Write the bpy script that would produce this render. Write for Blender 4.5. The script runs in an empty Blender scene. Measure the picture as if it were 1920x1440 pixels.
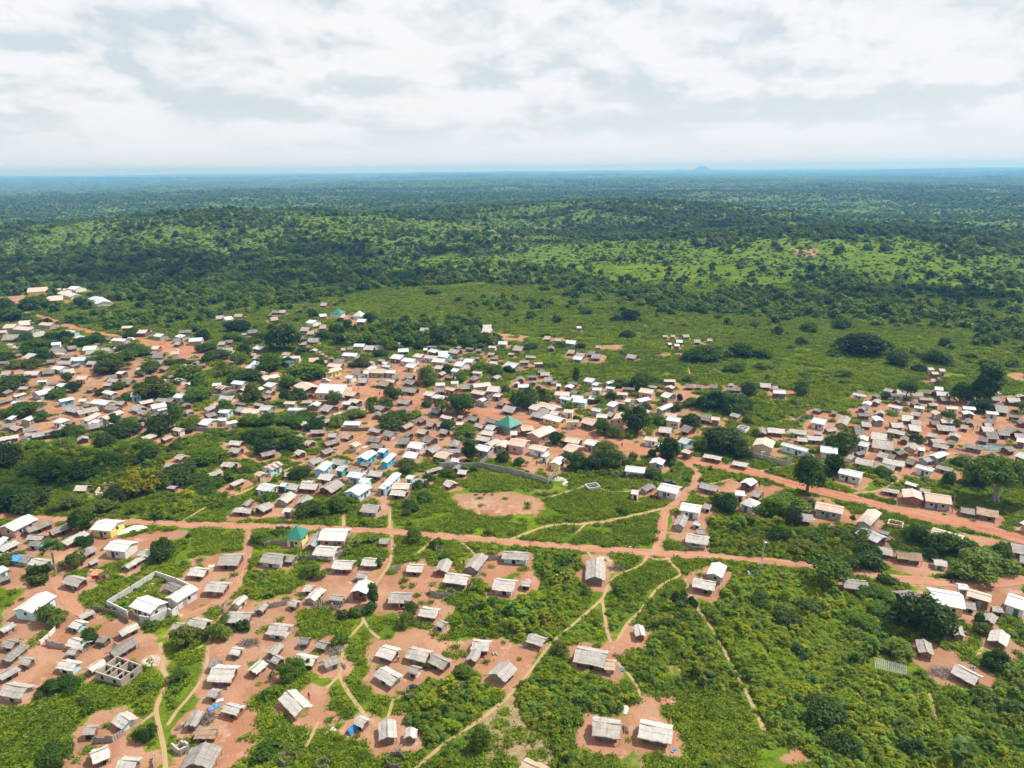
import bpy, bmesh, math, random
import numpy as np
from mathutils import Matrix, Vector, Euler

random.seed(7)
RNG = np.random.default_rng(7)
SC = bpy.context.scene
COL = SC.collection

# ------------------------------------------------------------------ camera
H = 100.0                     # drone height above the village
FPX, CX, CY = 1331.0, 960.0, 720.0   # focal length and centre in photo pixels
PITCH, ROLL = math.radians(16.81), math.radians(-0.50)
cam = bpy.data.cameras.new('camera')
cam.sensor_width = 36.0
cam.lens = 36.0 * FPX / 1920.0
cam.clip_start, cam.clip_end = 1.0, 120000.0
cam_o = bpy.data.objects.new('camera', cam)
COL.objects.link(cam_o)
CAMROT = Matrix.Rotation(math.pi / 2 - PITCH, 3, 'X') @ Matrix.Rotation(ROLL, 3, 'Z')
cam_o.matrix_world = Matrix.Translation((0, 0, H)) @ CAMROT.to_4x4()
SC.camera = cam_o
RM = np.array(CAMROT)

def ground_at(px, py, z=0.0):
    """Photo pixels -> world points on the level z (arrays allowed)."""
    px = np.asarray(px, float); py = np.asarray(py, float)
    d = np.stack([(px - CX) / FPX, -(py - CY) / FPX, -np.ones_like(px)], -1) @ RM.T
    t = (z - H) / np.minimum(d[..., 2], -1e-4)
    return d[..., :2] * t[..., None]

# ------------------------------------------------------------------ light, sky, exposure
SUN_EL, SUN_AZ = math.radians(56), math.radians(70)      # azimuth measured from +Y towards +X
sun_dir = Vector((math.sin(SUN_AZ) * math.cos(SUN_EL), math.cos(SUN_AZ) * math.cos(SUN_EL), math.sin(SUN_EL)))
sl = bpy.data.lights.new('sun', 'SUN')
sl.energy, sl.angle, sl.color = 4.8, math.radians(0.6), (1.0, 0.955, 0.88)
sun_o = bpy.data.objects.new('sun', sl)
sun_o.rotation_euler = (-sun_dir).to_track_quat('-Z', 'Y').to_euler()
sun_o.location = (0, 0, 400)
COL.objects.link(sun_o)
SC.view_settings.view_transform = 'Standard'
SC.view_settings.look = 'None'
SC.view_settings.exposure = 0.40
SC.view_settings.gamma = 1.0

class NT:
    """Small helper for building node trees."""
    def __init__(s, tree):
        s.t = tree; s.n = tree.nodes; s.l = tree.links
    def add(s, kind, **kw):
        nd = s.n.new(kind)
        for k, v in kw.items():
            if k == 'ins':
                for kk, vv in v.items():
                    sock = nd.inputs[kk]
                    if isinstance(vv, bpy.types.NodeSocket): s.l.new(vv, sock)
                    else: sock.default_value = vv
            else: setattr(nd, k, v)
        return nd
    def math(s, op, a, b=0.0, c=0.0, clamp=False):
        nd = s.add('ShaderNodeMath', operation=op, use_clamp=clamp)
        for i, v in enumerate((a, b, c)):
            if isinstance(v, bpy.types.NodeSocket): s.l.new(v, nd.inputs[i])
            else: nd.inputs[i].default_value = v
        return nd.outputs[0]
    def ramp(s, fac, stops, interp='LINEAR'):
        nd = s.add('ShaderNodeValToRGB'); cr = nd.color_ramp; cr.interpolation = interp
        while len(cr.elements) < len(stops): cr.elements.new(0.5)
        for e, (p, c) in zip(cr.elements, stops):
            e.position = p; e.color = (*c, 1) if len(c) == 3 else c
        s.l.new(fac, nd.inputs[0]); return nd.outputs[0]
    def noise(s, vec, scale, detail=4, rough=0.55, dist=0.0, lac=2.0):
        nd = s.add('ShaderNodeTexNoise', ins={'Scale': scale, 'Detail': detail, 'Roughness': rough, 'Distortion': dist, 'Lacunarity': lac})
        if vec is not None: s.l.new(vec, nd.inputs['Vector'])
        return nd.outputs[0]
    def noise2(s, vec, scale, detail, rough):
        return s.add('ShaderNodeTexNoise', noise_dimensions='2D', ins={'Vector': vec, 'Scale': scale, 'Detail': float(detail), 'Roughness': rough}).outputs[0]
    def mix(s, fac, a, b, mode='MIX'):
        nd = s.add('ShaderNodeMix', data_type='RGBA', blend_type=mode)
        for sock, v in ((nd.inputs[0], fac), (nd.inputs[6], a), (nd.inputs[7], b)):
            if isinstance(v, bpy.types.NodeSocket): s.l.new(v, sock)
            elif sock == nd.inputs[0]: sock.default_value = v
            else: sock.default_value = (*v, 1) if len(v) == 3 else v
        return nd.outputs[2]
    def smooth(s, v, lo, hi, to0=0.0, to1=1.0):
        nd = s.add('ShaderNodeMapRange', interpolation_type='SMOOTHSTEP')
        s.l.new(v, nd.inputs[0])
        for i, x in zip((1, 2, 3, 4), (lo, hi, to0, to1)): nd.inputs[i].default_value = x
        return nd.outputs[0]

def build_world():
    w = bpy.data.worlds.new('World'); SC.world = w; w.use_nodes = True
    w.cycles.sampling_method = 'MANUAL'; w.cycles.sample_map_resolution = 512
    T = NT(w.node_tree); T.n.clear()
    sky = T.add('ShaderNodeTexSky', sky_type='NISHITA', sun_disc=False)
    sky.sun_elevation, sky.sun_rotation = SUN_EL, SUN_AZ
    bg_sky = T.add('ShaderNodeBackground', ins={'Color': sky.outputs[0], 'Strength': 0.15})
    co = T.add('ShaderNodeTexCoord').outputs['Generated']
    sep = T.add('ShaderNodeSeparateXYZ', ins={0: co})
    x, y, z = sep.outputs
    zz = T.math('MAXIMUM', z, 0.0)
    # a broken cloud deck: directions carried on to a level sheet, so the clouds close up towards the horizon
    den = T.math('ADD', zz, 0.16)
    deck = T.add('ShaderNodeCombineXYZ', ins={0: T.math('DIVIDE', x, den), 1: T.math('DIVIDE', y, den), 2: 0.37}).outputs[0]
    # cumulus heads and their lit shoulders: the same heaps read a little higher and nearer the sun
    az = T.math('ARCTAN2', x, y)
    def heap(off):
        hgt = T.math('LOGARITHM', T.math('ADD', zz, 0.10 + off), math.e)
        v = T.add('ShaderNodeCombineXYZ', ins={0: T.math('MULTIPLY', T.math('ADD', az, off * 0.5), 3.3), 1: T.math('MULTIPLY', hgt, 1.75), 2: 0.0}).outputs[0]
        wob = T.add('ShaderNodeTexNoise', noise_dimensions='2D', ins={'Vector': v, 'Scale': 2.6, 'Detail': 5.0, 'Roughness': 0.58}).outputs['Color']
        vv = T.add('ShaderNodeVectorMath', operation='ADD', ins={0: v, 1: T.add('ShaderNodeVectorMath', operation='SCALE', ins={0: wob, 'Scale': 0.75}).outputs[0]}).outputs[0]
        wv = T.add('ShaderNodeTexVoronoi', feature='SMOOTH_F1', voronoi_dimensions='2D', ins={'Vector': vv, 'Scale': 2.1, 'Smoothness': 0.5, 'Detail': 1.0, 'Roughness': 0.45}).outputs['Distance']
        return T.math('SUBTRACT', T.math('MULTIPLY', T.noise2(v, 1.1, 7, 0.55), 1.3), T.math('MULTIPLY', wv, 0.62))
    h0, h1 = heap(0.0), heap(0.022)
    lit = T.smooth(T.math('SUBTRACT', h0, h1), -0.32, 0.26)
    broad = T.smooth(T.noise2(deck, 0.9, 5, 0.55), 0.28, 0.70)
    body = T.smooth(h0, -0.05, 0.62)
    v = T.math('ADD', T.math('MULTIPLY', lit, 0.62), T.math('ADD', T.math('MULTIPLY', broad, 0.15), T.math('MULTIPLY', body, 0.23)))
    fine = T.noise2(T.add('ShaderNodeCombineXYZ', ins={0: T.math('MULTIPLY', az, 3.3), 1: T.math('MULTIPLY', T.math('LOGARITHM', T.math('ADD', zz, 0.10), math.e), 1.75), 2: 0.0}).outputs[0], 5.5, 6, 0.62)
    v = T.math('ADD', v, T.math('MULTIPLY', T.math('SUBTRACT', fine, 0.5), 0.34))
    tone = T.ramp(v, [(0.14, (0.67, 0.73, 0.755)), (0.34, (0.785, 0.83, 0.85)), (0.47, (0.845, 0.88, 0.90)), (0.58, (0.875, 0.905, 0.935)), (0.76, (0.945, 0.96, 0.985))])
    low = T.smooth(zz, 0.0, 0.10)
    tone = T.mix(T.math('ADD', T.math('MULTIPLY', low, 0.60), 0.40), (0.88, 0.915, 0.95), tone)
    tone = T.mix(T.smooth(zz, 0.0, 0.06, 0.9, 0.0), tone, (0.93, 0.96, 1.0))
    bg_cl = T.add('ShaderNodeBackground', ins={'Color': tone, 'Strength': 0.765})
    cover = T.math('ADD', T.math('MULTIPLY', T.smooth(v, 0.16, 0.36), 0.12), 0.88)        # thin places let the blue through
    mx = T.add('ShaderNodeMixShader', ins={0: cover, 1: bg_sky.outputs[0], 2: bg_cl.outputs[0]})
    T.add('ShaderNodeOutputWorld', ins={'Surface': mx.outputs[0]})
build_world()

SC.render.engine = 'CYCLES'
SC.cycles.max_bounces = 4
SC.cycles.diffuse_bounces = 2
SC.cycles.glossy_bounces = 2
SC.cycles.transmission_bounces = 2
SC.cycles.volume_bounces = 0
SC.cycles.transparent_max_bounces = 4
SC.cycles.use_adaptive_sampling = True
SC.cycles.adaptive_threshold = 0.02
SC.cycles.use_denoising = True
SC.cycles.caustics_reflective = False
SC.cycles.caustics_refractive = False

# ------------------------------------------------------------------ helpers
def mat(name):
    m = bpy.data.materials.new(name); m.use_nodes = True
    T = NT(m.node_tree); T.n.clear()
    return m, T

def out(T, shader, disp=None):
    T.add('ShaderNodeOutputMaterial', ins={'Surface': shader})

def mesh_of(name, verts, faces, mats=None, fmat=None, uv=None, smooth=False):
    me = bpy.data.meshes.new(name)
    me.from_pydata([tuple(v) for v in verts], [], faces)
    if mats is not None:
        for m in (mats if isinstance(mats, (list, tuple)) else [mats]): me.materials.append(m)
    if fmat is not None: me.polygons.foreach_set('material_index', np.asarray(fmat, np.int32))
    if uv is not None:
        l = me.uv_layers.new(name='UVMap'); l.data.foreach_set('uv', np.asarray(uv, np.float32).ravel())
    if smooth: me.polygons.foreach_set('use_smooth', np.ones(len(me.polygons), bool))
    return me

def quads_mesh(name, V, material):
    """V: (n,4,3) array of loose quads."""
    n = len(V)
    me = bpy.data.meshes.new(name)
    me.vertices.add(n * 4); me.vertices.foreach_set('co', V.astype(np.float32).ravel())
    me.loops.add(n * 4); me.loops.foreach_set('vertex_index', np.arange(n * 4, dtype=np.int32))
    me.polygons.add(n); me.polygons.foreach_set('loop_start', np.arange(n, dtype=np.int32) * 4)
    try: me.polygons.foreach_set('loop_total', np.full(n, 4, np.int32))
    except Exception: pass
    me.update(calc_edges=True); me.materials.append(material)
    return me

def link(name, data, parent=None, loc=None, rotz=None):
    o = bpy.data.objects.new(name, data); COL.objects.link(o)
    if parent is not None: o.parent = parent
    if loc is not None: o.location = loc
    if rotz is not None: o.rotation_euler = (0, 0, rotz)
    return o

def thing(name, cat, loc, rotz=0.0, label=None, group=None):
    o = link(name, None, None, loc, rotz)
    o['category'] = cat; o['kind'] = 'thing'
    if label: o['label'] = label
    if group: o['group'] = group
    return o

def structure(name, me, label):
    o = link(name, me); o['kind'] = 'structure'; o['label'] = label; return o

class MB:
    """Collects boxes, bars and tubes into one mesh."""
    def __init__(s): s.v = []; s.f = []
    def box(s, c, size, rz=0.0):
        cx, cy, cz = c; a, b, h = size[0] / 2, size[1] / 2, size[2] / 2
        co, si = math.cos(rz), math.sin(rz); i = len(s.v)
        for dz in (-h, h):
            for dx, dy in ((-a, -b), (a, -b), (a, b), (-a, b)):
                s.v.append((cx + dx * co - dy * si, cy + dx * si + dy * co, cz + dz))
        s.f += [(i, i + 3, i + 2, i + 1), (i + 4, i + 5, i + 6, i + 7)] + [(i + k, i + (k + 1) % 4, i + 4 + (k + 1) % 4, i + 4 + k) for k in range(4)]
    def tube(s, pts, radii, n=6, cap=True):
        pts = [Vector(p) for p in pts]; base = len(s.v)
        for k, p in enumerate(pts):
            d = (pts[min(k + 1, len(pts) - 1)] - pts[max(k - 1, 0)]).normalized()
            a = d.cross(Vector((0.13, 0.97, 0.21))).normalized(); b = d.cross(a)
            for j in range(n):
                t = 2 * math.pi * j / n
                s.v.append(tuple(p + (a * math.cos(t) + b * math.sin(t)) * radii[k]))
        for k in range(len(pts) - 1):
            for j in range(n):
                s.f.append((base + k * n + j, base + k * n + (j + 1) % n, base + (k + 1) * n + (j + 1) % n, base + (k + 1) * n + j))
        if cap:
            s.f.append(tuple(base + j for j in reversed(range(n))))
            s.f.append(tuple(base + (len(pts) - 1) * n + j for j in range(n)))
    def lathe(s, prof, n=10, c=(0, 0, 0)):
        base = len(s.v)
        for r, z in prof:
            for j in range(n):
                t = 2 * math.pi * j / n
                s.v.append((c[0] + r * math.cos(t), c[1] + r * math.sin(t), c[2] + z))
        for k in range(len(prof) - 1):
            for j in range(n):
                s.f.append((base + k * n + j, base + k * n + (j + 1) % n, base + (k + 1) * n + (j + 1) % n, base + (k + 1) * n + j))
        s.f.append(tuple(base + j for j in reversed(range(n))))
        s.f.append(tuple(base + (len(prof) - 1) * n + j for j in range(n)))
    def mesh(s, name, m, smooth=False): return mesh_of(name, s.v, s.f, m, smooth=smooth)

def hash2(ix, iy, seed):
    h = (ix.astype(np.int64) * 374761393 + iy.astype(np.int64) * 668265263 + seed * 974634543) & 0x7fffffff
    h = ((h ^ (h >> 13)) * 1274126177) & 0x7fffffff
    return ((h ^ (h >> 16)) & 0xffff) / 65535.0

def vnoise(x, y, seed=0):
    ix, iy = np.floor(x), np.floor(y); fx, fy = x - ix, y - iy
    fx = fx * fx * (3 - 2 * fx); fy = fy * fy * (3 - 2 * fy)
    a, b = hash2(ix, iy, seed), hash2(ix + 1, iy, seed); c, d = hash2(ix, iy + 1, seed), hash2(ix + 1, iy + 1, seed)
    return (a * (1 - fx) + b * fx) * (1 - fy) + (c * (1 - fx) + d * fx) * fy

def fbm(x, y, scale, octaves=4, seed=0):
    s = 0.0; a = 0.5; t = 0.0; f = 1.0 / scale
    for k in range(octaves):
        s = s + a * vnoise(x * f, y * f, seed + k * 17); t += a; a *= 0.5; f *= 2.0
    return s / t

def sstep(v, lo, hi):
    t = np.clip((v - lo) / (hi - lo), 0, 1); return t * t * (3 - 2 * t)

def terrain(x, y):
    """Height of the land: the village lies level, the bush beyond rolls."""
    x = np.asarray(x, float); y = np.asarray(y, float); r = np.hypot(x, y)
    k = sstep(r, 620, 1300)
    z = (fbm(x, y, 900, 3, 5) - 0.5) * 46 * k
    z = z + (fbm(x, y, 4200, 2, 9) - 0.5) * 90 * sstep(r, 2200, 6500)
    for bx, by, sx, sy, h in HILLS:
        z = z + h * np.exp(-((x - bx) / sx) ** 2 - ((y - by) / sy) ** 2)
    return np.maximum(z, -22.0)
HILLS = []
def _hill(px, py, sx, sy, h):
    g = ground_at(px, py); HILLS.append((g[0], g[1], sx, sy, h))
_hill(400, 440, 420, 260, 40)
_hill(1180, 410, 330, 240, 36)
_hill(1500, 470, 300, 180, 22)

def poly_mask(x, y, poly):
    inside = np.zeros(x.shape, bool); n = len(poly); j = n - 1
    for i in range(n):
        xi, yi = poly[i]; xj, yj = poly[j]
        if yi != yj:
            c = ((yi > y) != (yj > y)) & (x < (xj - xi) * (y - yi) / (yj - yi) + xi)
            inside ^= c
        j = i
    return inside
# ------------------------------------------------------------------ survey of the photograph
# Each block: a crop of the photograph (origin, scale); each line the roof's near-left, near-right and far-right
# eave corners, then roof and wall codes, then flags. x: the ridge runs away from the viewer; p: pyramid roof.
BLOCKS = {'A': (0, 900, 4), 'B': (480, 900, 4), 'C': (960, 900, 4), 'D': (1440, 900, 4),
          'E': (0, 1080, 4), 'F': (480, 1080, 4), 'G': (960, 1080, 4), 'HH': (1440, 1080, 4),
          'I': (0, 720, 6), 'J': (320, 720, 6), 'K': (640, 720, 6), 'L': (960, 720, 6), 'M': (1280, 720, 6), 'N': (1600, 720, 6),
          'O': (0, 540, 6), 'P': (320, 540, 6), 'Q': (640, 540, 6), 'R': (960, 540, 6), 'S': (1280, 540, 6), 'T': (1600, 540, 6)}
HOUSES = {
'A': """105 385 288 292 175 265 Wk *big white roofed house with pink walls at the road bend
215 395 405 325 370 300 Dr
395 412 555 345 510 320 Dr
190 440 310 445 300 405 Dm
200 488 285 492 275 452 Db *tiny grey thatched hut with bright blue walls
500 490 672 405 640 370 Tr
668 372 828 385 915 302 Wy *white roofed cream house standing beside the second road
772 522 935 540 1040 462 Ww *large white roofed house with a plain white gable wall
1025 558 1110 575 1152 522 Tc
958 658 1088 583 1055 563 Tm
680 632 745 600 715 588 Tm
620 575 735 515 700 475 Dm
455 772 578 800 660 738 Tr
0 495 65 430 20 415 Wb
15 535 150 465 105 437 Tm
0 575 65 555 40 538 Tm
65 600 195 615 275 565 Db t *weathered hut half covered by a blue tarpaulin
200 625 320 645 355 590 Tb
0 702 68 665 20 630 Wa
0 760 88 730 50 712 Dm
240 1000 428 868 303 834 Wa v *long pale blue house with a porch and white roof
20 1140 120 1085 75 1062 Tm
600 1040 712 992 685 968 Dm
510 1092 578 1112 632 1048 Ta
915 1165 1048 1095 1010 1060 Tm
485 1232 605 1265 668 1195 Tc
712 1205 780 1218 825 1172 Dm
860 1325 1040 1215 975 1180 Dr v *long grey roofed row with an open porch beside the roofless block house
1622 640 1785 640 1832 552 Tr
1398 708 1522 718 1575 655 Tr
1522 832 1678 842 1735 768 Tr
962 948 1125 1005 1252 912 Ww *broad white house at the corner of the walled courtyard
1327 920 1492 818 1412 778 Ww *long white roofed wing of the walled courtyard
1212 800 1310 840 1385 795 Dc *grey thatched hut inside the walled courtyard
1392 1085 1525 1112 1585 1045 Tr
1280 1105 1340 1115 1372 1075 Tr
1735 925 1785 935 1825 868 Tw x
1677 1070 1862 1072 1885 990 Tr
1712 1298 1790 1305 1815 1250 Tm
1562 1400 1635 1400 1650 1335 Dm""",
'E': """70 640 220 515 165 485 Dm
0 520 80 535 135 470 Dm
132 650 205 662 257 605 Tm
412 680 540 705 628 640 Ta *big pale thatched house with aqua tinted walls below the roofless block house
690 710 798 640 755 615 Tm
485 580 560 585 580 555 Dm
-20 890 155 920 275 820 To *biggest grey thatched house above the lower field
10 770 150 695 110 660 Dm
830 1085 912 1138 1032 1055 Ta
622 1185 690 1180 705 1128 Tr
690 1405 828 1348 785 1262 Tm
860 1435 1000 1445 1078 1355 Tm
1552 790 1735 795 1782 670 Tr *bright thatched house beside the clipped green lawn
1542 895 1620 905 1655 850 Tm
1655 1005 1775 1040 1862 978 Tr *shaggy round shouldered thatched hut by the blue tarp heap
1388 1120 1455 1120 1490 1010 Dm x
1450 1215 1612 1205 1640 1118 Br *tan thatched hut with dark walls above the big ridged roof
1345 1450 1580 1450 1635 1288 Dm x *big grey ridged thatch roof cut by the picture's lower edge""",
'F': """-70 700 0 725 60 640 Tm x
70 575 140 590 160 500 Dm x
105 625 155 655 205 612 Tr
262 640 420 668 488 598 Tr
520 680 632 640 615 582 Dc
440 520 515 540 540 488 Dm
892 588 1018 625 1088 540 Tr
1112 602 1268 642 1335 558 Tr
1288 638 1405 695 1495 640 Tr
880 740 1015 815 1105 740 Tc
1140 712 1200 730 1228 672 Tw
1608 545 1745 560 1765 478 Tr
1575 620 1650 635 1668 555 Dr x
1740 730 1868 788 1965 690 Dc x *large grey ridged house on the sandy yard
290 1055 425 978 305 845 Ty x *thatched house with a yellow gable and bare pole eaves
728 1098 800 1130 848 1060 Tr
922 1225 1055 1205 1045 1075 Tm x
1118 1210 1188 1210 1185 1145 Tm x
315 500 380 505 380 470 Dm""",
'B': """775 235 905 250 938 190 Tc
198 235 255 242 265 215 Wr
212 443 342 451 408 378 Gy p 3.0 *yellow house under a steep green pyramid roof
370 495 440 500 480 375 Dm x
460 452 665 458 722 365 Wk v *white roofed pink house with a blue veranda beside the yellow pyramid house
422 562 585 575 625 500 Tw
22 615 180 635 208 558 Tw
215 605 268 610 302 562 Dm
565 665 718 672 748 605 Tr
782 632 900 640 922 580 Tr
918 468 990 472 1000 430 Tr
1122 678 1245 685 1262 625 Tr
1335 680 1430 690 1458 605 Dr x
1560 660 1660 680 1722 570 Tc x
1398 765 1575 790 1612 715 Tr
750 725 818 730 828 685 Tw
705 840 828 855 882 768 Wr x *white metal gable roof on a bare mud house by the papaya tree
350 828 412 830 425 782 Tr
365 885 440 900 538 820 Tc x
548 890 650 900 668 862 Tm
988 922 1160 925 1187 843 Tr
235 930 292 945 325 905 Tr
-5 975 40 980 65 922 Dr x
1215 1010 1350 1030 1388 958 Tr
1345 1080 1390 1100 1438 1062 Tc
68 1145 215 1165 282 1080 Tw
1768 820 1930 840 1965 755 Tw""",
'C': """-80 590 120 605 135 545 Ta
550 745 698 755 705 612 Tc x k *thatched barn with a grey plank gable beside a white sand patch
1455 705 1575 735 1588 640 Wc x *lone white metal house with a grey gable past the fork
1352 800 1520 830 1525 762 Tr
930 1165 1003 1165 1000 1088 Tr x
102 1205 230 1240 262 1175 Tn
68 785 130 795 145 745 Tr
1255 225 1410 250 1432 190 Ww
1435 205 1480 215 1508 180 Dc
1210 340 1290 355 1348 285 Dc x
1355 325 1410 340 1445 320 Tw
1388 395 1445 400 1465 365 Dm
1295 460 1470 490 1478 425 Tw""",
'D': """348 215 560 258 592 205 Pc *cream walled tin house across the road from the big shade tree
180 295 335 320 342 262 Tr
660 312 770 345 808 235 Pc x
650 398 818 472 908 432 Wr *bright white roofed house half sunk in bushes
820 380 900 408 908 385 Tr
1215 398 1455 465 1482 420 Pc
828 545 938 565 948 512 Tr
968 585 1160 610 1158 555 Br *ragged brown thatched house
1250 630 1350 645 1362 603 Ta
570 810 765 830 765 758 Tr
1030 928 1160 915 1085 820 Dm
1225 925 1485 970 1437 842 Wy *long yellow walled house with a two part white roof
1440 818 1505 825 1505 782 Ww
1490 868 1672 920 1690 865 Pr
1478 950 1560 968 1535 905 Dm
1772 930 1935 985 1935 885 Ww
1688 980 1775 988 1765 955 Dm
1600 1040 1695 1075 1690 1010 Tr x
1392 1155 1485 1172 1485 1095 Tm x
1648 1195 1790 1245 1842 1170 Tr x
1135 1290 1250 1312 1262 1222 Tr x
1445 235 1555 255 1548 215 Dm
1565 255 1732 285 1735 232 Br
1885 320 1990 370 2000 290 Wk
1755 500 1845 520 1835 460 Br
1838 545 1960 560 1950 475 Dm
1885 610 1960 630 1950 560 Dm""",
'G': """458 640 692 688 712 562 Tr *wide ragged thatched house with a leaning side shed
698 690 765 700 772 622 Br *little tan side shed against the wide ragged thatched house
595 1195 815 1222 832 1080 Tr k *thatched house with bare eave poles above the lower edge
942 1205 1192 1262 1218 1122 Tr *wide white thatched house on the nearest clearing
50 1440 230 1520 310 1440 By""",
'HH': """1368 715 1552 812 1607 742 Tr *long thatched house beside the brushwood pile""",
'I': """475 60 600 55 560 30 Tm
445 130 610 85 540 55 Wc
678 205 840 170 790 150 Wb
1140 95 1250 125 1312 95 Wc
1465 145 1590 135 1585 95 Wb
1000 215 1185 238 1240 188 Wo
915 245 1005 250 1000 215 Dc
700 290 850 325 905 265 Dm
880 345 1115 300 1050 268 Do
1170 280 1295 300 1350 255 Dc
1245 225 1375 235 1365 195 Dm
1455 275 1540 310 1645 262 Dr
1535 322 1620 348 1675 310 Dc
1522 395 1640 395 1685 360 Dr
1370 385 1445 390 1440 355 Dw x
1715 282 1882 250 1865 205 Wb
1780 305 1885 280 1875 262 Sc
1740 195 1925 205 1920 165 Dm
1585 230 1735 200 1720 170 Pm
882 418 990 420 1042 338 Pw x
1088 388 1205 400 1232 302 Pc x
1005 435 1100 440 1098 402 Wb
580 430 680 440 670 388 Ww p
725 440 795 448 795 415 Dm
630 520 785 535 780 480 Tc
1000 510 1168 480 1100 450 Dm
5 490 155 485 145 445 Dc
95 500 175 528 265 490 Tr
265 550 432 520 385 490 Dr
260 585 385 575 345 545 Tr
360 605 605 565 585 528 Dr
0 640 212 600 200 570 Tr
215 605 295 612 285 575 Dw
45 695 150 665 130 635 Tr
825 1195 960 1190 1060 1130 Tr
1840 925 1930 925 1920 885 Tr""",
'J': """-55 1165 40 1175 72 1140 Tr
35 825 115 845 192 800 Tr
20 150 235 165 272 118 Ww
490 40 575 65 640 25 Rc *red rusted roof on a grey walled house
530 180 690 185 620 140 To
420 305 572 240 520 215 Do
128 315 178 335 238 295 Tc
430 380 530 345 490 312 Dm
525 320 640 330 650 285 Wa
300 450 410 468 520 398 Wo *white roofed house inside the low grey fence
515 415 620 412 615 378 Wo
640 455 755 430 745 400 Ww
715 300 800 320 830 262 Dc
785 320 960 345 1005 288 Po
980 285 1100 300 1095 240 Sc
1310 295 1510 300 1500 270 Ww
1668 290 1770 315 1855 250 Dm
1625 365 1665 382 1718 345 Dr
642 675 775 682 795 635 Tr
640 765 750 782 830 728 Tr
555 922 690 942 772 892 Tr
400 1062 592 990 530 965 Dm
705 1145 838 1078 795 1050 Tr
1120 975 1268 905 1195 860 Ra *aqua house under a red and white striped tin roof
935 1015 1000 1040 1068 1000 Po
1030 820 1195 780 1165 742 Dm
1480 665 1540 690 1622 640 Tr
1765 590 1860 590 1850 545 Dm
1755 695 1918 645 1885 612 Dr
1600 900 1718 848 1660 812 Dw
1600 970 1730 980 1790 885 Wb x
1785 890 1930 920 1930 850 Ta
1845 970 1930 985 1925 920 Sg
1270 1035 1370 1035 1360 988 Tm
952 1185 1115 1215 1200 1135 Sw
1282 1165 1405 1188 1430 1120 Tw
1445 1175 1630 1190 1685 1125 Tr
1465 1110 1595 1115 1605 1078 Tr
1645 1065 1790 1090 1820 1020 Tc
1810 1225 1960 1130 1870 1050 Dr *long dark grey thatched hall behind the aqua houses
1165 1320 1305 1340 1332 1240 Tc x
1040 1440 1172 1370 1100 1310 Dm
1398 1345 1525 1350 1572 1262 Dr x
690 1430 890 1445 905 1390 Tr
785 1365 850 1370 905 1300 Dm x
1225 1150 1280 1155 1285 1110 Wg""",
'K': """288 855 412 770 355 703 WB *longer bright blue house with a white roof
400 760 480 775 528 732 WB *short blue wing joined to the longer bright blue house
520 890 625 790 560 765 WB *smaller bright blue house facing a red yard
205 905 295 920 330 880 Dr
285 960 350 970 392 932 Dr
55 975 205 990 215 940 Dc
290 1030 445 1045 482 985 Tm
52 1040 215 1065 292 1010 Wa
190 1105 300 1115 382 1065 Wa
25 1220 195 1258 348 1160 Wa x *largest aqua house with a wide white gable roof
535 1155 678 1010 605 978 Wa *long aqua house running away from the sandy yard
412 1170 490 1185 502 1140 Wa
718 1062 798 1075 812 1030 Wa
808 1100 910 1118 955 1068 Tm
560 1180 755 1185 778 1115 Pr
538 1245 710 1265 742 1200 Tm
965 995 1142 945 1130 915 Tm
1300 1000 1400 1010 1405 958 Tm
1255 950 1308 955 1305 905 Dm x
1135 1120 1215 1155 1318 1110 Tr
682 820 830 842 918 780 Wo
732 710 885 735 912 662 Ww
625 670 740 680 820 610 Dm
445 575 560 600 658 552 Dw
280 630 415 650 468 612 Dr
5 600 75 612 165 570 Dr
690 570 745 588 795 548 Dr
830 538 935 560 978 515 Tr
905 635 985 665 1062 602 Dm
920 755 1030 780 1090 715 Dm x
1030 815 1175 845 1228 775 Pc
945 455 1010 475 1062 435 Dr
1108 365 1225 398 1268 370 Tr
1072 470 1150 478 1168 435 Tm
1310 375 1350 380 1385 355 Tr
1400 395 1505 420 1565 385 Dr
1480 465 1575 492 1625 462 Tr
1605 505 1700 525 1780 478 Sm
1720 445 1895 498 2018 430 Gc p 3.4 *broad green pyramid roof by the main road
1562 562 1695 582 1722 535 Pc
1502 625 1655 650 1702 605 Tr
1472 728 1645 765 1692 705 Wc
1690 700 1800 640 1740 605 Pc
1725 700 1845 715 1855 645 Pc x
1200 700 1305 705 1300 640 Dm p
1130 770 1375 770 1360 730 Dc
1225 868 1310 880 1310 840 Ww
18 125 135 140 208 95 Pm
65 195 170 218 232 185 Pm
0 225 90 235 85 195 Wm
610 210 745 230 795 185 Dm
655 285 735 280 720 245 Dm
662 78 820 100 860 55 Dr
915 120 1015 140 1058 95 Pr
1012 150 1135 180 1140 130 Wr
1045 95 1180 85 1160 50 Dm
1165 60 1260 80 1330 55 Pr
1350 60 1480 50 1450 5 Dm
1495 40 1690 20 1650 -20 Po
1450 100 1595 125 1605 80 Pm
1625 80 1760 90 1800 30 Pc
980 310 1085 332 1145 290 Dm
1795 300 1925 325 1925 255 Dm
18 460 205 465 198 420 Wc
65 285 160 300 175 255 Tm
365 275 445 300 450 240 Dm""",
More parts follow.
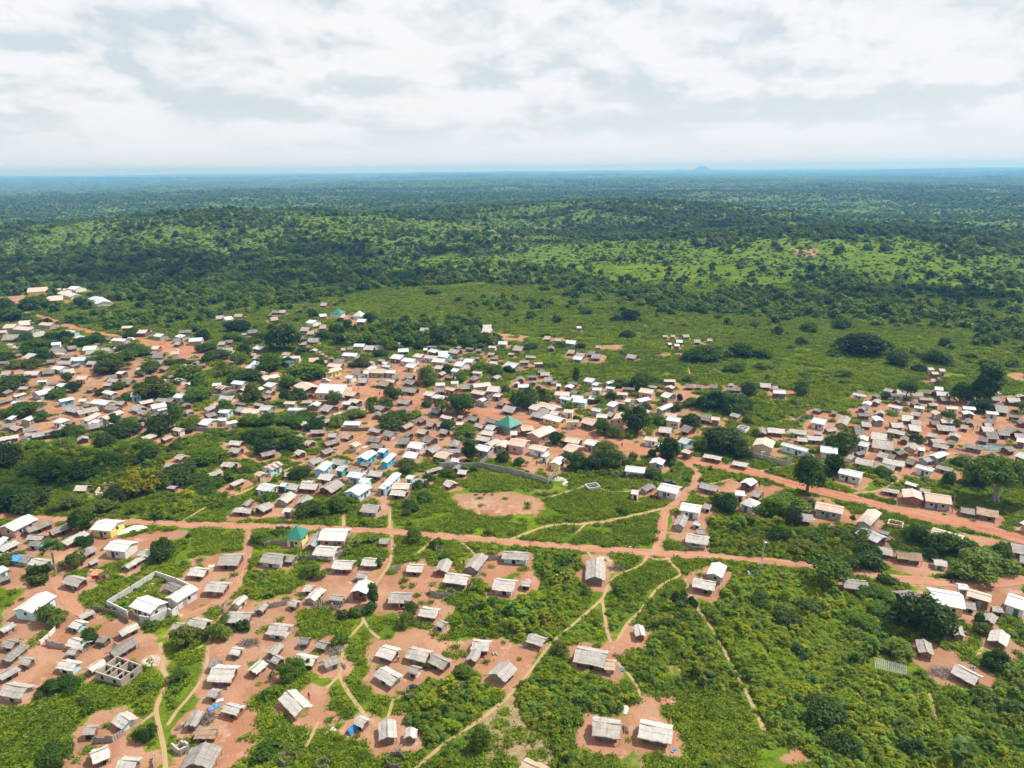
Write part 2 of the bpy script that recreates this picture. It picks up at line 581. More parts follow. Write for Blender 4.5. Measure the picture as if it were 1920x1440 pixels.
'L': """-60 680 130 712 265 645 Pk
155 560 305 605 482 512 Pk x *large dusty pink gabled house beside the broad green pyramid roof
110 530 250 520 230 465 Pm
-20 575 60 575 105 500 Wm
180 725 365 765 445 718 Pw
322 812 385 825 405 785 Ww p
418 890 535 912 600 840 Wy x *white roofed house with an orange yellow gable
580 645 745 675 835 630 Pm
560 735 690 775 840 715 Pk
800 668 920 698 978 645 Wo
332 380 535 432 592 385 Wy *roadside shop row with a patched white roof
200 355 335 390 370 345 Dm
268 225 370 262 435 230 Pc
362 262 460 300 558 262 Pc
178 270 275 300 365 255 Pc
265 325 400 345 430 290 Dm
410 335 500 355 530 310 Pc
612 432 758 430 752 402 Po
762 430 905 470 955 405 Pm
1125 400 1270 415 1330 345 Po x
945 375 1070 385 1085 345 Wm
1050 345 1115 365 1190 320 Dm
1058 235 1145 260 1232 198 Wc
1440 205 1572 175 1525 140 Wc
1690 298 1825 243 1775 212 Sc
1418 90 1575 112 1668 72 Pk *big pale roof over salmon pink walls at the bush edge
1665 135 1755 160 1835 110 Wc
1728 405 1880 430 1915 385 Wo
1482 630 1630 650 1645 605 Pw
1542 890 1690 915 1708 855 Wc x
1265 980 1490 1005 1508 938 Ww
1430 1170 1510 1200 1572 1130 Dc x
1632 1190 1855 1240 1885 1150 Ww *clean white box house with a car behind it
1342 1235 1410 1245 1428 1200 Ww
655 160 790 175 830 140 Wa
525 160 650 185 645 150 Wa
675 200 830 215 850 170 Wa
835 130 900 135 955 95 Dm
855 165 920 175 935 135 Wm
1012 120 1110 130 1122 100 To
475 125 640 135 650 90 Po
582 40 670 50 665 15 Wr x
645 95 720 110 735 75 Dr
1260 195 1325 205 1325 165 Wc
1645 540 1790 555 1780 495 Tm
1600 690 1660 705 1660 660 Ww
885 295 985 315 980 275 Sc
580 320 690 325 680 285 Pw""",
'M': """-40 520 60 550 118 490 Dr
183 400 305 418 332 358 Dm
318 402 415 412 405 372 Pm
525 350 628 375 680 345 Do
1448 285 1545 310 1590 290 Dr p
1680 330 1735 335 1745 305 Dm
1438 430 1595 462 1628 400 Ww *white house with a round palisade yard
1728 445 1845 465 1875 380 Do x
845 550 940 560 938 505 Dr x
958 545 1152 560 1158 510 Tr
1198 555 1400 572 1408 528 Tw
1475 558 1572 568 1575 538 Tr
1292 635 1410 645 1408 600 Tr
1412 630 1602 642 1608 592 Tc
785 688 1008 725 1052 650 Po x *large cream gabled house behind the gated block wall
1098 685 1395 765 1440 735 Wa *long white roofed row beside the gated block wall
1548 765 1745 790 1700 712 Ww
1828 825 1895 850 1930 770 Tw
228 820 430 858 452 820 Tr
552 895 722 930 748 888 Tr
640 1110 770 1150 838 1095 Wm x
180 1165 380 1212 412 1150 Tr
640 1340 790 1395 848 1320 Ww p *white hipped house tucked behind a dark tree
588 1250 700 1262 712 1205 Ww
768 1245 860 1270 878 1215 Dm
1745 1000 2005 1060 2035 995 Ww
-20 760 72 790 80 750 Pm
-60 650 40 680 80 620 Sa
1022 105 1165 112 1175 75 Sm
872 35 1000 42 1000 0 Tm
1010 50 1075 55 1080 25 Tm
35 35 125 38 120 10 Dm
150 35 215 38 212 8 Dm
303 38 390 45 385 8 Dm
485 62 555 68 550 40 Dm
553 68 657 72 655 40 Dm
520 12 578 15 575 -8 Tm
1640 530 1750 515 1740 475 Dm""",
'N': """332 68 430 90 442 60 Tr
490 115 640 130 650 90 Tw
662 130 790 135 785 105 Tw
782 88 870 108 910 82 Dr
918 65 1015 75 1010 42 Wm
945 130 1090 138 1098 98 Tm
1000 190 1110 190 1120 150 Dm
1558 178 1662 185 1668 148 Tm
1748 205 1895 215 1890 172 Tm
1600 235 1680 250 1685 200 Dm
1545 260 1610 265 1615 215 Tw
1608 315 1755 328 1780 265 Dr
1300 230 1360 235 1355 195 Tw
1262 180 1320 190 1320 140 Dm
638 340 748 360 770 325 Tr
548 410 680 425 690 370 Tr
665 455 775 462 790 390 Dr
438 488 578 492 588 442 Tr
632 522 770 535 778 478 Tr
98 470 208 478 218 432 Tr
378 540 572 578 590 538 Tr
28 570 150 575 165 500 Dm
15 510 95 515 95 465 Dm
40 625 165 645 188 600 Wo x
200 618 378 640 392 572 Tr
-10 675 165 712 198 665 Ww
212 715 448 745 475 665 To
-10 765 60 795 105 755 Dm x
562 715 690 745 712 690 Do x
825 580 938 600 948 560 Tr
815 625 905 670 1010 645 Dr x
888 700 1060 738 1068 695 Tk
1058 665 1145 682 1152 640 Dr
732 745 810 755 812 718 Wr
950 840 1078 790 1010 742 Wc *white roof edged in violet joined to a grey roof
830 880 945 845 880 785 Dc
525 800 645 800 600 730 Dr x
262 805 372 832 385 780 Tr
378 820 455 840 450 785 Dr
15 890 218 930 238 870 Tr
325 888 572 935 602 880 Tm
228 940 452 990 482 932 Tw
580 880 680 905 765 850 Dm
692 935 888 988 905 950 Ww
922 930 1100 985 1138 950 Tc
575 1118 705 1158 722 1130 Wm
335 1195 518 1228 528 1185 Tr
745 1195 868 1218 882 1185 Tr
560 1275 788 1310 760 1215 Pr x *tall bare brick gable house beside the main road
812 1315 1115 1358 1128 1260 Pc v *pale tin house with an open post porch
955 520 1165 535 1170 482 Tm
885 450 985 455 985 418 Dr
1000 430 1150 435 1150 400 Tm
1205 490 1290 505 1275 445 Tm
1278 440 1365 450 1360 395 Dr x
1488 430 1600 445 1618 395 Dr
1488 478 1575 485 1582 440 Tr
1465 535 1600 540 1605 492 Tr
1405 630 1515 650 1510 565 Dm
1512 615 1650 625 1635 550 Dm
1640 575 1770 585 1765 535 Dm
1665 515 1765 560 1865 530 Dr
1845 540 1930 555 1930 500 Dm
1825 595 1930 605 1930 560 Tr
1832 645 1940 665 1940 600 Wr
1805 805 1930 850 1940 760 Sm""",
'O': """300 50 525 35 515 5 Py *long low school block at the far dirt ground
630 55 790 100 835 78 Pw
495 150 705 135 700 100 Pr
580 35 700 40 690 12 Pw
740 15 850 20 840 -10 Ww
965 115 1095 190 1192 175 Sw *big silver shed alone among the far trees
20 455 150 450 130 415 Pc
190 425 340 415 330 380 Pc
420 415 560 425 600 395 Pc
135 465 330 480 395 445 Pc
-10 505 65 500 90 470 Pc
10 590 190 580 190 545 Dm
385 555 550 520 520 490 Dm
700 495 808 508 800 475 Wa
828 558 905 575 938 538 Wc
572 645 680 635 665 612 Ww
172 682 245 688 240 658 To
245 785 330 800 430 748 Tc
555 705 705 700 700 678 Dm
610 740 755 715 740 690 Dr
765 695 870 680 865 655 Dr
920 705 1072 695 1050 655 Wc
955 752 1055 745 1055 715 Tr
1140 715 1235 705 1235 680 Tr
1270 695 1345 690 1340 668 Tr
665 790 810 790 800 760 Dr
780 825 950 815 950 780 Wb
510 845 620 835 620 810 Dr
640 860 780 860 770 825 Dr
955 820 1090 805 1090 770 Dw
960 860 1060 860 1055 830 Tm
1033 905 1175 890 1170 860 Dm
570 908 670 925 755 888 Ww
470 968 600 960 590 925 Dm
720 970 850 950 830 915 Tm
250 985 420 980 420 945 Tm
0 980 105 975 90 945 Tm
835 1030 955 1030 950 990 Pk
1295 960 1365 970 1415 940 Wm
1535 970 1620 970 1615 940 Tm
1190 1050 1300 1060 1325 1025 Tr
1190 1020 1310 1010 1300 985 Dr
1345 1075 1450 1085 1470 1040 Dr
1145 1095 1240 1095 1230 1065 Tr
625 1095 690 1115 765 1085 Wc
1480 1090 1560 1100 1550 1065 Dr
60 880 160 880 150 850 Tm
1715 540 1800 550 1860 520 Wc
1360 455 1480 450 1475 430 Pr
1530 510 1630 510 1625 478 Pm
1640 495 1700 495 1695 478 Tm
1165 580 1230 580 1225 560 Dm
1240 590 1390 600 1385 570 Wc
1700 790 1825 785 1815 750 Dm
1670 850 1810 855 1800 815 Dm
1690 735 1770 725 1765 705 Dm
1670 690 1770 690 1760 660 Pr
1440 665 1540 660 1535 635 Tm""",
'P': """45 548 125 560 208 535 Wc
90 508 230 500 220 480 Dm
195 605 345 598 345 562 Wc
20 605 110 600 105 575 Dr
25 638 90 640 85 612 Tm
0 750 95 740 60 710 Pw
510 352 600 345 590 322 Tm
620 362 710 350 700 320 Ww
705 325 795 325 790 303 Tm
1130 280 1205 280 1200 262 Dr
1210 280 1285 280 1280 258 Tr
1130 368 1215 360 1210 335 Tr
1515 390 1600 400 1665 370 Ww
1675 198 1745 200 1745 178 Tr
1680 325 1760 318 1755 285 Wm
1785 290 1915 295 1960 270 Gw p 3.2 *small far green pyramid roof at the bush edge
1450 482 1540 485 1530 452 Tm
1530 522 1610 520 1600 482 Tm
1670 458 1745 455 1740 428 Tm
1455 580 1530 570 1525 545 Tm
1530 610 1655 610 1650 575 Dm
1445 640 1520 640 1515 595 Tm
865 512 975 505 970 480 Dm
800 525 855 520 850 508 Tm
918 680 1005 695 1070 660 Wm
525 640 600 640 595 612 Tm
610 618 690 615 685 592 Dm
580 712 695 705 690 680 Tm
640 745 715 735 710 700 To
510 695 590 695 585 672 Dm
905 760 960 755 960 725 Tm
915 795 990 800 985 755 Tm
1240 755 1330 760 1325 732 Tr
1255 795 1450 790 1445 765 Pw
1265 830 1330 845 1345 815 Gc
1550 835 1660 830 1650 770 Pc
1670 850 1750 850 1745 815 Pm
1830 840 1930 850 1925 810 Dc
1750 885 1900 895 1920 855 Pr
1745 965 1935 915 1900 880 Py
835 900 955 905 950 845 Ww p
1060 1040 1235 1000 1195 965 Pm
1010 1000 1075 1035 1110 990 Wm
1038 1098 1135 1118 1230 1078 Wo
1375 1100 1500 1160 1660 1105 Pr
1620 1178 1930 1190 1985 1090 Wo *very wide white roofed hall with cream walls
670 1075 800 1090 845 1052 Wc
460 1105 560 1100 555 1070 Wc""",
'Q': """580 650 660 650 655 622 Tm
875 487 975 490 970 460 Tr
910 518 1000 520 998 490 Tr
1590 462 1690 460 1685 425 Tr
1580 505 1695 505 1690 475 Tr
1760 632 1860 635 1855 605 Wc
125 315 215 322 268 298 Ww p 3.4 *pointed white roof at the far bush edge
165 382 260 385 255 355 Wm
100 322 135 322 130 302 Dm
130 658 250 660 255 632 Wc
245 692 350 700 350 662 Tm
380 697 480 690 470 658 Dm
0 760 160 770 165 735 Wc
0 700 50 695 48 665 Tm
60 692 130 690 125 660 Dm
640 722 760 715 750 685 Wm
965 712 1055 732 1112 700 Wr
925 702 970 700 968 672 Wr
798 770 890 785 965 752 Pc
538 790 660 805 722 758 Wr
665 820 800 838 862 800 Ww
920 785 1060 800 1065 768 Pa
1075 770 1190 785 1215 750 Wb
1090 745 1200 740 1195 710 Wc
1190 725 1300 740 1322 700 Dm
1010 830 1150 840 1160 800 Wc
710 885 810 900 860 860 Wo
1255 870 1350 885 1375 830 Ww
1365 830 1470 840 1480 802 Wc
1225 935 1300 945 1310 905 Ww
1035 905 1120 915 1115 875 Pm
280 915 360 930 418 890 Ww
305 955 480 960 495 915 Pc
485 955 600 960 620 930 Wc
235 960 300 965 300 925 Ww
95 970 190 980 240 940 Dc
35 1010 110 1020 135 985 Ww
190 1065 280 1065 275 1020 Dm
690 1005 790 1020 835 990 Dm
490 1060 590 1065 600 1032 Pm
400 1090 510 1105 530 1060 Dm
690 1060 790 1090 865 1055 Dm
570 1020 650 1015 645 980 Dm
1420 1030 1500 1040 1545 1005 Dr p""",
'R': """-110 880 20 905 155 865 Sc
0 700 100 710 95 670 Dr
405 690 480 690 475 660 Dr x
355 577 430 580 425 548 Tm
480 592 550 590 545 568 Tm
595 622 705 630 710 598 Wc
615 732 690 740 690 700 Tm
680 800 780 810 785 775 Wc
715 767 810 775 800 742 Tm
840 747 920 755 915 720 Dm
890 792 1000 795 990 758 Dm
945 668 1000 668 995 648 Tm
730 452 780 452 778 432 Wm
1280 782 1385 795 1390 762 Dm
1700 548 1755 548 1750 532 Tm
1790 548 1840 548 1835 530 Tm
1845 612 1920 615 1915 590 Wm
1760 638 1800 637 1798 618 Wm
1830 655 1890 655 1885 632 Wm
290 948 365 950 360 918 Dr
320 985 425 985 420 952 Tr
355 1052 450 1055 470 1010 Dc
440 1070 515 1070 510 1040 Dc
798 1045 900 1065 968 1030 Wc *white many sided roof beside the tall dark tree pair
895 1085 950 1100 1002 1060 Wc
65 1120 190 1120 195 1085 Wm
500 1105 550 1105 548 1080 Wm""",
'S': """5 555 80 555 75 532 Tm
130 612 200 615 195 590 Tm
275 592 335 595 332 568 Tm""",
'T': """850 922 915 925 920 900 Pc
980 938 1045 940 1048 912 Pc
895 970 970 970 965 945 Pr
880 1045 930 1050 925 1025 To"""}

# base x, base y, crown width, height (crop pixels), kind
TREES = {
'A': """620 400 130 210 m; 420 700 165 260 p; 1235 605 165 195 m; 390 1095 180 160 r; 560 665 150 120 r; 90 235 210 170 m; 250 225 230 165 m; 520 235 150 130 r; 790 255 175 120 r; 880 185 170 150 d; 1640 1210 150 150 r; 1690 1110 130 110 r; 1830 1130 110 100 r; 650 500 110 90 r; 680 1240 120 130 r; 1140 1120 120 70 r; 300 710 120 80 r; 270 800 130 90 r; 60 640 110 90 r; 850 400 80 80 s; 1420 480 40 90 s""",
'E': """1390 545 210 190 r; 1145 690 90 95 b; 1350 800 115 120 r; 440 1425 250 190 f; 1480 455 70 70 l; 1110 880 110 90 r; 480 880 200 130 r; 700 1010 120 90 r; 1100 1250 110 150 r; 640 960 90 60 r""",
'F': """880 215 95 170 t; 1170 300 115 130 r; 300 750 150 150 r; 380 700 90 90 r; 1120 390 110 130 r; 1680 1330 150 240 l; 1550 770 160 130 l; 620 520 110 90 r; 640 330 100 90 r; 740 310 90 90 m; 860 280 120 90 r; 1660 300 140 110 m; 1800 260 150 110 r; 230 800 150 150 r; 120 930 150 110 r; 1290 690 100 80 r; 100 1380 220 120 m; 1150 1110 110 70 l""",
'B': """1190 470 135 135 m; 1350 515 90 95 r; 745 500 110 110 n; 690 560 90 90 n; 930 660 75 95 r; 1330 560 160 110 r; 1430 620 120 80 r; 600 260 180 150 r; 430 280 200 150 m; 180 420 110 60 r; 30 480 140 110 r; 420 740 150 130 r; 1160 250 140 110 r; 850 470 110 80 n; 1840 850 90 70 n; 1740 420 70 60 r""",
'C': """800 870 130 90 m; 560 780 0 0 r; 1850 960 160 130 m; 1250 950 150 110 r; 820 260 90 60 r; 1350 960 90 90 r; 1380 520 60 50 n; 400 660 150 90 r; 360 1330 150 140 r""",
'D': """40 290 190 190 m; 170 345 120 170 m; 625 345 50 95 s; 420 790 320 250 f; 720 660 240 180 r; 1310 560 210 190 m; 1140 500 120 150 r; 1090 440 130 120 r; 1560 740 330 220 r; 1740 640 160 160 l; 1210 600 90 90 r; 1165 1180 330 320 m; 1590 1080 85 85 r; 1600 1165 120 100 r; 560 480 170 120 l; 80 480 200 140 m; 300 470 180 120 m; 250 560 230 120 r; 700 480 170 120 r; 1510 530 110 90 r; 1290 330 0 0 r; 1700 60 0 0 r; 890 790 120 90 r; 760 900 170 110 m; 620 1080 150 110 m; 880 960 160 120 r; 300 1020 200 130 m""",
'HH': """1450 1445 220 230 p; 1690 700 145 140 m; 990 640 210 150 l; 420 1130 300 220 m; 560 1340 200 180 m; 320 300 180 120 m; 700 420 200 140 m; 110 370 200 150 m; 660 520 180 110 r; 820 320 170 120 m; 1830 760 160 110 m; 1620 960 170 120 l; 380 260 160 110 r; 1060 1330 180 120 r; 1830 1050 150 110 m; 1440 980 150 110 m; 150 1100 170 120 r; 820 1060 170 110 m; 980 1160 170 120 r; 240 620 150 100 m; 1880 880 130 110 r""",
'M': """1395 1240 390 480 M; 1690 1030 260 250 m; 1770 800 300 320 m; 450 800 430 380 m; 250 770 220 190 m; 640 830 240 230 m; 350 290 330 240 m; 530 340 340 250 r; 680 280 200 190 m; 740 150 175 170 d; 1330 140 160 180 m; 90 490 220 190 m; 90 260 220 130 r; 490 1440 270 260 m; 1130 1440 430 220 r; 730 450 120 110 l; 1140 640 60 120 n; 1220 630 70 110 n; 50 1115 75 65 r; 1250 240 130 80 m; 1800 620 110 70 r; 1490 770 90 60 n; 1460 1390 130 90 r; 820 600 110 120 l; 260 1200 130 90 r; 960 420 120 60 r; 1685 1140 40 95 s""",
'N': """1590 1330 560 540 k; 1390 1150 270 330 m; 1065 1165 160 180 m; 1060 435 150 130 f; 1160 480 120 90 r; 1450 330 190 170 m; 1880 320 160 120 f; 490 810 100 80 r; 340 1040 230 90 r; 1185 550 70 70 l; 1250 940 230 110 r; 720 660 130 100 r; 620 620 120 70 n; 430 600 120 60 n; 150 1000 150 70 r; 1560 610 90 70 l; 1640 1120 200 130 r; 990 960 110 70 r""",
'L': """1400 560 290 400 m; 1010 575 250 200 m; 500 685 210 170 m; 610 710 115 110 r; 1050 790 250 180 r; 730 980 260 260 m; 900 980 220 200 m; 1170 970 300 270 l; 1000 900 200 160 m; 1760 870 270 320 m; 1570 840 120 120 m; 730 420 115 75 r; 260 485 110 65 l; 90 930 155 120 m; 1150 610 170 150 r; 1640 470 170 140 r; 180 280 260 310 m; 50 270 180 220 m; 380 250 150 160 r; 960 225 150 110 r; 1130 190 160 120 r; 1240 300 160 70 r; 1360 860 140 110 l; 590 830 90 70 r; 1400 1060 400 130 h; 1560 1080 150 130 m; 1000 1040 380 90 h; 1520 320 120 120 r; 560 200 100 80 n; 840 290 90 80 l; 1700 210 120 100 n; 1860 310 120 110 m; 660 280 180 90 r; 1880 210 90 110 m; 1330 600 190 120 r; 320 170 140 140 m; 1780 540 100 90 n""",
'K': """1310 325 410 280 M; 575 175 195 190 m; 520 295 165 175 l; 350 235 130 115 r; 610 510 370 250 m; 130 405 270 150 r; 960 255 130 95 r; 1210 530 210 150 m; 1400 620 330 190 l; 1450 870 200 280 t; 1830 885 140 160 m; 1500 1000 80 90 m; 750 1000 170 170 r; 700 930 130 110 r; 1090 890 180 110 m; 1190 1055 190 130 r; 1430 1010 90 70 r; 990 1100 130 110 m; 880 1180 180 110 m; 330 330 90 130 r; 790 1030 130 90 r; 120 900 50 80 n; 400 1110 110 70 l; 100 1360 190 110 m; 930 1330 220 90 r; 680 790 60 60 n; 830 380 180 90 r; 1850 90 130 100 l; 1900 250 110 90 r; 480 1040 60 60 n; 1820 540 110 90 r""",
'J': """920 215 240 240 r; 910 490 230 180 m; 1090 480 220 190 m; 630 340 180 180 r; 1300 200 170 150 m; 1410 200 190 170 m; 1830 235 190 200 l; 1000 660 310 200 m; 1180 610 310 150 l; 1360 740 260 190 m; 1050 800 270 220 m; 400 925 350 200 m; 120 1110 350 240 m; 720 580 130 120 b; 320 210 250 210 m; 60 400 160 190 m; 1450 1075 210 150 m; 850 1005 140 110 r; 1270 1220 90 90 r; 1100 1320 180 120 r; 1400 500 320 150 m; 1640 510 260 120 m; 1870 480 200 150 r; 100 660 90 70 m; 420 1200 350 130 r; 200 540 250 130 r; 470 590 150 70 l; 690 1010 130 90 r; 1500 400 230 110 m; 1250 240 110 100 n; 60 760 200 120 r; 900 640 190 130 m; 1300 380 130 60 r; 1240 460 140 90 r; 760 480 90 60 r; 1720 700 60 50 s; 560 1390 200 120 r""",
'I': """1560 1270 370 330 y; 1780 1200 190 230 r; 600 1120 340 280 m; 900 1120 300 240 m; 380 1070 260 160 m; 1190 745 180 200 d; 100 960 320 280 d; 1250 960 320 200 r; 1700 910 260 230 m; 1350 610 340 190 m; 1830 570 290 260 m; 1290 440 130 110 m; 300 380 340 170 m; 130 390 190 130 m; 650 165 210 110 m; 1700 155 340 200 m; 850 605 210 150 m; 680 600 190 120 r; 1420 1260 260 150 m; 1500 950 260 160 m; 1060 860 260 130 r; 1600 760 260 130 r; 450 760 220 110 r; 760 740 260 90 r; 1400 820 240 130 r; 1180 1060 250 130 r; 480 420 190 110 r; 1150 130 150 90 r; 1400 190 140 90 r; 1350 60 150 90 m; 60 1180 230 120 r; 330 1180 240 110 r; 950 1200 90 60 r; 760 1200 80 50 r; 1480 470 200 110 r; 1650 420 130 90 r""",
'O': """340 255 220 140 m; 50 240 180 130 m; 130 390 320 150 m; 405 520 95 160 p; 685 480 105 110 p; 1265 505 95 90 l; 1490 555 135 110 m; 740 605 180 120 m; 430 715 310 110 r; 980 645 230 100 r; 1510 765 290 130 m; 1350 645 130 75 r; 470 835 180 100 m; 380 905 230 100 r; 770 1060 120 110 m; 830 1175 170 120 m; 1250 970 340 130 r; 1290 850 320 120 r; 1750 1240 430 270 r; 1700 960 260 150 r; 150 1150 310 170 m; 940 230 160 110 d; 580 590 150 100 r; 180 170 120 50 r; 60 830 180 110 m; 190 910 180 100 r; 1010 960 100 80 r; 1640 760 170 90 r; 1130 800 200 100 r; 300 600 150 100 r""",
'P': """1280 715 380 340 d; 750 505 280 170 m; 380 595 140 150 m; 400 725 180 130 m; 830 795 180 200 m; 770 865 170 180 l; 540 815 280 130 m; 1130 945 310 240 m; 1500 1060 480 260 m; 610 1005 200 200 r; 220 1035 340 200 l; 330 1205 240 200 m; 1010 345 110 85 m; 1290 390 130 80 r; 1750 595 180 140 m; 1600 335 140 95 m; 1860 505 180 120 m; 1830 740 120 85 m; 880 1065 340 130 m; 1330 1150 210 160 m; 1380 1290 170 160 m; 1500 740 170 90 r; 930 640 200 100 r; 1010 590 180 100 r; 260 830 110 90 n; 700 590 200 100 m; 100 860 170 80 r; 1320 880 140 130 m; 1680 950 200 160 m""",
'Q': """520 705 200 200 m; 1130 640 340 230 d; 1380 640 220 150 m; 330 395 150 130 m; 530 475 130 130 r; 640 470 200 110 m; 860 480 220 110 m; 890 700 140 130 r; 960 1095 270 270 l; 1350 1055 160 150 m; 1550 960 230 150 m; 1740 980 200 150 m; 480 235 80 90 m; 1090 235 120 75 m; 1020 85 150 95 m; 1780 255 95 75 m; 190 110 75 55 m; 870 95 65 50 m; 1240 355 120 85 r; 1690 635 120 90 m; 230 890 250 130 r; 440 790 180 130 m; 350 640 280 110 r; 120 630 280 110 r; 700 640 220 130 m; 1200 960 150 120 r; 1180 760 0 0 r; 1560 160 110 90 m; 1480 160 110 70 m; 760 100 90 60 r; 390 100 90 60 r; 1890 960 130 100 m""",
'R': """715 890 90 100 m; 718 1070 95 190 t; 240 245 110 75 m; 375 275 80 150 p; 440 265 100 85 m; 1330 375 220 150 d; 1180 385 120 100 m; 850 300 180 120 m; 1070 300 100 80 m; 1310 565 170 100 d; 1030 525 80 110 m; 780 695 130 95 m; 1450 1145 250 220 m; 1200 1120 220 120 m; 420 905 190 80 r; 90 1010 130 80 m; 220 700 170 100 m; 530 680 150 90 m; 1480 590 80 60 r; 1650 470 130 80 m; 1790 430 110 70 m; 960 360 120 60 r; 540 210 80 60 m; 1230 300 120 70 m; 30 300 110 80 m; 1130 640 90 70 r; 1250 760 100 60 r; 1600 1080 150 100 r""",
'S': """620 315 110 85 m; 835 500 75 140 p; 1430 500 200 140 m; 1070 535 120 120 m; 250 830 450 220 m; 640 795 320 200 m; 850 800 260 140 m; 900 925 220 120 l; 600 950 240 140 m; 1390 985 110 150 b; 1700 780 170 100 r; 1790 460 210 140 m; 740 1155 170 130 m; 1220 690 100 60 m; 400 350 120 60 f; 970 380 130 60 m; 1150 370 150 90 r; 1330 640 150 90 r; 1610 540 90 80 m; 950 1035 80 70 m; 60 1060 150 90 r; 1340 1130 150 110 m; 600 480 140 60 m; 760 490 110 60 r; 1850 1080 60 60 m; 1820 1010 160 100 f; 150 280 150 90 m; 1400 540 0 0 r""",
'T': """100 780 500 280 d; 490 880 225 200 m; 925 865 230 190 m; 1185 225 90 170 t; 720 945 140 85 m; 1260 915 90 85 m; 1030 665 120 120 m; 1040 890 110 70 m; 1215 695 95 75 m; 1500 1290 270 420 t; 1380 1290 190 270 m; 1190 1300 180 260 m; 590 1275 240 240 f; 370 1255 110 95 m; 960 1085 110 70 m; 680 110 130 80 m; 1610 60 80 50 m; 1790 130 120 90 m; 480 270 170 100 m; 1390 640 110 70 m; 1550 640 200 130 m; 1320 800 150 80 r; 780 810 190 80 r; 250 1060 120 80 r; 640 1040 100 60 r"""}
# roads and footpaths: photo pixels, width in metres
ROADS = [
 ('main_road', 'wide red laterite main road crossing the village', 6.2,
  [(-260, 545), (-60, 572), (60, 590), (130, 612), (200, 628), (290, 642), (380, 662), (470, 690), (560, 708), (650, 727), (718, 743), (826, 759), (890, 772), (960, 783), (1060, 804), (1152, 829), (1233, 854), (1280, 860), (1347, 874), (1423, 890), (1513, 915), (1597, 934), (1665, 952), (1765, 975), (1850, 993), (1920, 1011), (2050, 1043), (2250, 1092), (2500, 1150)]),
 ('side_road', 'straight narrower red dirt road below the football ground', 3.7,
  [(-450, 950), (-250, 955), (-80, 962), (0, 968), (100, 973), (200, 977), (290, 981), (380, 985), (480, 986), (600, 990), (730, 997), (840, 1006), (960, 1017), (1085, 1027), (1210, 1036), (1330, 1043), (1440, 1053), (1530, 1062), (1595, 1071), (1690, 1086), (1790, 1093), (1860, 1094), (1920, 1086), (2040, 1060), (2200, 1052), (2450, 1060)]),
 ('track', 'earth track linking the two red roads', 3.0, [(1232, 1036), (1240, 1000), (1245, 965), (1260, 948), (1280, 930), (1297, 912), (1308, 898), (1303, 882), (1285, 866)]),
 ('track', 'earth track at the left edge of the compound', 2.6, [(465, 987), (463, 1040), (450, 1085), (425, 1120), (385, 1142), (345, 1156)]),
 ('track', 'red earth track by the pale blue house', 3.2, [(105, 1085), (118, 1110), (128, 1130), (150, 1146), (190, 1160)]),
]
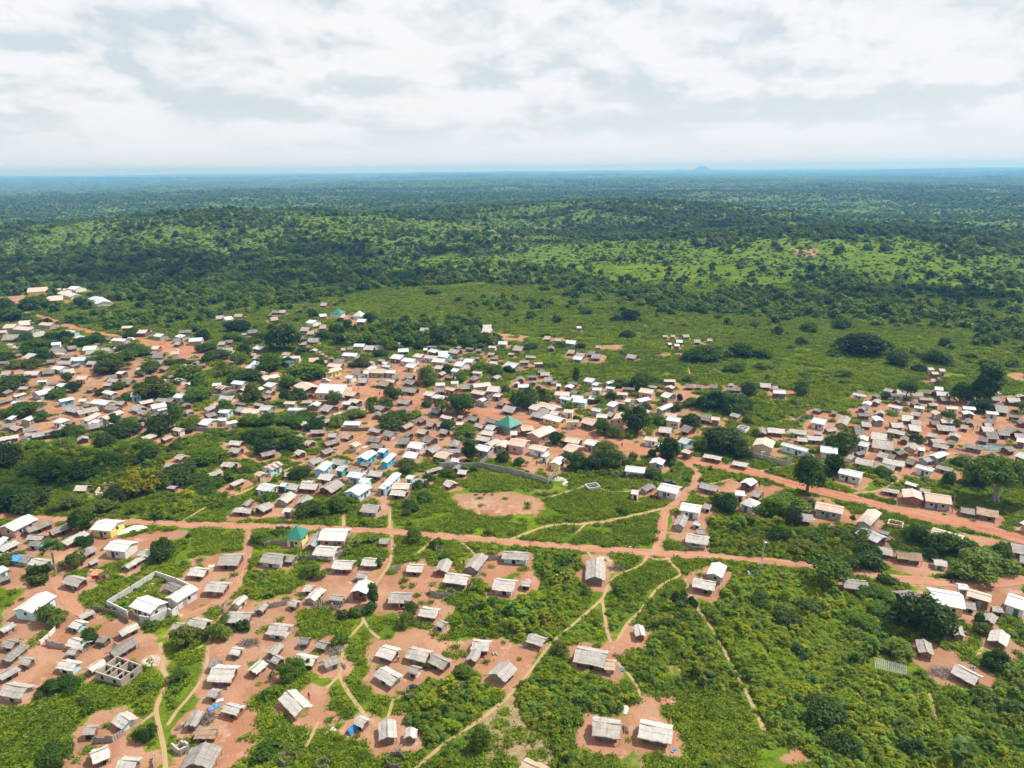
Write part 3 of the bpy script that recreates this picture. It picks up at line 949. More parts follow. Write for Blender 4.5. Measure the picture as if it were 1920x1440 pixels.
PATHS = [(2.6, [(955, 1012), (1030, 986), (1120, 980), (1198, 964), (1245, 953)]),
 (1.9, [(342, 978), (385, 952), (462, 920), (505, 900), (540, 880), (572, 868), (612, 846), (652, 830), (690, 812)]),
 (2.2, [(300, 1205), (306, 1235), (305, 1256), (315, 1275), (301, 1308), (293, 1330), (299, 1366), (307, 1402), (311, 1445)]),
 (1.5, [(1215, 1039), (1200, 1060), (1155, 1080), (1137, 1104), (1129, 1122), (1085, 1162), (1035, 1205), (1000, 1250), (956, 1302), (905, 1346), (832, 1396), (775, 1445)]),
 (1.4, [(1129, 1122), (1133, 1150), (1139, 1186), (1146, 1205)]),
 (1.4, [(1100, 1032), (1112, 1048), (1122, 1060)]),
 (1.5, [(1250, 1045), (1262, 1060), (1276, 1077), (1236, 1100), (1201, 1145), (1177, 1168), (1157, 1202)]),
 (1.1, [(1210, 1042), (1235, 1050), (1258, 1046)]),
 (1.4, [(1285, 1085), (1297, 1117), (1307, 1140), (1331, 1173), (1361, 1226), (1386, 1272), (1411, 1323), (1437, 1378)]),
 (1.2, [(1152, 1238), (1180, 1266), (1196, 1290), (1206, 1325)]),
 (1.4, [(645, 1216), (660, 1190), (682, 1163), (672, 1148)]), (1.4, [(682, 1163), (697, 1185), (712, 1197)]),
 (1.5, [(643, 1212), (641, 1255), (636, 1266), (653, 1298), (681, 1336), (698, 1352)]), (1.3, [(636, 1266), (612, 1291)]),
 (1.2, [(597, 1354), (582, 1384), (573, 1400)]), (1.1, [(738, 1310), (727, 1346)]),
 (2.6, [(636, 932), (643, 960), (645, 986)]), (1.8, [(731, 955), (731, 994), (735, 1006), (735, 1036), (727, 1063), (702, 1098)]),
 (1.1, [(852, 1010), (872, 1022), (893, 1042)]), (1.5, [(780, 1040), (800, 1023), (812, 1012)]),
 (1.8, [(1600, 925), (1645, 920), (1673, 908), (1684, 897), (1680, 886), (1690, 876), (1712, 872)]),
 (1.4, [(1445, 738), (1450, 754), (1463, 768), (1488, 786), (1502, 797)]),
 (1.6, [(1242, 880), (1231, 905)]), (1.8, [(1374, 897), (1344, 905), (1300, 912)]), (1.8, [(1425, 883), (1493, 868)]),
 (1.3, [(1852, 1196), (1832, 1232)]), (1.3, [(1742, 1300), (1757, 1352)]),
 (1.4, [(425, 1122), (408, 1170), (392, 1202), (386, 1256), (361, 1298), (330, 1335), (314, 1360)]),
 (1.2, [(392, 1202), (352, 1228)]), (1.2, [(260, 1360), (290, 1335)]), (1.3, [(694, 835), (700, 820), (692, 790)]),
 (1.4, [(1160, 892), (1195, 880)]), (1.0, [(1020, 935), (1085, 915), (1105, 908)]), (1.0, [(1110, 910), (1150, 922), (1185, 920)]),
 (1.2, [(1291, 668), (1293, 700), (1305, 702)]), (1.6, [(1335, 690), (1360, 700), (1390, 704)]), (1.2, [(832, 605), (848, 590)]),
 (1.0, [(1100, 980), (1080, 1000)]), (0.9, [(885, 935), (900, 965)]), (1.2, [(400, 832), (420, 830), (440, 845), (470, 862), (492, 867)]),
 (1.3, [(1885, 380), (1905, 386), (1925, 398)])]

# bare ground: strength, wobble (m), polygon in photo pixels
DIRT = [
 (1.0, 2.5, [(840, 938), (866, 925), (935, 926), (1003, 933), (1032, 960), (978, 971), (900, 968), (860, 957)]),
 (0.95, 3, [(478, 1135), (560, 1095), (600, 1060), (640, 1062), (700, 1062), (730, 1075), (800, 1038), (850, 1090), (842, 1130), (800, 1172), (740, 1150), (705, 1142), (660, 1128), (600, 1120), (572, 1140), (560, 1182), (568, 1205), (500, 1215), (430, 1190), (440, 1150)]),
 (0.95, 3, [(420, 1180), (560, 1196), (640, 1196), (640, 1242), (560, 1262), (515, 1292), (470, 1310), (405, 1370), (395, 1445), (450, 1445), (480, 1390), (440, 1330), (380, 1300), (390, 1230)]),
 (0.95, 3, [(700, 1190), (800, 1185), (870, 1212), (945, 1190), (1030, 1198), (1020, 1225), (990, 1255), (950, 1292), (900, 1262), (860, 1272), (790, 1262), (740, 1292), (700, 1272), (690, 1230)]),
 (0.95, 2, [(568, 1295), (610, 1288), (628, 1315), (655, 1352), (600, 1362), (560, 1348)]),
 (0.9, 3, [(1065, 1208), (1130, 1192), (1175, 1168), (1235, 1182), (1228, 1202), (1190, 1216), (1150, 1238), (1135, 1262), (1080, 1262), (1072, 1240)]),
 (0.75, 3, [(1190, 1282), (1270, 1286), (1280, 1340), (1282, 1430), (1180, 1425), (1166, 1345)]),
 (0.95, 2, [(1275, 1070), (1320, 1060), (1362, 1062), (1370, 1090), (1330, 1118), (1295, 1112)]),
 (0.95, 2, [(1093, 1042), (1150, 1036), (1160, 1058), (1140, 1082), (1098, 1070)]),
 (0.95, 3, [(0, 1145), (60, 1105), (130, 1085), (150, 1140), (240, 1165), (262, 1185), (190, 1250), (100, 1292), (0, 1300)]),
 (0.9, 3, [(0, 1050), (60, 1075), (105, 1058), (160, 1020), (205, 1042), (150, 1080), (80, 1100), (0, 1112)]),
 (0.9, 3, [(60, 985), (200, 990), (300, 1000), (380, 990), (470, 985), (350, 1000), (290, 1030), (210, 1060), (130, 1075), (60, 1030)]),
 (0.95, 2, [(340, 1050), (400, 1040), (462, 1030), (455, 1080), (425, 1115), (375, 1120), (350, 1080)]),
 (0.9, 2, [(230, 1200), (280, 1180), (320, 1230), (312, 1260), (240, 1250)]),
 (0.85, 2, [(160, 1340), (240, 1330), (270, 1370), (275, 1445), (40, 1445), (130, 1400)]),
 (0.9, 3, [(480, 945), (600, 930), (560, 960), (500, 975), (450, 965)]),
 (0.95, 2, [(700, 925), (740, 920), (740, 955), (700, 962)]),
 (0.9, 3, [(1290, 940), (1330, 990), (1350, 1020), (1260, 1022), (1255, 990)]),
 (0.85, 3, [(960, 1040), (1000, 1038), (1000, 1120), (960, 1130)]), (0.85, 3, [(880, 1040), (960, 1045), (975, 1085), (905, 1092)]),
 (0.9, 3, [(1440, 905), (1520, 928), (1600, 950), (1600, 965), (1540, 962), (1490, 950), (1440, 930), (1340, 915), (1350, 895)]),
 (0.9, 3, [(1640, 955), (1720, 955), (1860, 975), (1910, 1000), (1860, 1000), (1700, 970)]),
 (0.9, 2, [(1520, 960), (1640, 965), (1635, 985), (1540, 985)]), (0.85, 3, [(1800, 1000), (1920, 1020), (1920, 1040), (1830, 1025)]),
 (0.95, 3, [(1670, 1075), (1760, 1095), (1925, 1085), (1925, 1130), (1840, 1110), (1720, 1105), (1685, 1095)]),
 (0.9, 3, [(1650, 1055), (1680, 1055), (1760, 1085), (1700, 1082)]),
 (0.9, 3, [(1705, 1225), (1760, 1215), (1850, 1240), (1870, 1270), (1850, 1300), (1780, 1290), (1730, 1255)]),
 (0.9, 2, [(1890, 1190), (1925, 1215), (1925, 1240), (1875, 1215)]),
 (0.9, 2, [(1455, 1395), (1490, 1390), (1540, 1445), (1455, 1445)]), (0.8, 1, [(1745, 1355), (1780, 1365), (1765, 1392), (1748, 1380)]),
 (0.9, 1, [(1255, 1235), (1280, 1230), (1292, 1275), (1272, 1280)]),
 # the close-built middle of the village
 (0.72, 6, [(540, 705), (640, 700), (760, 672), (850, 672), (860, 700), (760, 725), (900, 745), (1000, 745), (1200, 800), (1255, 850), (1200, 865), (1040, 875), (880, 860), (700, 870), (620, 840), (640, 790), (560, 745)]),
 (0.9, 3, [(1020, 840), (1045, 870), (990, 885), (930, 850), (960, 820)]),
 (0.9, 4, [(640, 690), (760, 680), (860, 690), (850, 705), (720, 715)]),
 (0.62, 5, [(0, 690), (120, 660), (250, 650), (330, 700), (250, 740), (300, 780), (200, 800), (60, 830), (0, 830)]),
 (0.9, 4, [(250, 640), (370, 640), (382, 675), (340, 682), (290, 660)]),
 (0.95, 3, [(30, 725), (110, 705), (110, 715), (30, 745)]), (0.9, 3, [(0, 772), (80, 740), (100, 750), (30, 780)]),
 (0.78, 5, [(1640, 740), (1750, 738), (1925, 745), (1925, 905), (1860, 865), (1780, 862), (1700, 880), (1600, 865), (1600, 790), (1690, 775), (1850, 785), (1680, 755)]),
 (0.85, 3, [(1280, 718), (1400, 722), (1395, 732), (1290, 730)]), (0.9, 3, [(1430, 728), (1530, 735), (1525, 742), (1440, 742)]),
 (0.7, 3, [(1415, 800), (1600, 805), (1620, 850), (1480, 830), (1420, 820)]), (0.9, 3, [(1390, 835), (1490, 850), (1470, 862), (1390, 850)]),
 (0.9, 2, [(0, 557), (60, 550), (110, 552), (70, 560), (20, 575), (0, 575)]), (0.9, 3, [(940, 625), (990, 628), (975, 642), (935, 640)]),
 (0.9, 2, [(1225, 665), (1290, 662), (1285, 668), (1230, 670)]), (0.85, 2, [(1015, 632), (1060, 632), (1060, 642), (1010, 640)]),
 (0.9, 2, [(1125, 648), (1170, 646), (1170, 656), (1130, 655)]), (0.9, 2, [(1060, 660), (1140, 665), (1140, 675), (1060, 674)]),
 (0.9, 2, [(1880, 698), (1925, 696), (1925, 716), (1895, 712)]), (0.9, 2, [(905, 625), (930, 620), (960, 635), (920, 632)]),
 (0.9, 2, [(510, 590), (535, 588), (530, 593), (505, 592)]), (0.9, 2, [(640, 593), (670, 598), (670, 610), (640, 605)]),
 (0.7, 3, [(1300, 725), (1240, 740), (1290, 800), (1320, 800)]), (0.75, 2, [(1480, 780), (1500, 790), (1460, 795), (1440, 798)]),
 (0.7, 3, [(465, 450), (500, 443), (505, 448), (475, 458)]), (0.6, 4, [(560, 405), (480, 408), (440, 406), (520, 403)]), (0.6, 4, [(1300, 545), (1320, 545), (1315, 550), (1295, 549)]),
 (0.6, 4, [(1480, 490), (1530, 492), (1530, 500), (1490, 500)]), (0.6, 4, [(840, 448), (880, 446), (870, 455), (840, 454)]), (0.6, 3, [(960, 460), (1000, 462), (990, 470), (960, 468)])]
SAND = [(0.9, 1.0, [(1204, 1006), (1215, 1001), (1232, 1002), (1236, 1010), (1222, 1016), (1206, 1013)]),
 (0.8, 1.0, [(1122, 1045), (1145, 1041), (1152, 1052), (1138, 1060), (1122, 1058)]),
 (0.9, 1.0, [(255, 1238), (285, 1228), (306, 1232), (302, 1246), (280, 1252), (262, 1250)]),
 (0.7, 1.0, [(50, 1192), (66, 1190), (68, 1202), (54, 1204)]), (0.55, 1.5, [(252, 1005), (290, 1002), (270, 1022), (255, 1020)]),
 (0.55, 1.5, [(300, 1155), (340, 1148), (368, 1128), (360, 1150), (320, 1168), (290, 1165)]),
 (0.9, 1.0, [(152, 934), (175, 924), (188, 928), (172, 933)]), (0.5, 2, [(1240, 938), (1270, 935), (1262, 952), (1245, 955)]),
 (0.45, 2, [(925, 1225), (955, 1210), (955, 1250), (920, 1255)]), (0.5, 1.5, [(1172, 1388), (1185, 1385), (1192, 1408), (1178, 1406)]),
 (0.6, 2, [(1500, 955), (1530, 945), (1560, 960), (1520, 965)]), (0.6, 2, [(1245, 870), (1265, 876), (1258, 884), (1245, 880)]),
 (0.33, 3, [(845, 938), (935, 930), (1026, 960), (900, 965)]), (0.35, 3, [(700, 925), (740, 920), (740, 955), (700, 962)]),
 (0.5, 2, [(1683, 1062), (1700, 1072), (1712, 1082), (1690, 1076)]), (0.35, 3, [(800, 1195), (880, 1215), (860, 1240), (780, 1215)])]
DRY = [(1.0, 3, [(880, 1345), (950, 1305), (1000, 1345), (1068, 1395), (1060, 1445), (850, 1445), (900, 1390)]),
 (0.6, 3, [(1190, 1282), (1270, 1286), (1285, 1440), (1180, 1440), (1120, 1335), (1165, 1335)]), (0.5, 3, [(1595, 1075), (1660, 1085), (1665, 1110), (1600, 1110)]),
 (0.5, 3, [(960, 905), (1060, 905), (1080, 925), (990, 940)]), (0.5, 3, [(1585, 925), (1640, 900), (1620, 930)]), (0.5, 2, [(85, 925), (150, 915), (150, 935), (100, 940)]),
 (0.5, 3, [(1460, 782), (1490, 785), (1490, 798), (1445, 798)])]
# low grass and weeds: few shrubs stand here
LOW = [[(735, 965), (850, 885), (1040, 890), (1210, 935), (1242, 962), (960, 1008), (745, 992)], [(960, 1014), (1240, 962), (1232, 1030), (1100, 1025)],
 [(0, 1330), (150, 1262), (232, 1302), (300, 1292), (290, 1345), (170, 1340), (150, 1400), (60, 1440), (0, 1440)],
 [(312, 1245), (350, 1222), (388, 1230), (380, 1290), (320, 1345), (300, 1310)], [(355, 1100), (425, 1130), (400, 1150), (350, 1150)], [(340, 990), (455, 990), (440, 1015), (330, 1045)],
 [(610, 1270), (640, 1265), (690, 1345), (640, 1350)], [(655, 1280), (740, 1300), (700, 1340)], [(1130, 900), (1200, 905), (1180, 920), (1080, 905)], [(1440, 880), (1600, 900), (1600, 925), (1430, 905)],
 [(580, 560), (1000, 560), (1200, 620), (940, 620), (760, 600), (580, 590)], [(1600, 700), (1925, 700), (1925, 735), (1700, 730)], [(1150, 630), (1400, 640), (1500, 700), (1280, 712), (1150, 665)],
 [(1560, 560), (1925, 560), (1925, 690), (1560, 690)], [(1180, 600), (1560, 600), (1560, 680), (1300, 640)], [(500, 480), (760, 440), (620, 430), (470, 440)]]
# taller scrub that closes into a thicket
THICK = [[(1290, 1120), (1420, 1075), (1560, 1100), (1700, 1190), (1745, 1300), (1700, 1445), (1500, 1445), (1430, 1370), (1330, 1170)], [(955, 1310), (1010, 1255), (1060, 1235), (1100, 1280), (1170, 1310), (1180, 1340), (1080, 1350), (1090, 1440), (1030, 1440), (1010, 1370)],
 [(1740, 1310), (1925, 1300), (1925, 1445), (1700, 1445)], [(850, 1165), (900, 1085), (1080, 1060), (1120, 1090), (1040, 1180), (920, 1190)], [(1140, 1190), (1220, 1110), (1290, 1130), (1330, 1180), (1400, 1300), (1290, 1290), (1190, 1270)],
 [(1440, 975), (1640, 1000), (1650, 1050), (1500, 1050), (1300, 1020), (1320, 975)], [(0, 870), (60, 850), (300, 830), (320, 900), (230, 930), (100, 905), (0, 960)],
 [(760, 1300), (940, 1290), (900, 1340), (820, 1390), (740, 1400), (760, 1340)], [(360, 900), (480, 890), (420, 935), (300, 970), (250, 960)]]
FOREST = [[(0, 478), (250, 470), (420, 485), (560, 470), (720, 500), (960, 525), (760, 540), (560, 565), (400, 598), (330, 612), (150, 600), (0, 560)],
 [(720, 495), (1000, 500), (1120, 530), (1330, 555), (1560, 520), (1700, 535), (1925, 560), (1925, 640), (1780, 622), (1500, 598), (1330, 590), (1130, 568), (960, 540)],
 [(960, 425), (1250, 405), (1440, 430), (1640, 440), (1925, 430), (1925, 480), (1560, 485), (1300, 470), (1100, 460)], [(0, 385), (150, 395), (300, 410), (100, 440), (0, 470)],
 [(640, 620), (860, 600), (960, 640), (900, 665), (760, 660), (640, 660)], [(0, 610), (90, 560), (200, 575), (380, 600), (370, 625), (200, 618), (60, 600)]]
WOODED_VALLEYS = [(0, 345, 1920, 352), (700, 372, 1300, 384)]

PEOPLE = [(580, 1312, 'pink dress', 'on the sandy yard by the yellow gabled hut'), (747, 1240, 'white shirt', 'between the thatched houses above the reed pens'), (870, 1060, 'dark clothes', 'in the yard before the curved reed screen'),
 (1424, 913, 'dark clothes', 'at the open verge of the main road'), (1430, 931, 'red shirt', 'beside the white hipped house'), (1006, 872, 'dark clothes', 'alone in the red yard of the orange yellow gabled house'),
 (1023, 874, 'black clothes', 'in the gathering by the orange yellow gable, on its outer edge'), (1028, 876, 'red shirt', 'in the gathering by the orange yellow gable'), (1032, 877, 'white shirt', 'in the gathering by the orange yellow gable'), (1035, 875, 'black clothes', 'close against the orange yellow gable wall'),
 (1166, 838, 'black clothes', 'walking on the main road'), (813, 807, 'dark clothes', 'in the small red yard behind the white box roof'), (712, 741, 'black clothes', 'walking on the main road near the great mango'), (1227, 916, 'red shirt', 'behind the clean white box house'), (1231, 917, 'black clothes', 'behind the clean white box house'),
 (291, 981, 'black clothes', 'walking on the side road near its bend'), (176, 1017, 'black clothes', 'in the yard between long thatched roofs'), (1571, 973, 'red shirt', 'at the cream walled tin house'), (1824, 806, 'black clothes', 'in the middle of the wide red yard'), (1832, 804, 'white shirt', 'in the middle of the wide red yard'), (1846, 804, 'red shirt', 'in the wide red yard by the grey huts'),
 (1886, 752, 'red shirt', 'on the far red yard under the tallest tree'), (757, 1147, 'white shirt', 'by the little round tree'), (749, 1143, 'pink dress', 'by the little round tree')]
# ------------------------------------------------------------------ materials
def leaf_mat(name, c_lo, c_hi, trans=0.3, var=0.5):
    m, T = mat(name)
    pos = T.add('ShaderNodeNewGeometry').outputs['Position']
    rnd = T.add('ShaderNodeObjectInfo').outputs['Random']
    n1 = T.noise(pos, 0.9, 2, 0.6)
    n2 = T.noise(pos, 0.021, 3, 0.6)
    f = T.math('ADD', T.math('MULTIPLY', n1, 0.55), T.math('MULTIPLY', rnd, var))
    f = T.math('ADD', f, T.math('MULTIPLY', T.math('SUBTRACT', n2, 0.5), 0.9), clamp=True)
    c = T.mix(T.smooth(f, 0.12, 0.85), c_lo, c_hi)
    d = T.add('ShaderNodeBsdfDiffuse', ins={'Color': c})
    t = T.add('ShaderNodeBsdfTranslucent', ins={'Color': T.mix(0.5, c, (0.14, 0.20, 0.02))})
    mx = T.add('ShaderNodeMixShader', ins={0: trans, 1: d.outputs[0], 2: t.outputs[0]})
    g = T.add('ShaderNodeBsdfGlossy', ins={'Color': (1, 1, 1, 1), 'Roughness': 0.45})
    mg = T.add('ShaderNodeMixShader', ins={0: 0.008, 1: mx.outputs[0], 2: g.outputs[0]})
    out(T, mg.outputs[0]); return m

M_BUSH = leaf_mat('bush_leaves', (0.052, 0.098, 0.006), (0.235, 0.322, 0.011), 0.36, 0.38)
M_BUSH2 = leaf_mat('blue_green_leaves', (0.034, 0.080, 0.010), (0.155, 0.265, 0.022), 0.33, 0.35)
M_BUSH3 = leaf_mat('yellow_leaves', (0.085, 0.115, 0.008), (0.300, 0.330, 0.016), 0.36, 0.35)
M_WEED = leaf_mat('weed_leaves', (0.085, 0.142, 0.008), (0.23, 0.298, 0.013), 0.36, 0.38)
M_MANGO = leaf_mat('dark_leaves', (0.016, 0.042, 0.007), (0.066, 0.12, 0.012), 0.27)
M_ROUND = leaf_mat('mid_leaves', (0.026, 0.066, 0.006), (0.105, 0.18, 0.012), 0.33)
M_LIGHT = leaf_mat('light_leaves', (0.060, 0.105, 0.014), (0.140, 0.200, 0.025), 0.35)
M_GOLD = leaf_mat('golden_leaves', (0.085, 0.105, 0.008), (0.235, 0.225, 0.012), 0.35)
M_DEEP = leaf_mat('deep_leaves', (0.015, 0.034, 0.01), (0.055, 0.088, 0.014), 0.22)
M_PALM = leaf_mat('palm_leaves', (0.024, 0.055, 0.010), (0.085, 0.145, 0.024), 0.25)
M_OLIVE = leaf_mat('olive_leaves', (0.045, 0.062, 0.010), (0.135, 0.165, 0.022), 0.3)
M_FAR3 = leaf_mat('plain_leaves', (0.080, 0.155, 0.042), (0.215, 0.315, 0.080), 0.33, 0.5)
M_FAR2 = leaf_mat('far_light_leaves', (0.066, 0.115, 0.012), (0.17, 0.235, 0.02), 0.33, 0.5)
M_FAR = leaf_mat('far_leaves', (0.022, 0.058, 0.008), (0.085, 0.15, 0.014), 0.3, 0.5)

def plain_mat(name, a, b, scale=0.8, rough=0.95, detail=4, bump=0.0, spec=0.15):
    m, T = mat(name)
    pos = T.add('ShaderNodeNewGeometry').outputs['Position']
    rnd = T.add('ShaderNodeObjectInfo').outputs['Random']
    n = T.noise(pos, scale, detail, 0.6)
    f = T.math('ADD', n, T.math('MULTIPLY', T.math('SUBTRACT', rnd, 0.5), 0.35))
    c = T.mix(T.smooth(f, 0.3, 0.72), a, b)
    p = T.add('ShaderNodeBsdfPrincipled', ins={'Base Color': c, 'Roughness': rough, 'Specular IOR Level': spec})
    if bump:
        bp = T.add('ShaderNodeBump', ins={'Strength': bump, 'Distance': 0.1, 'Height': T.noise(pos, scale * 6, 3)})
        T.l.new(bp.outputs[0], p.inputs['Normal'])
    out(T, p.outputs[0]); return m

def thatch_mat(name, a, b, dark):
    m, T = mat(name)
    uv = T.add('ShaderNodeTexCoord').outputs['UV']
    pos = T.add('ShaderNodeNewGeometry').outputs['Position']
    rnd = T.add('ShaderNodeObjectInfo').outputs['Random']
    sep = T.add('ShaderNodeSeparateXYZ', ins={0: uv})
    u, v = sep.outputs[0], sep.outputs[1]
    streak = T.noise(T.add('ShaderNodeCombineXYZ', ins={0: T.math('MULTIPLY', u, 3.2), 1: T.math('MULTIPLY', v, 0.35), 2: T.math('MULTIPLY', rnd, 90)}).outputs[0], 1.0, 4, 0.65)
    blot = T.noise(pos, 0.42, 4, 0.6)
    course = T.math('FRACT', T.math('ADD', T.math('MULTIPLY', v, 0.72), T.math('MULTIPLY', blot, 0.5)))     # overlapping mats laid in courses
    edge = T.smooth(course, 0.0, 0.16, 0.72, 1.0)
    f = T.math('ADD', T.math('MULTIPLY', streak, 0.62), T.math('MULTIPLY', blot, 0.42))
    f = T.math('ADD', f, T.math('MULTIPLY', T.math('SUBTRACT', rnd, 0.5), 0.30))
    c = T.mix(T.smooth(f, 0.30, 0.74), a, b)
    c = T.mix(T.smooth(streak, 0.60, 0.74, 0.0, 0.55), c, dark)
    ed = T.add('ShaderNodeCombineColor', ins={0: edge, 1: edge, 2: edge}).outputs[0]
    c = T.mix(1.0, c, ed, 'MULTIPLY')
    p = T.add('ShaderNodeBsdfPrincipled', ins={'Base Color': c, 'Roughness': 0.95, 'Specular IOR Level': 0.1})
    bp = T.add('ShaderNodeBump', ins={'Strength': 0.55, 'Distance': 0.12, 'Height': T.math('ADD', streak, T.math('MULTIPLY', course, 0.4))})
    T.l.new(bp.outputs[0], p.inputs['Normal'])
    out(T, p.outputs[0]); return m

def metal_mat(name, a, b, stain, stain_amt=0.35, rough=0.45):
    m, T = mat(name)
    uv = T.add('ShaderNodeTexCoord').outputs['UV']
    pos = T.add('ShaderNodeNewGeometry').outputs['Position']
    rnd = T.add('ShaderNodeObjectInfo').outputs['Random']
    sep = T.add('ShaderNodeSeparateXYZ', ins={0: uv}); u, v = sep.outputs[0], sep.outputs[1]
    sheet = T.add('ShaderNodeTexBrick', offset=0.0, ins={'Vector': uv, 'Color1': (0.0, 0, 0, 1), 'Color2': (1, 1, 1, 1), 'Mortar': (0, 0, 0, 1),
                  'Scale': 1.0, 'Mortar Size': 0.0, 'Brick Width': 0.9, 'Row Height': 2.4})
    blot = T.noise(pos, 0.35, 5, 0.65)
    run = T.noise(T.add('ShaderNodeCombineXYZ', ins={0: T.math('MULTIPLY', u, 1.7), 1: T.math('MULTIPLY', v, 0.22), 2: T.math('MULTIPLY', rnd, 50)}).outputs[0], 1.0, 4, 0.7)
    f = T.math('ADD', T.math('MULTIPLY', sheet.outputs[0], 0.30), T.math('MULTIPLY', blot, 0.7))
    c = T.mix(T.smooth(f, 0.2, 0.8), a, b)
    st = T.math('ADD', T.math('MULTIPLY', run, 0.6), T.math('MULTIPLY', rnd, 0.4))
    c = T.mix(T.smooth(st, 0.45, 0.80, 0.0, stain_amt), c, stain)
    lap = T.smooth(T.math('ABSOLUTE', T.math('SUBTRACT', T.math('FRACT', T.math('DIVIDE', v, 2.4)), 0.02)), 0.0, 0.025, 0.80, 1.0)
    lp = T.add('ShaderNodeCombineColor', ins={0: lap, 1: lap, 2: lap}).outputs[0]
    c = T.mix(1.0, c, lp, 'MULTIPLY')
    p = T.add('ShaderNodeBsdfPrincipled', ins={'Base Color': c, 'Roughness': rough, 'Metallic': 0.0, 'Specular IOR Level': 0.35})
    wv = T.math('SINE', T.math('MULTIPLY', u, 2 * math.pi / 0.18))
    bp = T.add('ShaderNodeBump', ins={'Strength': 0.3, 'Distance': 0.02, 'Height': wv})
    T.l.new(bp.outputs[0], p.inputs['Normal'])
    out(T, p.outputs[0]); return m

def striped_mat():
    m, T = mat('striped_tin')
    uv = T.add('ShaderNodeTexCoord').outputs['UV']
    pos = T.add('ShaderNodeNewGeometry').outputs['Position']
    u = T.add('ShaderNodeSeparateXYZ', ins={0: uv}).outputs[0]
    f = T.math('FRACT', T.math('ADD', T.math('DIVIDE', u, 2.1), T.math('MULTIPLY', T.noise(pos, 0.3, 2), 0.15)))
    s = T.smooth(f, 0.42, 0.5)
    c = T.mix(T.math('MULTIPLY', s, T.smooth(T.noise(pos, 1.1, 3), 0.3, 0.5)), (0.17, 0.035, 0.03), (0.50, 0.42, 0.40))
    p = T.add('ShaderNodeBsdfPrincipled', ins={'Base Color': c, 'Roughness': 0.6})
    out(T, p.outputs[0]); return m

ROOF_M = {'T': thatch_mat('pale_thatch', (0.265, 0.238, 0.212), (0.470, 0.442, 0.410), (0.150, 0.125, 0.105)),
          'D': thatch_mat('grey_thatch', (0.170, 0.150, 0.135), (0.335, 0.310, 0.290), (0.085, 0.070, 0.060)),
          'B': thatch_mat('tan_thatch', (0.250, 0.175, 0.115), (0.440, 0.340, 0.240), (0.120, 0.080, 0.055)),
          'W': metal_mat('white_tin', (0.46, 0.48, 0.50), (0.62, 0.635, 0.655), (0.43, 0.36, 0.31), 0.7),
          'P': metal_mat('dusty_tin', (0.43, 0.345, 0.285), (0.56, 0.48, 0.42), (0.40, 0.25, 0.17), 0.75, 0.7),
          'S': metal_mat('silver_tin', (0.36, 0.38, 0.39), (0.52, 0.53, 0.54), (0.28, 0.25, 0.22), 0.4),
          'R': striped_mat(),
          'G': metal_mat('green_tin', (0.016, 0.155, 0.115), (0.030, 0.210, 0.160), (0.05, 0.16, 0.13), 0.25, 0.5)}
WALL_M = {'r': plain_mat('red_mud', (0.150, 0.072, 0.045), (0.270, 0.135, 0.085), 1.2, bump=0.4),
          'm': plain_mat('brown_mud', (0.125, 0.085, 0.060), (0.225, 0.160, 0.120), 1.2, bump=0.4),
          'w': plain_mat('white_plaster', (0.52, 0.50, 0.47), (0.70, 0.69, 0.66), 0.7),
          'c': plain_mat('cement_wall', (0.27, 0.25, 0.225), (0.42, 0.40, 0.37), 0.8),
          'y': plain_mat('yellow_paint', (0.60, 0.46, 0.16), (0.72, 0.62, 0.28), 0.6),
          'k': plain_mat('pink_paint', (0.40, 0.22, 0.19), (0.55, 0.33, 0.29), 0.6),
          'b': plain_mat('blue_paint', (0.16, 0.38, 0.55), (0.30, 0.55, 0.70), 0.6),
          'B': plain_mat('bright_blue_paint', (0.035, 0.35, 0.56), (0.065, 0.46, 0.66), 0.6),
          'a': plain_mat('aqua_paint', (0.36, 0.58, 0.60), (0.52, 0.72, 0.73), 0.6),
          'o': plain_mat('cream_paint', (0.46, 0.35, 0.23), (0.62, 0.50, 0.36), 0.7),
          'g': plain_mat('teal_paint', (0.05, 0.26, 0.24), (0.10, 0.36, 0.33), 0.6)}
M_SHELL = plain_mat('raw_block', (0.27, 0.225, 0.18), (0.42, 0.365, 0.305), 0.8, bump=0.2)
M_WOOD = plain_mat('weathered_wood', (0.13, 0.105, 0.085), (0.30, 0.265, 0.23), 2.0)
M_PLANK = plain_mat('grey_planks', (0.10, 0.095, 0.09), (0.24, 0.225, 0.21), 3.0)
M_DARK = plain_mat('dark_opening', (0.012, 0.010, 0.009), (0.03, 0.025, 0.022), 1.0)
M_DOOR = [plain_mat('brown_door', (0.05, 0.03, 0.02), (0.10, 0.06, 0.04)), plain_mat('blue_door', (0.04, 0.10, 0.22), (0.08, 0.16, 0.30)), plain_mat('green_door', (0.04, 0.14, 0.10), (0.08, 0.2, 0.15)), plain_mat('tin_door', (0.25, 0.25, 0.25), (0.4, 0.4, 0.4))]
M_BLOCK = plain_mat('block_wall', (0.19, 0.18, 0.165), (0.33, 0.315, 0.295), 0.5, bump=0.2)
M_REED = plain_mat('reed_screen', (0.17, 0.145, 0.12), (0.38, 0.34, 0.30), 3.5, bump=0.6)
M_BARK = plain_mat('bark', (0.075, 0.060, 0.048), (0.17, 0.145, 0.12), 2.5, bump=0.5)
M_PALE_BARK = plain_mat('pale_bark', (0.20, 0.175, 0.15), (0.36, 0.33, 0.29), 2.0)
M_CANE = plain_mat('cane', (0.34, 0.36, 0.30), (0.52, 0.54, 0.47), 3.0)
M_BLUE_TARP = plain_mat('blue_tarpaulin', (0.03, 0.16, 0.42), (0.10, 0.34, 0.62), 1.5, 0.6)
M_TEAL_NET = plain_mat('teal_netting', (0.10, 0.22, 0.20), (0.26, 0.40, 0.37), 1.0, 0.8)
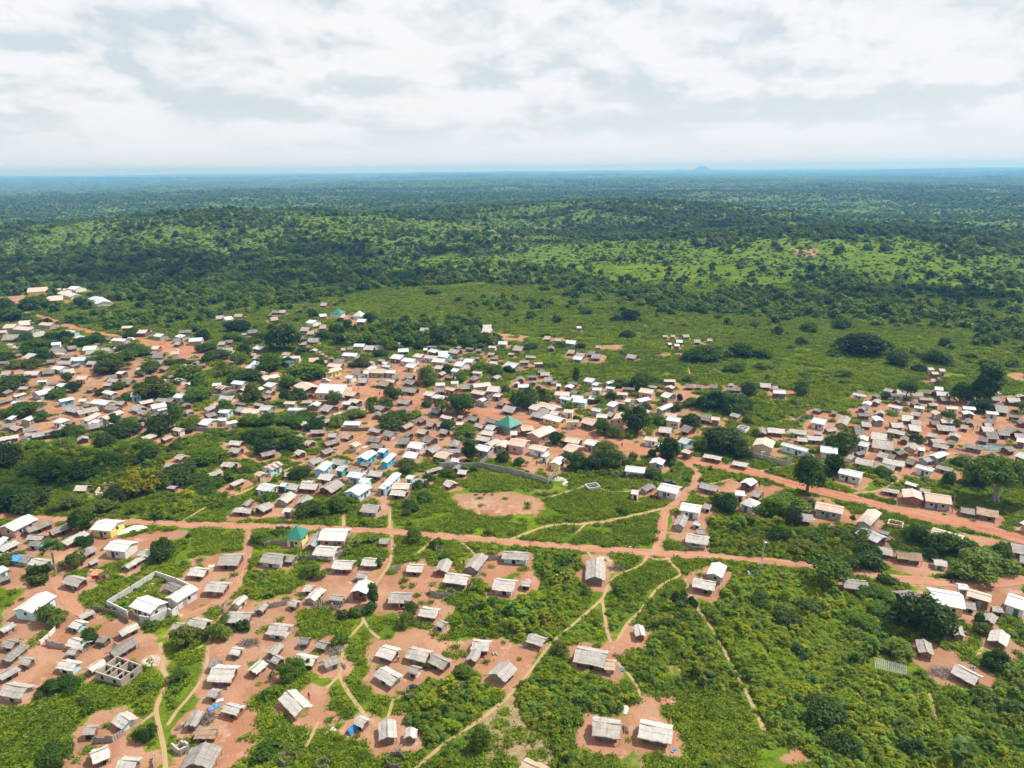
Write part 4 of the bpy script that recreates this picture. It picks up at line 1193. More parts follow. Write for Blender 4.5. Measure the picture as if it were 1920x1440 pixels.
M_CONC = plain_mat('pale_concrete', (0.45, 0.44, 0.41), (0.60, 0.59, 0.56), 1.0)
M_STEEL = plain_mat('galvanised_steel', (0.34, 0.36, 0.37), (0.5, 0.52, 0.53), 3.0, 0.5)
M_EARTH = plain_mat('loose_red_earth', (0.33, 0.13, 0.07), (0.46, 0.24, 0.15), 1.5, bump=0.4)
M_SANDH = plain_mat('pale_sand', (0.56, 0.53, 0.48), (0.72, 0.69, 0.64), 1.2, bump=0.3)

# ------------------------------------------------------------------ where the houses stand
def parse_houses():
    res = []
    for blk, text in HOUSES.items():
        ox, oy, s = BLOCKS[blk]
        for line in text.splitlines():
            label = None
            if '*' in line: line, label = line.split('*'); label = label.strip()
            t = line.split(); n = [float(v) for v in t[:6]]; code = t[6]; flags = t[7:]
            P = np.array([(ox + n[i] / s, oy + n[i + 1] / s) for i in (0, 2, 4)])
            ez = 1.6 if code[0] in 'TDB' else 2.45
            if code[0] == 'G': ez = 2.7 if code == 'Gy' else 3.1
            if code in ('Po', 'Wo', 'Py', 'Pk') and abs(P[1, 0] - P[0, 0]) > 24: ez = 3.0
            g = ground_at(P[:, 0], P[:, 1], ez)
            al = g[1] - g[0]; L = float(np.hypot(*al)); ang = math.atan2(al[1], al[0])
            nrm = np.array([-math.sin(ang), math.cos(ang)]); dep = float((g[2] - g[1]) @ nrm)
            if abs(dep) < 0.5: dep = 3.0
            W = min(max(abs(dep), 2.3, 0.28 * L), max((3.0 if 'x' in flags else 1.6) * L, 4.5), 21.0)
            if code[0] in 'TDB' and L * W < 20: ez = 1.35
            sg = 1 if dep > 0 else -1
            L = min(max(L, 2.2), 34)
            c = (g[0] + g[1]) / 2 + nrm * sg * W / 2
            d = dict(code=code, flags=flags, label=label, px=P[:, 0].mean(), py=P[:, 1].mean() + 2, c=c, L=L, W=W, ang=ang, ez=ez)
            if 'x' in flags: d['L'], d['W'], d['ang'] = W, L, ang + math.pi / 2
            depth = math.hypot(c[0], c[1])
            d['dist'] = depth; d['shows'] = L * W / depth ** 2.6
            res.append(d)
    return res
HLIST = parse_houses()
def seg_dist(c, s):
    ab = s[1] - s[0]; t = min(1.0, max(0.0, float((c - s[0]) @ ab / max(ab @ ab, 1e-6)))); return math.hypot(*(c - s[0] - ab * t))
def fill_huts():
    rng = random.Random(17); zones = [((0, 640, 390, 830), 46), ((540, 655, 1010, 860), 54), ((1610, 742, 1920, 850), 30), ((960, 720, 1260, 800), 18), ((450, 690, 640, 800), 14)]
    for (x0, y0, x1, y1), n in zones:
        k = 0; tries = 0
        while k < n and tries < 4000:
            tries += 1; px, py = rng.uniform(x0, x1), rng.uniform(y0, y1); c = ground_at(px, py)
            ds = [(math.hypot(*(c - e['c'])), e) for e in HLIST]; dm, e = min(ds, key=lambda t: t[0])
            if not (5.5 < dm < 15) or any(t < 4.2 + max(q['L'], q['W']) * 0.55 for t, q in ds): continue
            if any(seg_dist(c, s) < w / 2 + 4.5 for s, w in ROAD_GUARD): continue
            if any(abs(px - a) < 16 and -14 < py - b < 6 for a, b in TREE_XY): continue
            L, W = rng.uniform(3.4, 6.0), rng.uniform(2.8, 4.2); tin = rng.random() < 0.3
            HLIST.append(dict(code=('W' if rng.random() < .5 else 'P') + rng.choice('cowm') if tin else rng.choice('TDD') + rng.choice('rrm'), flags=[], label=None, px=px, py=py, c=c, L=L, W=W, ang=e['ang'] + rng.choice((0, 0, math.pi / 2)) + rng.uniform(-.15, .15), ez=2.2 if tin else 1.6, dist=math.hypot(*c), shows=L * W / math.hypot(*c) ** 2.6)); k += 1
TREE_XY = []
for _b, _t in TREES.items():
    for _i in _t.split(';'):
        _v = _i.split(); _o = BLOCKS[_b]; TREE_XY.append((_o[0] + float(_v[0]) / _o[2], _o[1] + float(_v[1]) / _o[2]))
ROAD_GUARD = [(ground_at([a[0], b[0]], [a[1], b[1]]), w) for _n, _l, w, pp in ROADS for a, b in zip(pp[:-1], pp[1:])]
fill_huts()

# ------------------------------------------------------------------ the raster of bare earth and kept-clear ground
CELL, GX0, GX1, GY0, GY1 = 0.75, -540.0, 540.0, 66.0, 790.0
NXG, NYG = int((GX1 - GX0) / CELL), int((GY1 - GY0) / CELL)
gx = GX0 + (np.arange(NXG) + 0.5) * CELL; gy = GY0 + (np.arange(NYG) + 0.5) * CELL
GXX, GYY = np.meshgrid(gx, gy)
WARP = [(fbm(GXX, GYY, 7.0, 3, 31) - 0.5), (fbm(GXX, GYY, 7.0, 3, 57) - 0.5)]
R_DIRT = np.zeros((NYG, NXG), np.float32); R_SAND = R_DIRT.copy(); R_DRY = R_DIRT.copy()
R_CLEAR = np.zeros((NYG, NXG), bool)            # houses, roads and paths: nothing grows
def window(x0, y0, x1, y1, pad):
    i0 = max(0, int((x0 - pad - GX0) / CELL)); i1 = min(NXG, int((x1 + pad - GX0) / CELL) + 1)
    j0 = max(0, int((y0 - pad - GY0) / CELL)); j1 = min(NYG, int((y1 + pad - GY0) / CELL) + 1)
    return slice(j0, j1), slice(i0, i1)
def stamp(field, polys):
    for st, wob, pp in polys:
        pts = ground_at([p[0] for p in pp], [p[1] for p in pp])
        s = window(pts[:, 0].min(), pts[:, 1].min(), pts[:, 0].max(), pts[:, 1].max(), wob * 3)
        if s[0].start >= s[0].stop or s[1].start >= s[1].stop: continue
        acc = 0
        for k, (du, dv) in enumerate(((0, 0), (1.2, 0), (-1.2, 0), (0, 1.2), (0, -1.2), (2.0, 2.0), (-2.0, 2.0), (2.0, -2.0), (-2.0, -2.0))):
            acc = acc + poly_mask(GXX[s] + WARP[0][s] * wob * 3.4 + du, GYY[s] + WARP[1][s] * wob * 3.4 + dv, pts)
        field[s] = np.maximum(field[s], acc / 9.0 * st)
stamp(R_DIRT, DIRT); stamp(R_SAND, SAND); stamp(R_DRY, DRY)
R_LOW = np.zeros_like(R_DIRT); stamp(R_LOW, [(1.0, 2, p) for p in LOW])
R_THICK = np.zeros_like(R_DIRT); stamp(R_THICK, [(1.0, 2, p) for p in THICK])
R_FOREST = np.zeros_like(R_DIRT); stamp(R_FOREST, [(1.0, 5, p) for p in FOREST])
hr = random.Random(3)
for d in HLIST:
    halo = hr.uniform(1.0, 2.9) * (1.25 if d['dist'] > 230 else 1.0)
    cx, cy = d['c']; R = math.hypot(d['L'], d['W']) / 2 + halo + 2
    s = window(cx - R, cy - R, cx + R, cy + R, 0)
    if s[0].start >= s[0].stop or s[1].start >= s[1].stop: continue
    ca, sa = math.cos(d['ang']), math.sin(d['ang'])
    wx = GXX[s] - cx; wy = GYY[s] - cy
    u = np.abs(wx * ca + wy * sa) - d['L'] / 2; v = np.abs(-wx * sa + wy * ca) - d['W'] / 2
    dist = np.hypot(np.maximum(u, 0), np.maximum(v, 0)) + np.minimum(np.maximum(u, v), 0)
    w = dist + (WARP[0][s] * 5.5)
    R_DIRT[s] = np.maximum(R_DIRT[s], (0.95 * (1 - sstep(w, halo * 0.1, halo * 1.55))).astype(np.float32))
    R_CLEAR[s] |= dist < 0.5

def smooth_line(pts, step):
    """Catmull-Rom through the points, resampled every STEP metres."""
    p = np.array(pts, float); q = np.vstack([2 * p[0] - p[1], p, 2 * p[-1] - p[-2]]); o = []
    for i in range(1, len(q) - 2):
        n = max(2, int(np.hypot(*(q[i + 1] - q[i])) / step))
        for t in np.linspace(0, 1, n, endpoint=False):
            o.append(0.5 * ((2 * q[i]) + (q[i + 1] - q[i - 1]) * t + (2 * q[i - 1] - 5 * q[i] + 4 * q[i + 1] - q[i + 2]) * t * t + (3 * q[i] - q[i - 1] - 3 * q[i + 1] + q[i + 2]) * t ** 3))
    o.append(q[-2]); return np.array(o)
def clear_line(line, half, verge=0.0):
    for a, b in zip(line[:-1], line[1:]):
        s = window(min(a[0], b[0]), min(a[1], b[1]), max(a[0], b[0]), max(a[1], b[1]), half + 2.2)
        if s[0].start >= s[0].stop or s[1].start >= s[1].stop: continue
        ab = b - a; t = np.clip(((GXX[s] - a[0]) * ab[0] + (GYY[s] - a[1]) * ab[1]) / max(ab @ ab, 1e-6), 0, 1)
        dd = np.hypot(GXX[s] - a[0] - ab[0] * t, GYY[s] - a[1] - ab[1] * t)
        R_CLEAR[s] |= dd < half + verge
        e = dd + WARP[1][s] * 2.4
        R_DIRT[s] = np.maximum(R_DIRT[s], (0.8 * (1 - sstep(e, half * 0.5, half + 0.2))).astype(np.float32))
ROAD_LINES = [(n, l, w, smooth_line(ground_at([p[0] for p in pp], [p[1] for p in pp]), 2.5)) for n, l, w, pp in ROADS]
PATH_LINES = [(w, smooth_line(ground_at([p[0] for p in pp], [p[1] for p in pp]), 1.5)) for w, pp in PATHS]
for n, l, w, line in ROAD_LINES: clear_line(line, w / 2)
q_ = ground_at(1670, 1249); R_CLEAR |= ((GXX - q_[0]) / 5.5) ** 2 + ((GYY - q_[1]) / 4.0) ** 2 < 1
for w, line in PATH_LINES: clear_line(line, w * 0.2, 0.45 + 0.12 * w)

def sample(field, x, y, default=0.0):
    fx = (np.asarray(x) - GX0) / CELL - 0.5; fy = (np.asarray(y) - GY0) / CELL - 0.5
    i = np.floor(fx).astype(int); j = np.floor(fy).astype(int)
    ok = (i >= 0) & (j >= 0) & (i < NXG - 1) & (j < NYG - 1)
    i = np.clip(i, 0, NXG - 2); j = np.clip(j, 0, NYG - 2); tx = fx - i; ty = fy - j
    v = (field[j, i] * (1 - tx) + field[j, i + 1] * tx) * (1 - ty) + (field[j + 1, i] * (1 - tx) + field[j + 1, i + 1] * tx) * ty
    return np.where(ok, v, default)

# ------------------------------------------------------------------ the ground
def ground_material():
    m, T = mat('ground')
    pos = T.add('ShaderNodeNewGeometry').outputs['Position']
    at = lambda n: T.add('ShaderNodeAttribute', attribute_name=n).outputs['Fac']
    n_f = T.noise(pos, 0.55, 5, 0.62); n_m = T.noise(pos, 0.09, 4, 0.6); n_l = T.noise(pos, 0.011, 4, 0.6); n_x = T.noise(pos, 2.3, 3, 0.6)
    g = T.mix(T.smooth(n_m, 0.35, 0.68), (0.078, 0.124, 0.009), (0.158, 0.205, 0.013))
    g = T.mix(T.smooth(n_l, 0.40, 0.66, 0.0, 0.7), g, (0.078, 0.138, 0.012))
    g = T.mix(T.smooth(n_f, 0.46, 0.66, 0.0, 0.75), g, (0.036, 0.082, 0.006))
    g = T.mix(T.smooth(n_x, 0.48, 0.70, 0.0, 0.6), g, (0.030, 0.066, 0.006))
    g = T.mix(T.smooth(T.noise(pos, 0.24, 4, 0.7), 0.56, 0.70, 0.0, 0.5), g, (0.170, 0.215, 0.020))
    g = T.mix(at('wild'), g, T.mix(T.smooth(n_m, 0.35, 0.66), (0.066, 0.116, 0.020), (0.130, 0.182, 0.033)))
    g = T.mix(T.math('MULTIPLY', at('wild'), T.smooth(T.noise(pos, 0.10, 6, 0.72), 0.47, 0.60, 0.0, 0.42)), g, (0.030, 0.062, 0.013))
    dryc = T.mix(T.smooth(n_f, 0.35, 0.65), (0.30, 0.22, 0.12), (0.19, 0.15, 0.075))
    dryf = T.smooth(T.math('ADD', at('dry'), T.math('MULTIPLY', T.math('SUBTRACT', n_f, 0.5), 1.4)), 0.35, 0.75)
    g = T.mix(dryf, g, dryc)
    e = T.mix(T.smooth(n_m, 0.32, 0.70), (0.262, 0.130, 0.074), (0.375, 0.222, 0.144))
    e = T.mix(T.smooth(n_l, 0.45, 0.62, 0.0, 0.45), e, (0.350, 0.160, 0.092))
    e = T.mix(T.smooth(n_x, 0.50, 0.78, 0.0, 0.35), e, (0.250, 0.135, 0.090))
    e = T.mix(T.smooth(T.noise(pos, 0.045, 4, 0.62), 0.50, 0.68, 0.0, 0.75), e, (0.235, 0.145, 0.100))
    e = T.mix(T.smooth(T.noise(pos, 0.30, 3, 0.7), 0.60, 0.74, 0.0, 0.6), e, (0.185, 0.125, 0.095))
    e = T.mix(T.smooth(T.noise(pos, 0.16, 4, 0.7), 0.58, 0.72, 0.0, 0.55), e, (0.480, 0.340, 0.255))
    sd = T.smooth(T.math('ADD', at('sand'), T.math('MULTIPLY', T.math('SUBTRACT', n_f, 0.5), 0.5)), 0.25, 0.75)
    e = T.mix(sd, e, (0.66, 0.63, 0.57))
    f = T.math('ADD', at('dirt'), T.math('MULTIPLY', T.math('SUBTRACT', n_f, 0.5), 1.15))
    f = T.math('ADD', f, T.math('MULTIPLY', T.math('SUBTRACT', n_x, 0.5), 0.45))
    c = T.mix(T.math('MAXIMUM', T.smooth(f, 0.40, 0.60), sd), g, e)
    p = T.add('ShaderNodeBsdfPrincipled', ins={'Base Color': c, 'Roughness': 1.0, 'Specular IOR Level': 0.0})
    bp = T.add('ShaderNodeBump', ins={'Strength': 0.8, 'Distance': 0.35, 'Height': T.math('ADD', n_f, T.math('MULTIPLY', n_x, 0.5))})
    T.l.new(bp.outputs[0], p.inputs['Normal'])
    out(T, p.outputs[0]); return m

def build_ground():
    a_in = np.radians(np.linspace(-44, 44, 560)); a_out = np.radians(np.linspace(44, 316, 42)[1:-1])
    ang = np.concatenate([a_in, a_out]); na = len(ang)
    rad = np.concatenate([[30.0], 60.0 * np.exp(np.arange(0, 1060) * 0.006), [38000.0]]); rad = rad[rad <= 38000.0]; nr = len(rad)
    R, A = np.meshgrid(rad, ang, indexing='ij')
    x = (R * np.sin(A)).ravel(); y = (R * np.cos(A)).ravel(); z = terrain(x, y)
    V = np.stack([x, y, z], 1); V = np.vstack([V, [[0, 0, 0]]])
    i = np.arange(nr - 1)[:, None] * na; j = np.arange(na)[None, :]; jn = (j + 1) % na
    quads = np.stack([i + j, i + na + j, i + na + jn, i + jn], -1).reshape(-1, 4)
    quads = quads[:, ::-1]
    tri = np.stack([np.full(na, len(V) - 1), (np.arange(na) + 1) % na, np.arange(na)], 1)
    me = bpy.data.meshes.new('ground')
    me.vertices.add(len(V)); me.vertices.foreach_set('co', V.astype(np.float32).ravel())
    idx = np.concatenate([quads.ravel(), tri.ravel()]).astype(np.int32)
    st = np.concatenate([np.arange(len(quads)) * 4, len(quads) * 4 + np.arange(na) * 3]).astype(np.int32)
    me.loops.add(len(idx)); me.loops.foreach_set('vertex_index', idx)
    me.polygons.add(len(st)); me.polygons.foreach_set('loop_start', st)
    me.polygons.foreach_set('use_smooth', np.ones(len(st), bool))
    me.update(calc_edges=True); me.validate()
    far_dirt = (fbm(V[:, 0], V[:, 1], 180, 3, 71) > 0.725) * 0.42 * (np.hypot(V[:, 0], V[:, 1]) > 900)
    for nm, fld in (('dirt', R_DIRT), ('sand', R_SAND), ('dry', R_DRY)):
        val = sample(fld, V[:, 0], V[:, 1])
        if nm == 'dirt': val = np.maximum(val, far_dirt)
        me.attributes.new(nm, 'FLOAT', 'POINT').data.foreach_set('value', val.astype(np.float32))
    rr_ = np.hypot(V[:, 0], V[:, 1]); me.attributes.new('wild', 'FLOAT', 'POINT').data.foreach_set('value', (sstep(rr_, 600, 1000) * (0.55 + 0.45 * sstep(fbm(V[:, 0], V[:, 1], 260, 3, 44), 0.4, 0.6))).astype(np.float32))
    me.materials.append(ground_material())
    structure('ground', me, 'green bush ground with bare red earth yards, reaching the horizon')
build_ground()

def road_material(name, a, b, c2):
    m, T = mat(name)
    uv = T.add('ShaderNodeTexCoord').outputs['UV']; pos = T.add('ShaderNodeNewGeometry').outputs['Position']
    sep = T.add('ShaderNodeSeparateXYZ', ins={0: uv}); u, v = sep.outputs[0], sep.outputs[1]
    long_ = T.noise(T.add('ShaderNodeCombineXYZ', ins={0: T.math('MULTIPLY', u, 0.05), 1: T.math('MULTIPLY', v, 5.0), 2: 0.0}).outputs[0], 1.0, 4, 0.65)
    n = T.noise(pos, 0.25, 5, 0.6)
    c = T.mix(T.smooth(T.math('ADD', T.math('MULTIPLY', long_, 0.6), T.math('MULTIPLY', n, 0.4)), 0.34, 0.66), a, b)
    rut = T.math('ABSOLUTE', T.math('SUBTRACT', T.math('ABSOLUTE', T.math('SUBTRACT', T.math('ADD', v, T.math('MULTIPLY', T.math('SUBTRACT', n, 0.5), 0.14)), 0.5)), 0.17))
    c = T.mix(T.math('MULTIPLY', T.smooth(rut, 0.02, 0.09, 0.75, 0.0), T.smooth(long_, 0.3, 0.6)), c, c2)
    c = T.mix(T.smooth(T.noise(pos, 0.7, 4, 0.7), 0.58, 0.72, 0.0, 0.5), c, (0.20, 0.085, 0.050))
    c = T.mix(T.smooth(T.math('ABSOLUTE', T.math('SUBTRACT', v, 0.5)), 0.30, 0.5, 0.0, 0.6), c, c2)
    p = T.add('ShaderNodeBsdfPrincipled', ins={'Base Color': c, 'Roughness': 1.0, 'Specular IOR Level': 0.0})
    out(T, p.outputs[0]); return m
M_ROAD = road_material('laterite_road', (0.270, 0.105, 0.058), (0.385, 0.190, 0.115), (0.34, 0.185, 0.12))
M_ROAD2 = road_material('dirt_road', (0.300, 0.138, 0.082), (0.395, 0.220, 0.150), (0.31, 0.18, 0.11))
M_PATH = road_material('footpath', (0.33, 0.215, 0.115), (0.40, 0.28, 0.17), (0.22, 0.19, 0.075))

def strip(name, line, width, z, m, label, seed):
    r = np.random.default_rng(seed); n = len(line)
    d = np.gradient(line, axis=0); d /= np.maximum(np.hypot(d[:, 0], d[:, 1])[:, None], 1e-6)
    nr = np.stack([-d[:, 1], d[:, 0]], 1)
    wl = width / 2 * (1 + 0.22 * (vnoise(np.arange(n) * 0.21, np.zeros(n), seed) - 0.5) + 0.16 * (r.random(n) - 0.5))
    wr = width / 2 * (1 + 0.22 * (vnoise(np.arange(n) * 0.19, np.zeros(n), seed + 5) - 0.5) + 0.16 * (r.random(n) - 0.5))
    s = np.concatenate([[0], np.cumsum(np.hypot(*np.diff(line, axis=0).T))])
    V, UV, F = [], [], []
    cols = np.array([-1.0, -0.5, 0.0, 0.5, 1.0])
    for k in range(n):
        for c in cols:
            p = line[k] + nr[k] * c * (wl[k] if c < 0 else wr[k])
            V.append((p[0], p[1], float(terrain(p[0], p[1])) + z - (0.004 if abs(c) == 1 else 0)))
    for k in range(n - 1):
        for c in range(4):
            a = k * 5 + c; F.append((a, a + 5, a + 6, a + 1)[::-1])
            for (kk, cc) in ((k, c), (k + 1, c), (k + 1, c + 1), (k, c + 1))[::-1]: UV.append((s[kk], cc / 4.0))
    structure(name, mesh_of(name, V, F, m, uv=UV), label)
for k, (n, l, w, line) in enumerate(ROAD_LINES):
    strip(n, line, w, 0.060 - 0.006 * k, M_ROAD if n == 'main_road' else M_ROAD2, l, 11 + k)
for k, (w, line) in enumerate(PATH_LINES):
    strip('footpath', line, 0.32 + w * 0.28, 0.026 - 0.0006 * k, M_PATH, 'worn earth footpath through the grass', 40 + k)

# two far hills on the horizon
def far_hill(px, top_py, width_px, dist, label):
    hx = (px - CX) / FPX
    c = ground_at(px, 360.0); u = c / np.hypot(*c); w = width_px / FPX * dist
    d = RM @ np.array([(px - CX) / FPX, -(top_py - CY) / FPX, -1.0])
    hh = H + dist * d[2] / math.hypot(d[0], d[1])
    V, F = [], []
    n, mm = 28, 16
    for i in range(mm + 1):
        rr = i / mm
        for j in range(n):
            t = 2 * math.pi * j / n
            rad = w / 2 * rr * (1 + 0.16 * math.sin(2 * t + 1) + 0.08 * math.sin(5 * t))
            zz = hh * (0.5 + 0.5 * math.cos(rr * math.pi)) ** 0.85 * (1 + 0.07 * rr * math.sin(3 * t + 5 * rr))
            V.append((u[0] * dist + rad * math.cos(t), u[1] * dist + rad * math.sin(t), zz - 4))
    for i in range(mm):
        for j in range(n):
            F.append((i * n + j, (i + 1) * n + j, (i + 1) * n + (j + 1) % n, i * n + (j + 1) % n))
    structure('hill', mesh_of('hill', V, F, plain_mat('hill_woods', (0.03, 0.05, 0.02), (0.07, 0.09, 0.035), 0.01), smooth=True), label)
far_hill(1314, 311.0, 42, 20000, 'taller round hill alone on the horizon')
far_hill(1270, 316.6, 18, 20500, 'smaller hill beside the taller round hill on the horizon')
# ------------------------------------------------------------------ foliage meshes
def leaf_quads(P, N, size, rng, aspect=0.62):
    n = len(P)
    t = rng.normal(size=(n, 3)); t -= N * (t * N).sum(1)[:, None]; t /= np.linalg.norm(t, axis=1)[:, None]
    b = np.cross(N, t); s = np.asarray(size) * rng.uniform(0.6, 1.35, n)
    t = t * s[:, None] * 0.5; b = b * (s * aspect)[:, None] * 0.5
    bend = N * (s * 0.12)[:, None]
    return np.stack([P - t - b - bend, P + t - b + bend * 0.3, P + t + b - bend, P - t + b + bend * 0.3], 1)

def crown_quads(blobs, n, size, seed, up=0.5, low=-0.35, spread=0.65):
    rng = np.random.default_rng(seed); B = np.array(blobs)
    w = B[:, 3] ** 2; k = rng.choice(len(B), n * 2, p=w / w.sum())
    d = rng.normal(size=(n * 2, 3)); d /= np.linalg.norm(d, axis=1)[:, None]
    ok = (d[:, 2] > low) | (rng.random(n * 2) < 0.25); d = d[ok][:n]; k = k[ok][:n]
    P = B[k, :3] + d * (B[k, 3] * rng.uniform(0.62, 1.08, len(d)))[:, None]
    N = d * 0.75 + np.array([0, 0, up]) + rng.normal(size=d.shape) * spread * 0.6
    N /= np.linalg.norm(N, axis=1)[:, None]
    return leaf_quads(P, N, size, rng)

def dome_blobs(seed, w, z0, z1, n, rr=(0.16, 0.30), flat=0.0, irregular=0.18):
    """Boughs spread through a rounded crown W wide between z0 and z1."""
    rng = np.random.default_rng(seed); o = []; hz = (z1 - z0)
    ph = rng.uniform(0, 6.28, 3)
    for i in range(n):
        a = rng.uniform(0, 2 * math.pi); q = math.sqrt(rng.uniform(0.0, 1.0))
        lim = 1 + irregular * (math.sin(2 * a + ph[0]) + 0.7 * math.sin(3 * a + ph[1]))
        r = w * rng.uniform(*rr); rad = max(0.0, (w / 2 * lim - r * 0.8)) * q
        top = math.sqrt(max(0.0, 1 - (q * 0.92) ** 2)) * (1 - flat) + flat
        f = rng.uniform(0.25, 1.0) ** 0.6
        z = z0 + r * 0.7 + max(0.0, hz * top - r * 1.6) * f
        o.append((rad * math.cos(a), rad * math.sin(a), z, r))
    return o

def trunk_mesh(name, h, r0, r1, limbs, spread, seed, m=None, lean=0.03, buttress=0.0):
    rng = random.Random(seed); mb = MB(); top = (lean * h * rng.uniform(-1, 1), lean * h * rng.uniform(-1, 1), h)
    if buttress:
        for k in range(6):
            a = k * math.pi / 3 + rng.uniform(-0.2, 0.2)
            mb.tube([(math.cos(a) * r0 * 2.6, math.sin(a) * r0 * 2.6, -0.2), (math.cos(a) * r0 * 1.3, math.sin(a) * r0 * 1.3, 1.0), (math.cos(a) * r0 * 0.5, math.sin(a) * r0 * 0.5, 3.2)], [r0 * 0.25, r0 * 0.4, r0 * 0.45], 5)
    mb.tube([(0, 0, -0.3), (0, 0, 0.25), (top[0] * 0.5, top[1] * 0.5, h * 0.5), top], [r0 * 1.35, r0, (r0 + r1) / 2, r1], 8)
    for k in range(limbs):
        a = 2 * math.pi * k / max(limbs, 1) + rng.uniform(-0.4, 0.4); z = h * rng.uniform(0.7, 1.0); s = spread * rng.uniform(0.6, 1.0)
        st = (top[0] * z / h, top[1] * z / h, z - 0.2)
        mid = (st[0] + math.cos(a) * s * 0.5, st[1] + math.sin(a) * s * 0.5, z + s * rng.uniform(0.35, 0.6))
        end = (st[0] + math.cos(a) * s, st[1] + math.sin(a) * s, z + s * rng.uniform(0.6, 0.95))
        mb.tube([st, mid, end], [r1 * 0.75, r1 * 0.45, r1 * 0.15], 5)
    return mb.mesh(name, m or M_BARK, smooth=True)

TREE_KINDS = {}
def kind(key, W, Hh, crowns, trunks): TREE_KINDS[key] = (W, Hh, crowns, trunks)
def crown(name, blobs, n, size, seed, m, **kw): return quads_mesh(name, crown_quads(blobs, n, size, seed, **kw), m)
kind('m', 10, 9, [crown('dark_crown', dome_blobs(100 + i, 10, 0.9, 9, 26, (0.11, 0.29), irregular=0.34), 4200, 0.58, 200 + i, (M_MANGO, M_MANGO, M_ROUND, M_MANGO, M_DEEP)[i]) for i in range(5)], [trunk_mesh('trunk', 3.4, 0.36, 0.22, 5, 3.0, i) for i in range(2)])
kind('r', 10, 9, [crown('mid_crown', dome_blobs(120 + i, 10, 0.5, 9, 20, (0.10, 0.28), irregular=0.42), 3600, 0.56, 220 + i, (M_ROUND, M_OLIVE, M_ROUND, M_LIGHT, M_MANGO)[i]) for i in range(5)], [trunk_mesh('trunk', 3.2, 0.30, 0.18, 5, 3.0, 10 + i) for i in range(2)])
kind('l', 10, 9, [crown('light_crown', dome_blobs(140 + i, 10, 0.6, 9, 24, (0.12, 0.24), irregular=0.25), 2800, 0.60, 240 + i, M_LIGHT) for i in range(3)], [trunk_mesh('trunk', 3.2, 0.28, 0.16, 5, 3.0, 20)])
kind('y', 10, 9, [crown('golden_crown', dome_blobs(160, 10, 0.8, 9, 34, (0.13, 0.22)), 4600, 0.56, 260, M_GOLD)], [trunk_mesh('trunk', 3.2, 0.30, 0.18, 5, 3.0, 25)])
kind('d', 10, 9, [crown('deep_crown', dome_blobs(170 + i, 10, 0.6, 9, 40, (0.15, 0.25), flat=0.25), 5200, 0.52, 270 + i, M_DEEP) for i in range(3)], [trunk_mesh('trunk', 3.2, 0.42, 0.25, 5, 3.0, 30)])
kind('M', 13, 13, [crown('broad_dark_crown', dome_blobs(180 + i, 13, 3.2, 13, 40, (0.09, 0.22), irregular=0.3), 6500, 0.60, 280 + i, M_MANGO) for i in range(2)], [trunk_mesh('trunk', 5.2, 0.62, 0.40, 7, 4.6, 33 + i) for i in range(2)])
kind('k', 24, 22, [crown('spreading_crown', dome_blobs(190, 24, 8, 22, 44, (0.07, 0.15), flat=0.15, irregular=0.2), 9000, 0.72, 290, M_ROUND)], [trunk_mesh('trunk', 10, 1.0, 0.6, 8, 9, 37, M_PALE_BARK, 0.02, 1.0)])
kind('f', 11, 7, [crown('flat_crown', dome_blobs(200 + i, 11, 3.3, 6.8, 22, (0.09, 0.17), flat=0.75), 2800, 0.48, 300 + i, M_ROUND, up=0.9) for i in range(2)], [trunk_mesh('trunk', 3.2, 0.26, 0.18, 6, 3.6, 40 + i) for i in range(2)])
kind('t', 5, 11, [crown('tall_crown', [(0.5 * math.sin(k * 2.1), 0.5 * math.cos(k * 1.7), 3.0 + 7.2 * k / 13, 1.3 + 0.5 * math.sin(k * 1.3 + i)) for k in range(14)] + dome_blobs(210 + i, 5, 2.4, 10.8, 14, (0.14, 0.26)), 2600, 0.52, 310 + i, M_MANGO) for i in range(3)], [trunk_mesh('trunk', 7.5, 0.24, 0.14, 5, 1.6, 45, M_PALE_BARK, 0.02)])
kind('s', 3, 4.6, [crown('thin_crown', dome_blobs(220, 3, 2.0, 4.6, 7, (0.18, 0.3)), 420, 0.34, 320, M_ROUND)], [trunk_mesh('trunk', 2.6, 0.07, 0.05, 4, 1.0, 47, M_PALE_BARK)])
kind('b', 6, 7, [crown('sparse_crown', dome_blobs(230, 6, 3.6, 7, 12, (0.08, 0.14)), 260, 0.32, 330, M_ROUND)], [trunk_mesh('trunk', 3.4, 0.16, 0.12, 9, 3.0, 50, M_PALE_BARK)])
def hedge_like(seed, m): return quads_mesh('bush_crown', crown_quads(dome_blobs(seed, 4, -0.1, 2.4, 14, (0.16, 0.28), flat=0.2, irregular=0.25), 900, 0.42, seed, low=-0.2), m)
kind('u', 4, 2.4, [hedge_like(240 + i, (M_ROUND, M_OLIVE, M_MANGO, M_LIGHT)[i % 4]) for i in range(4)], [trunk_mesh('stem', 0.9, 0.07, 0.05, 5, 1.2, 55)])

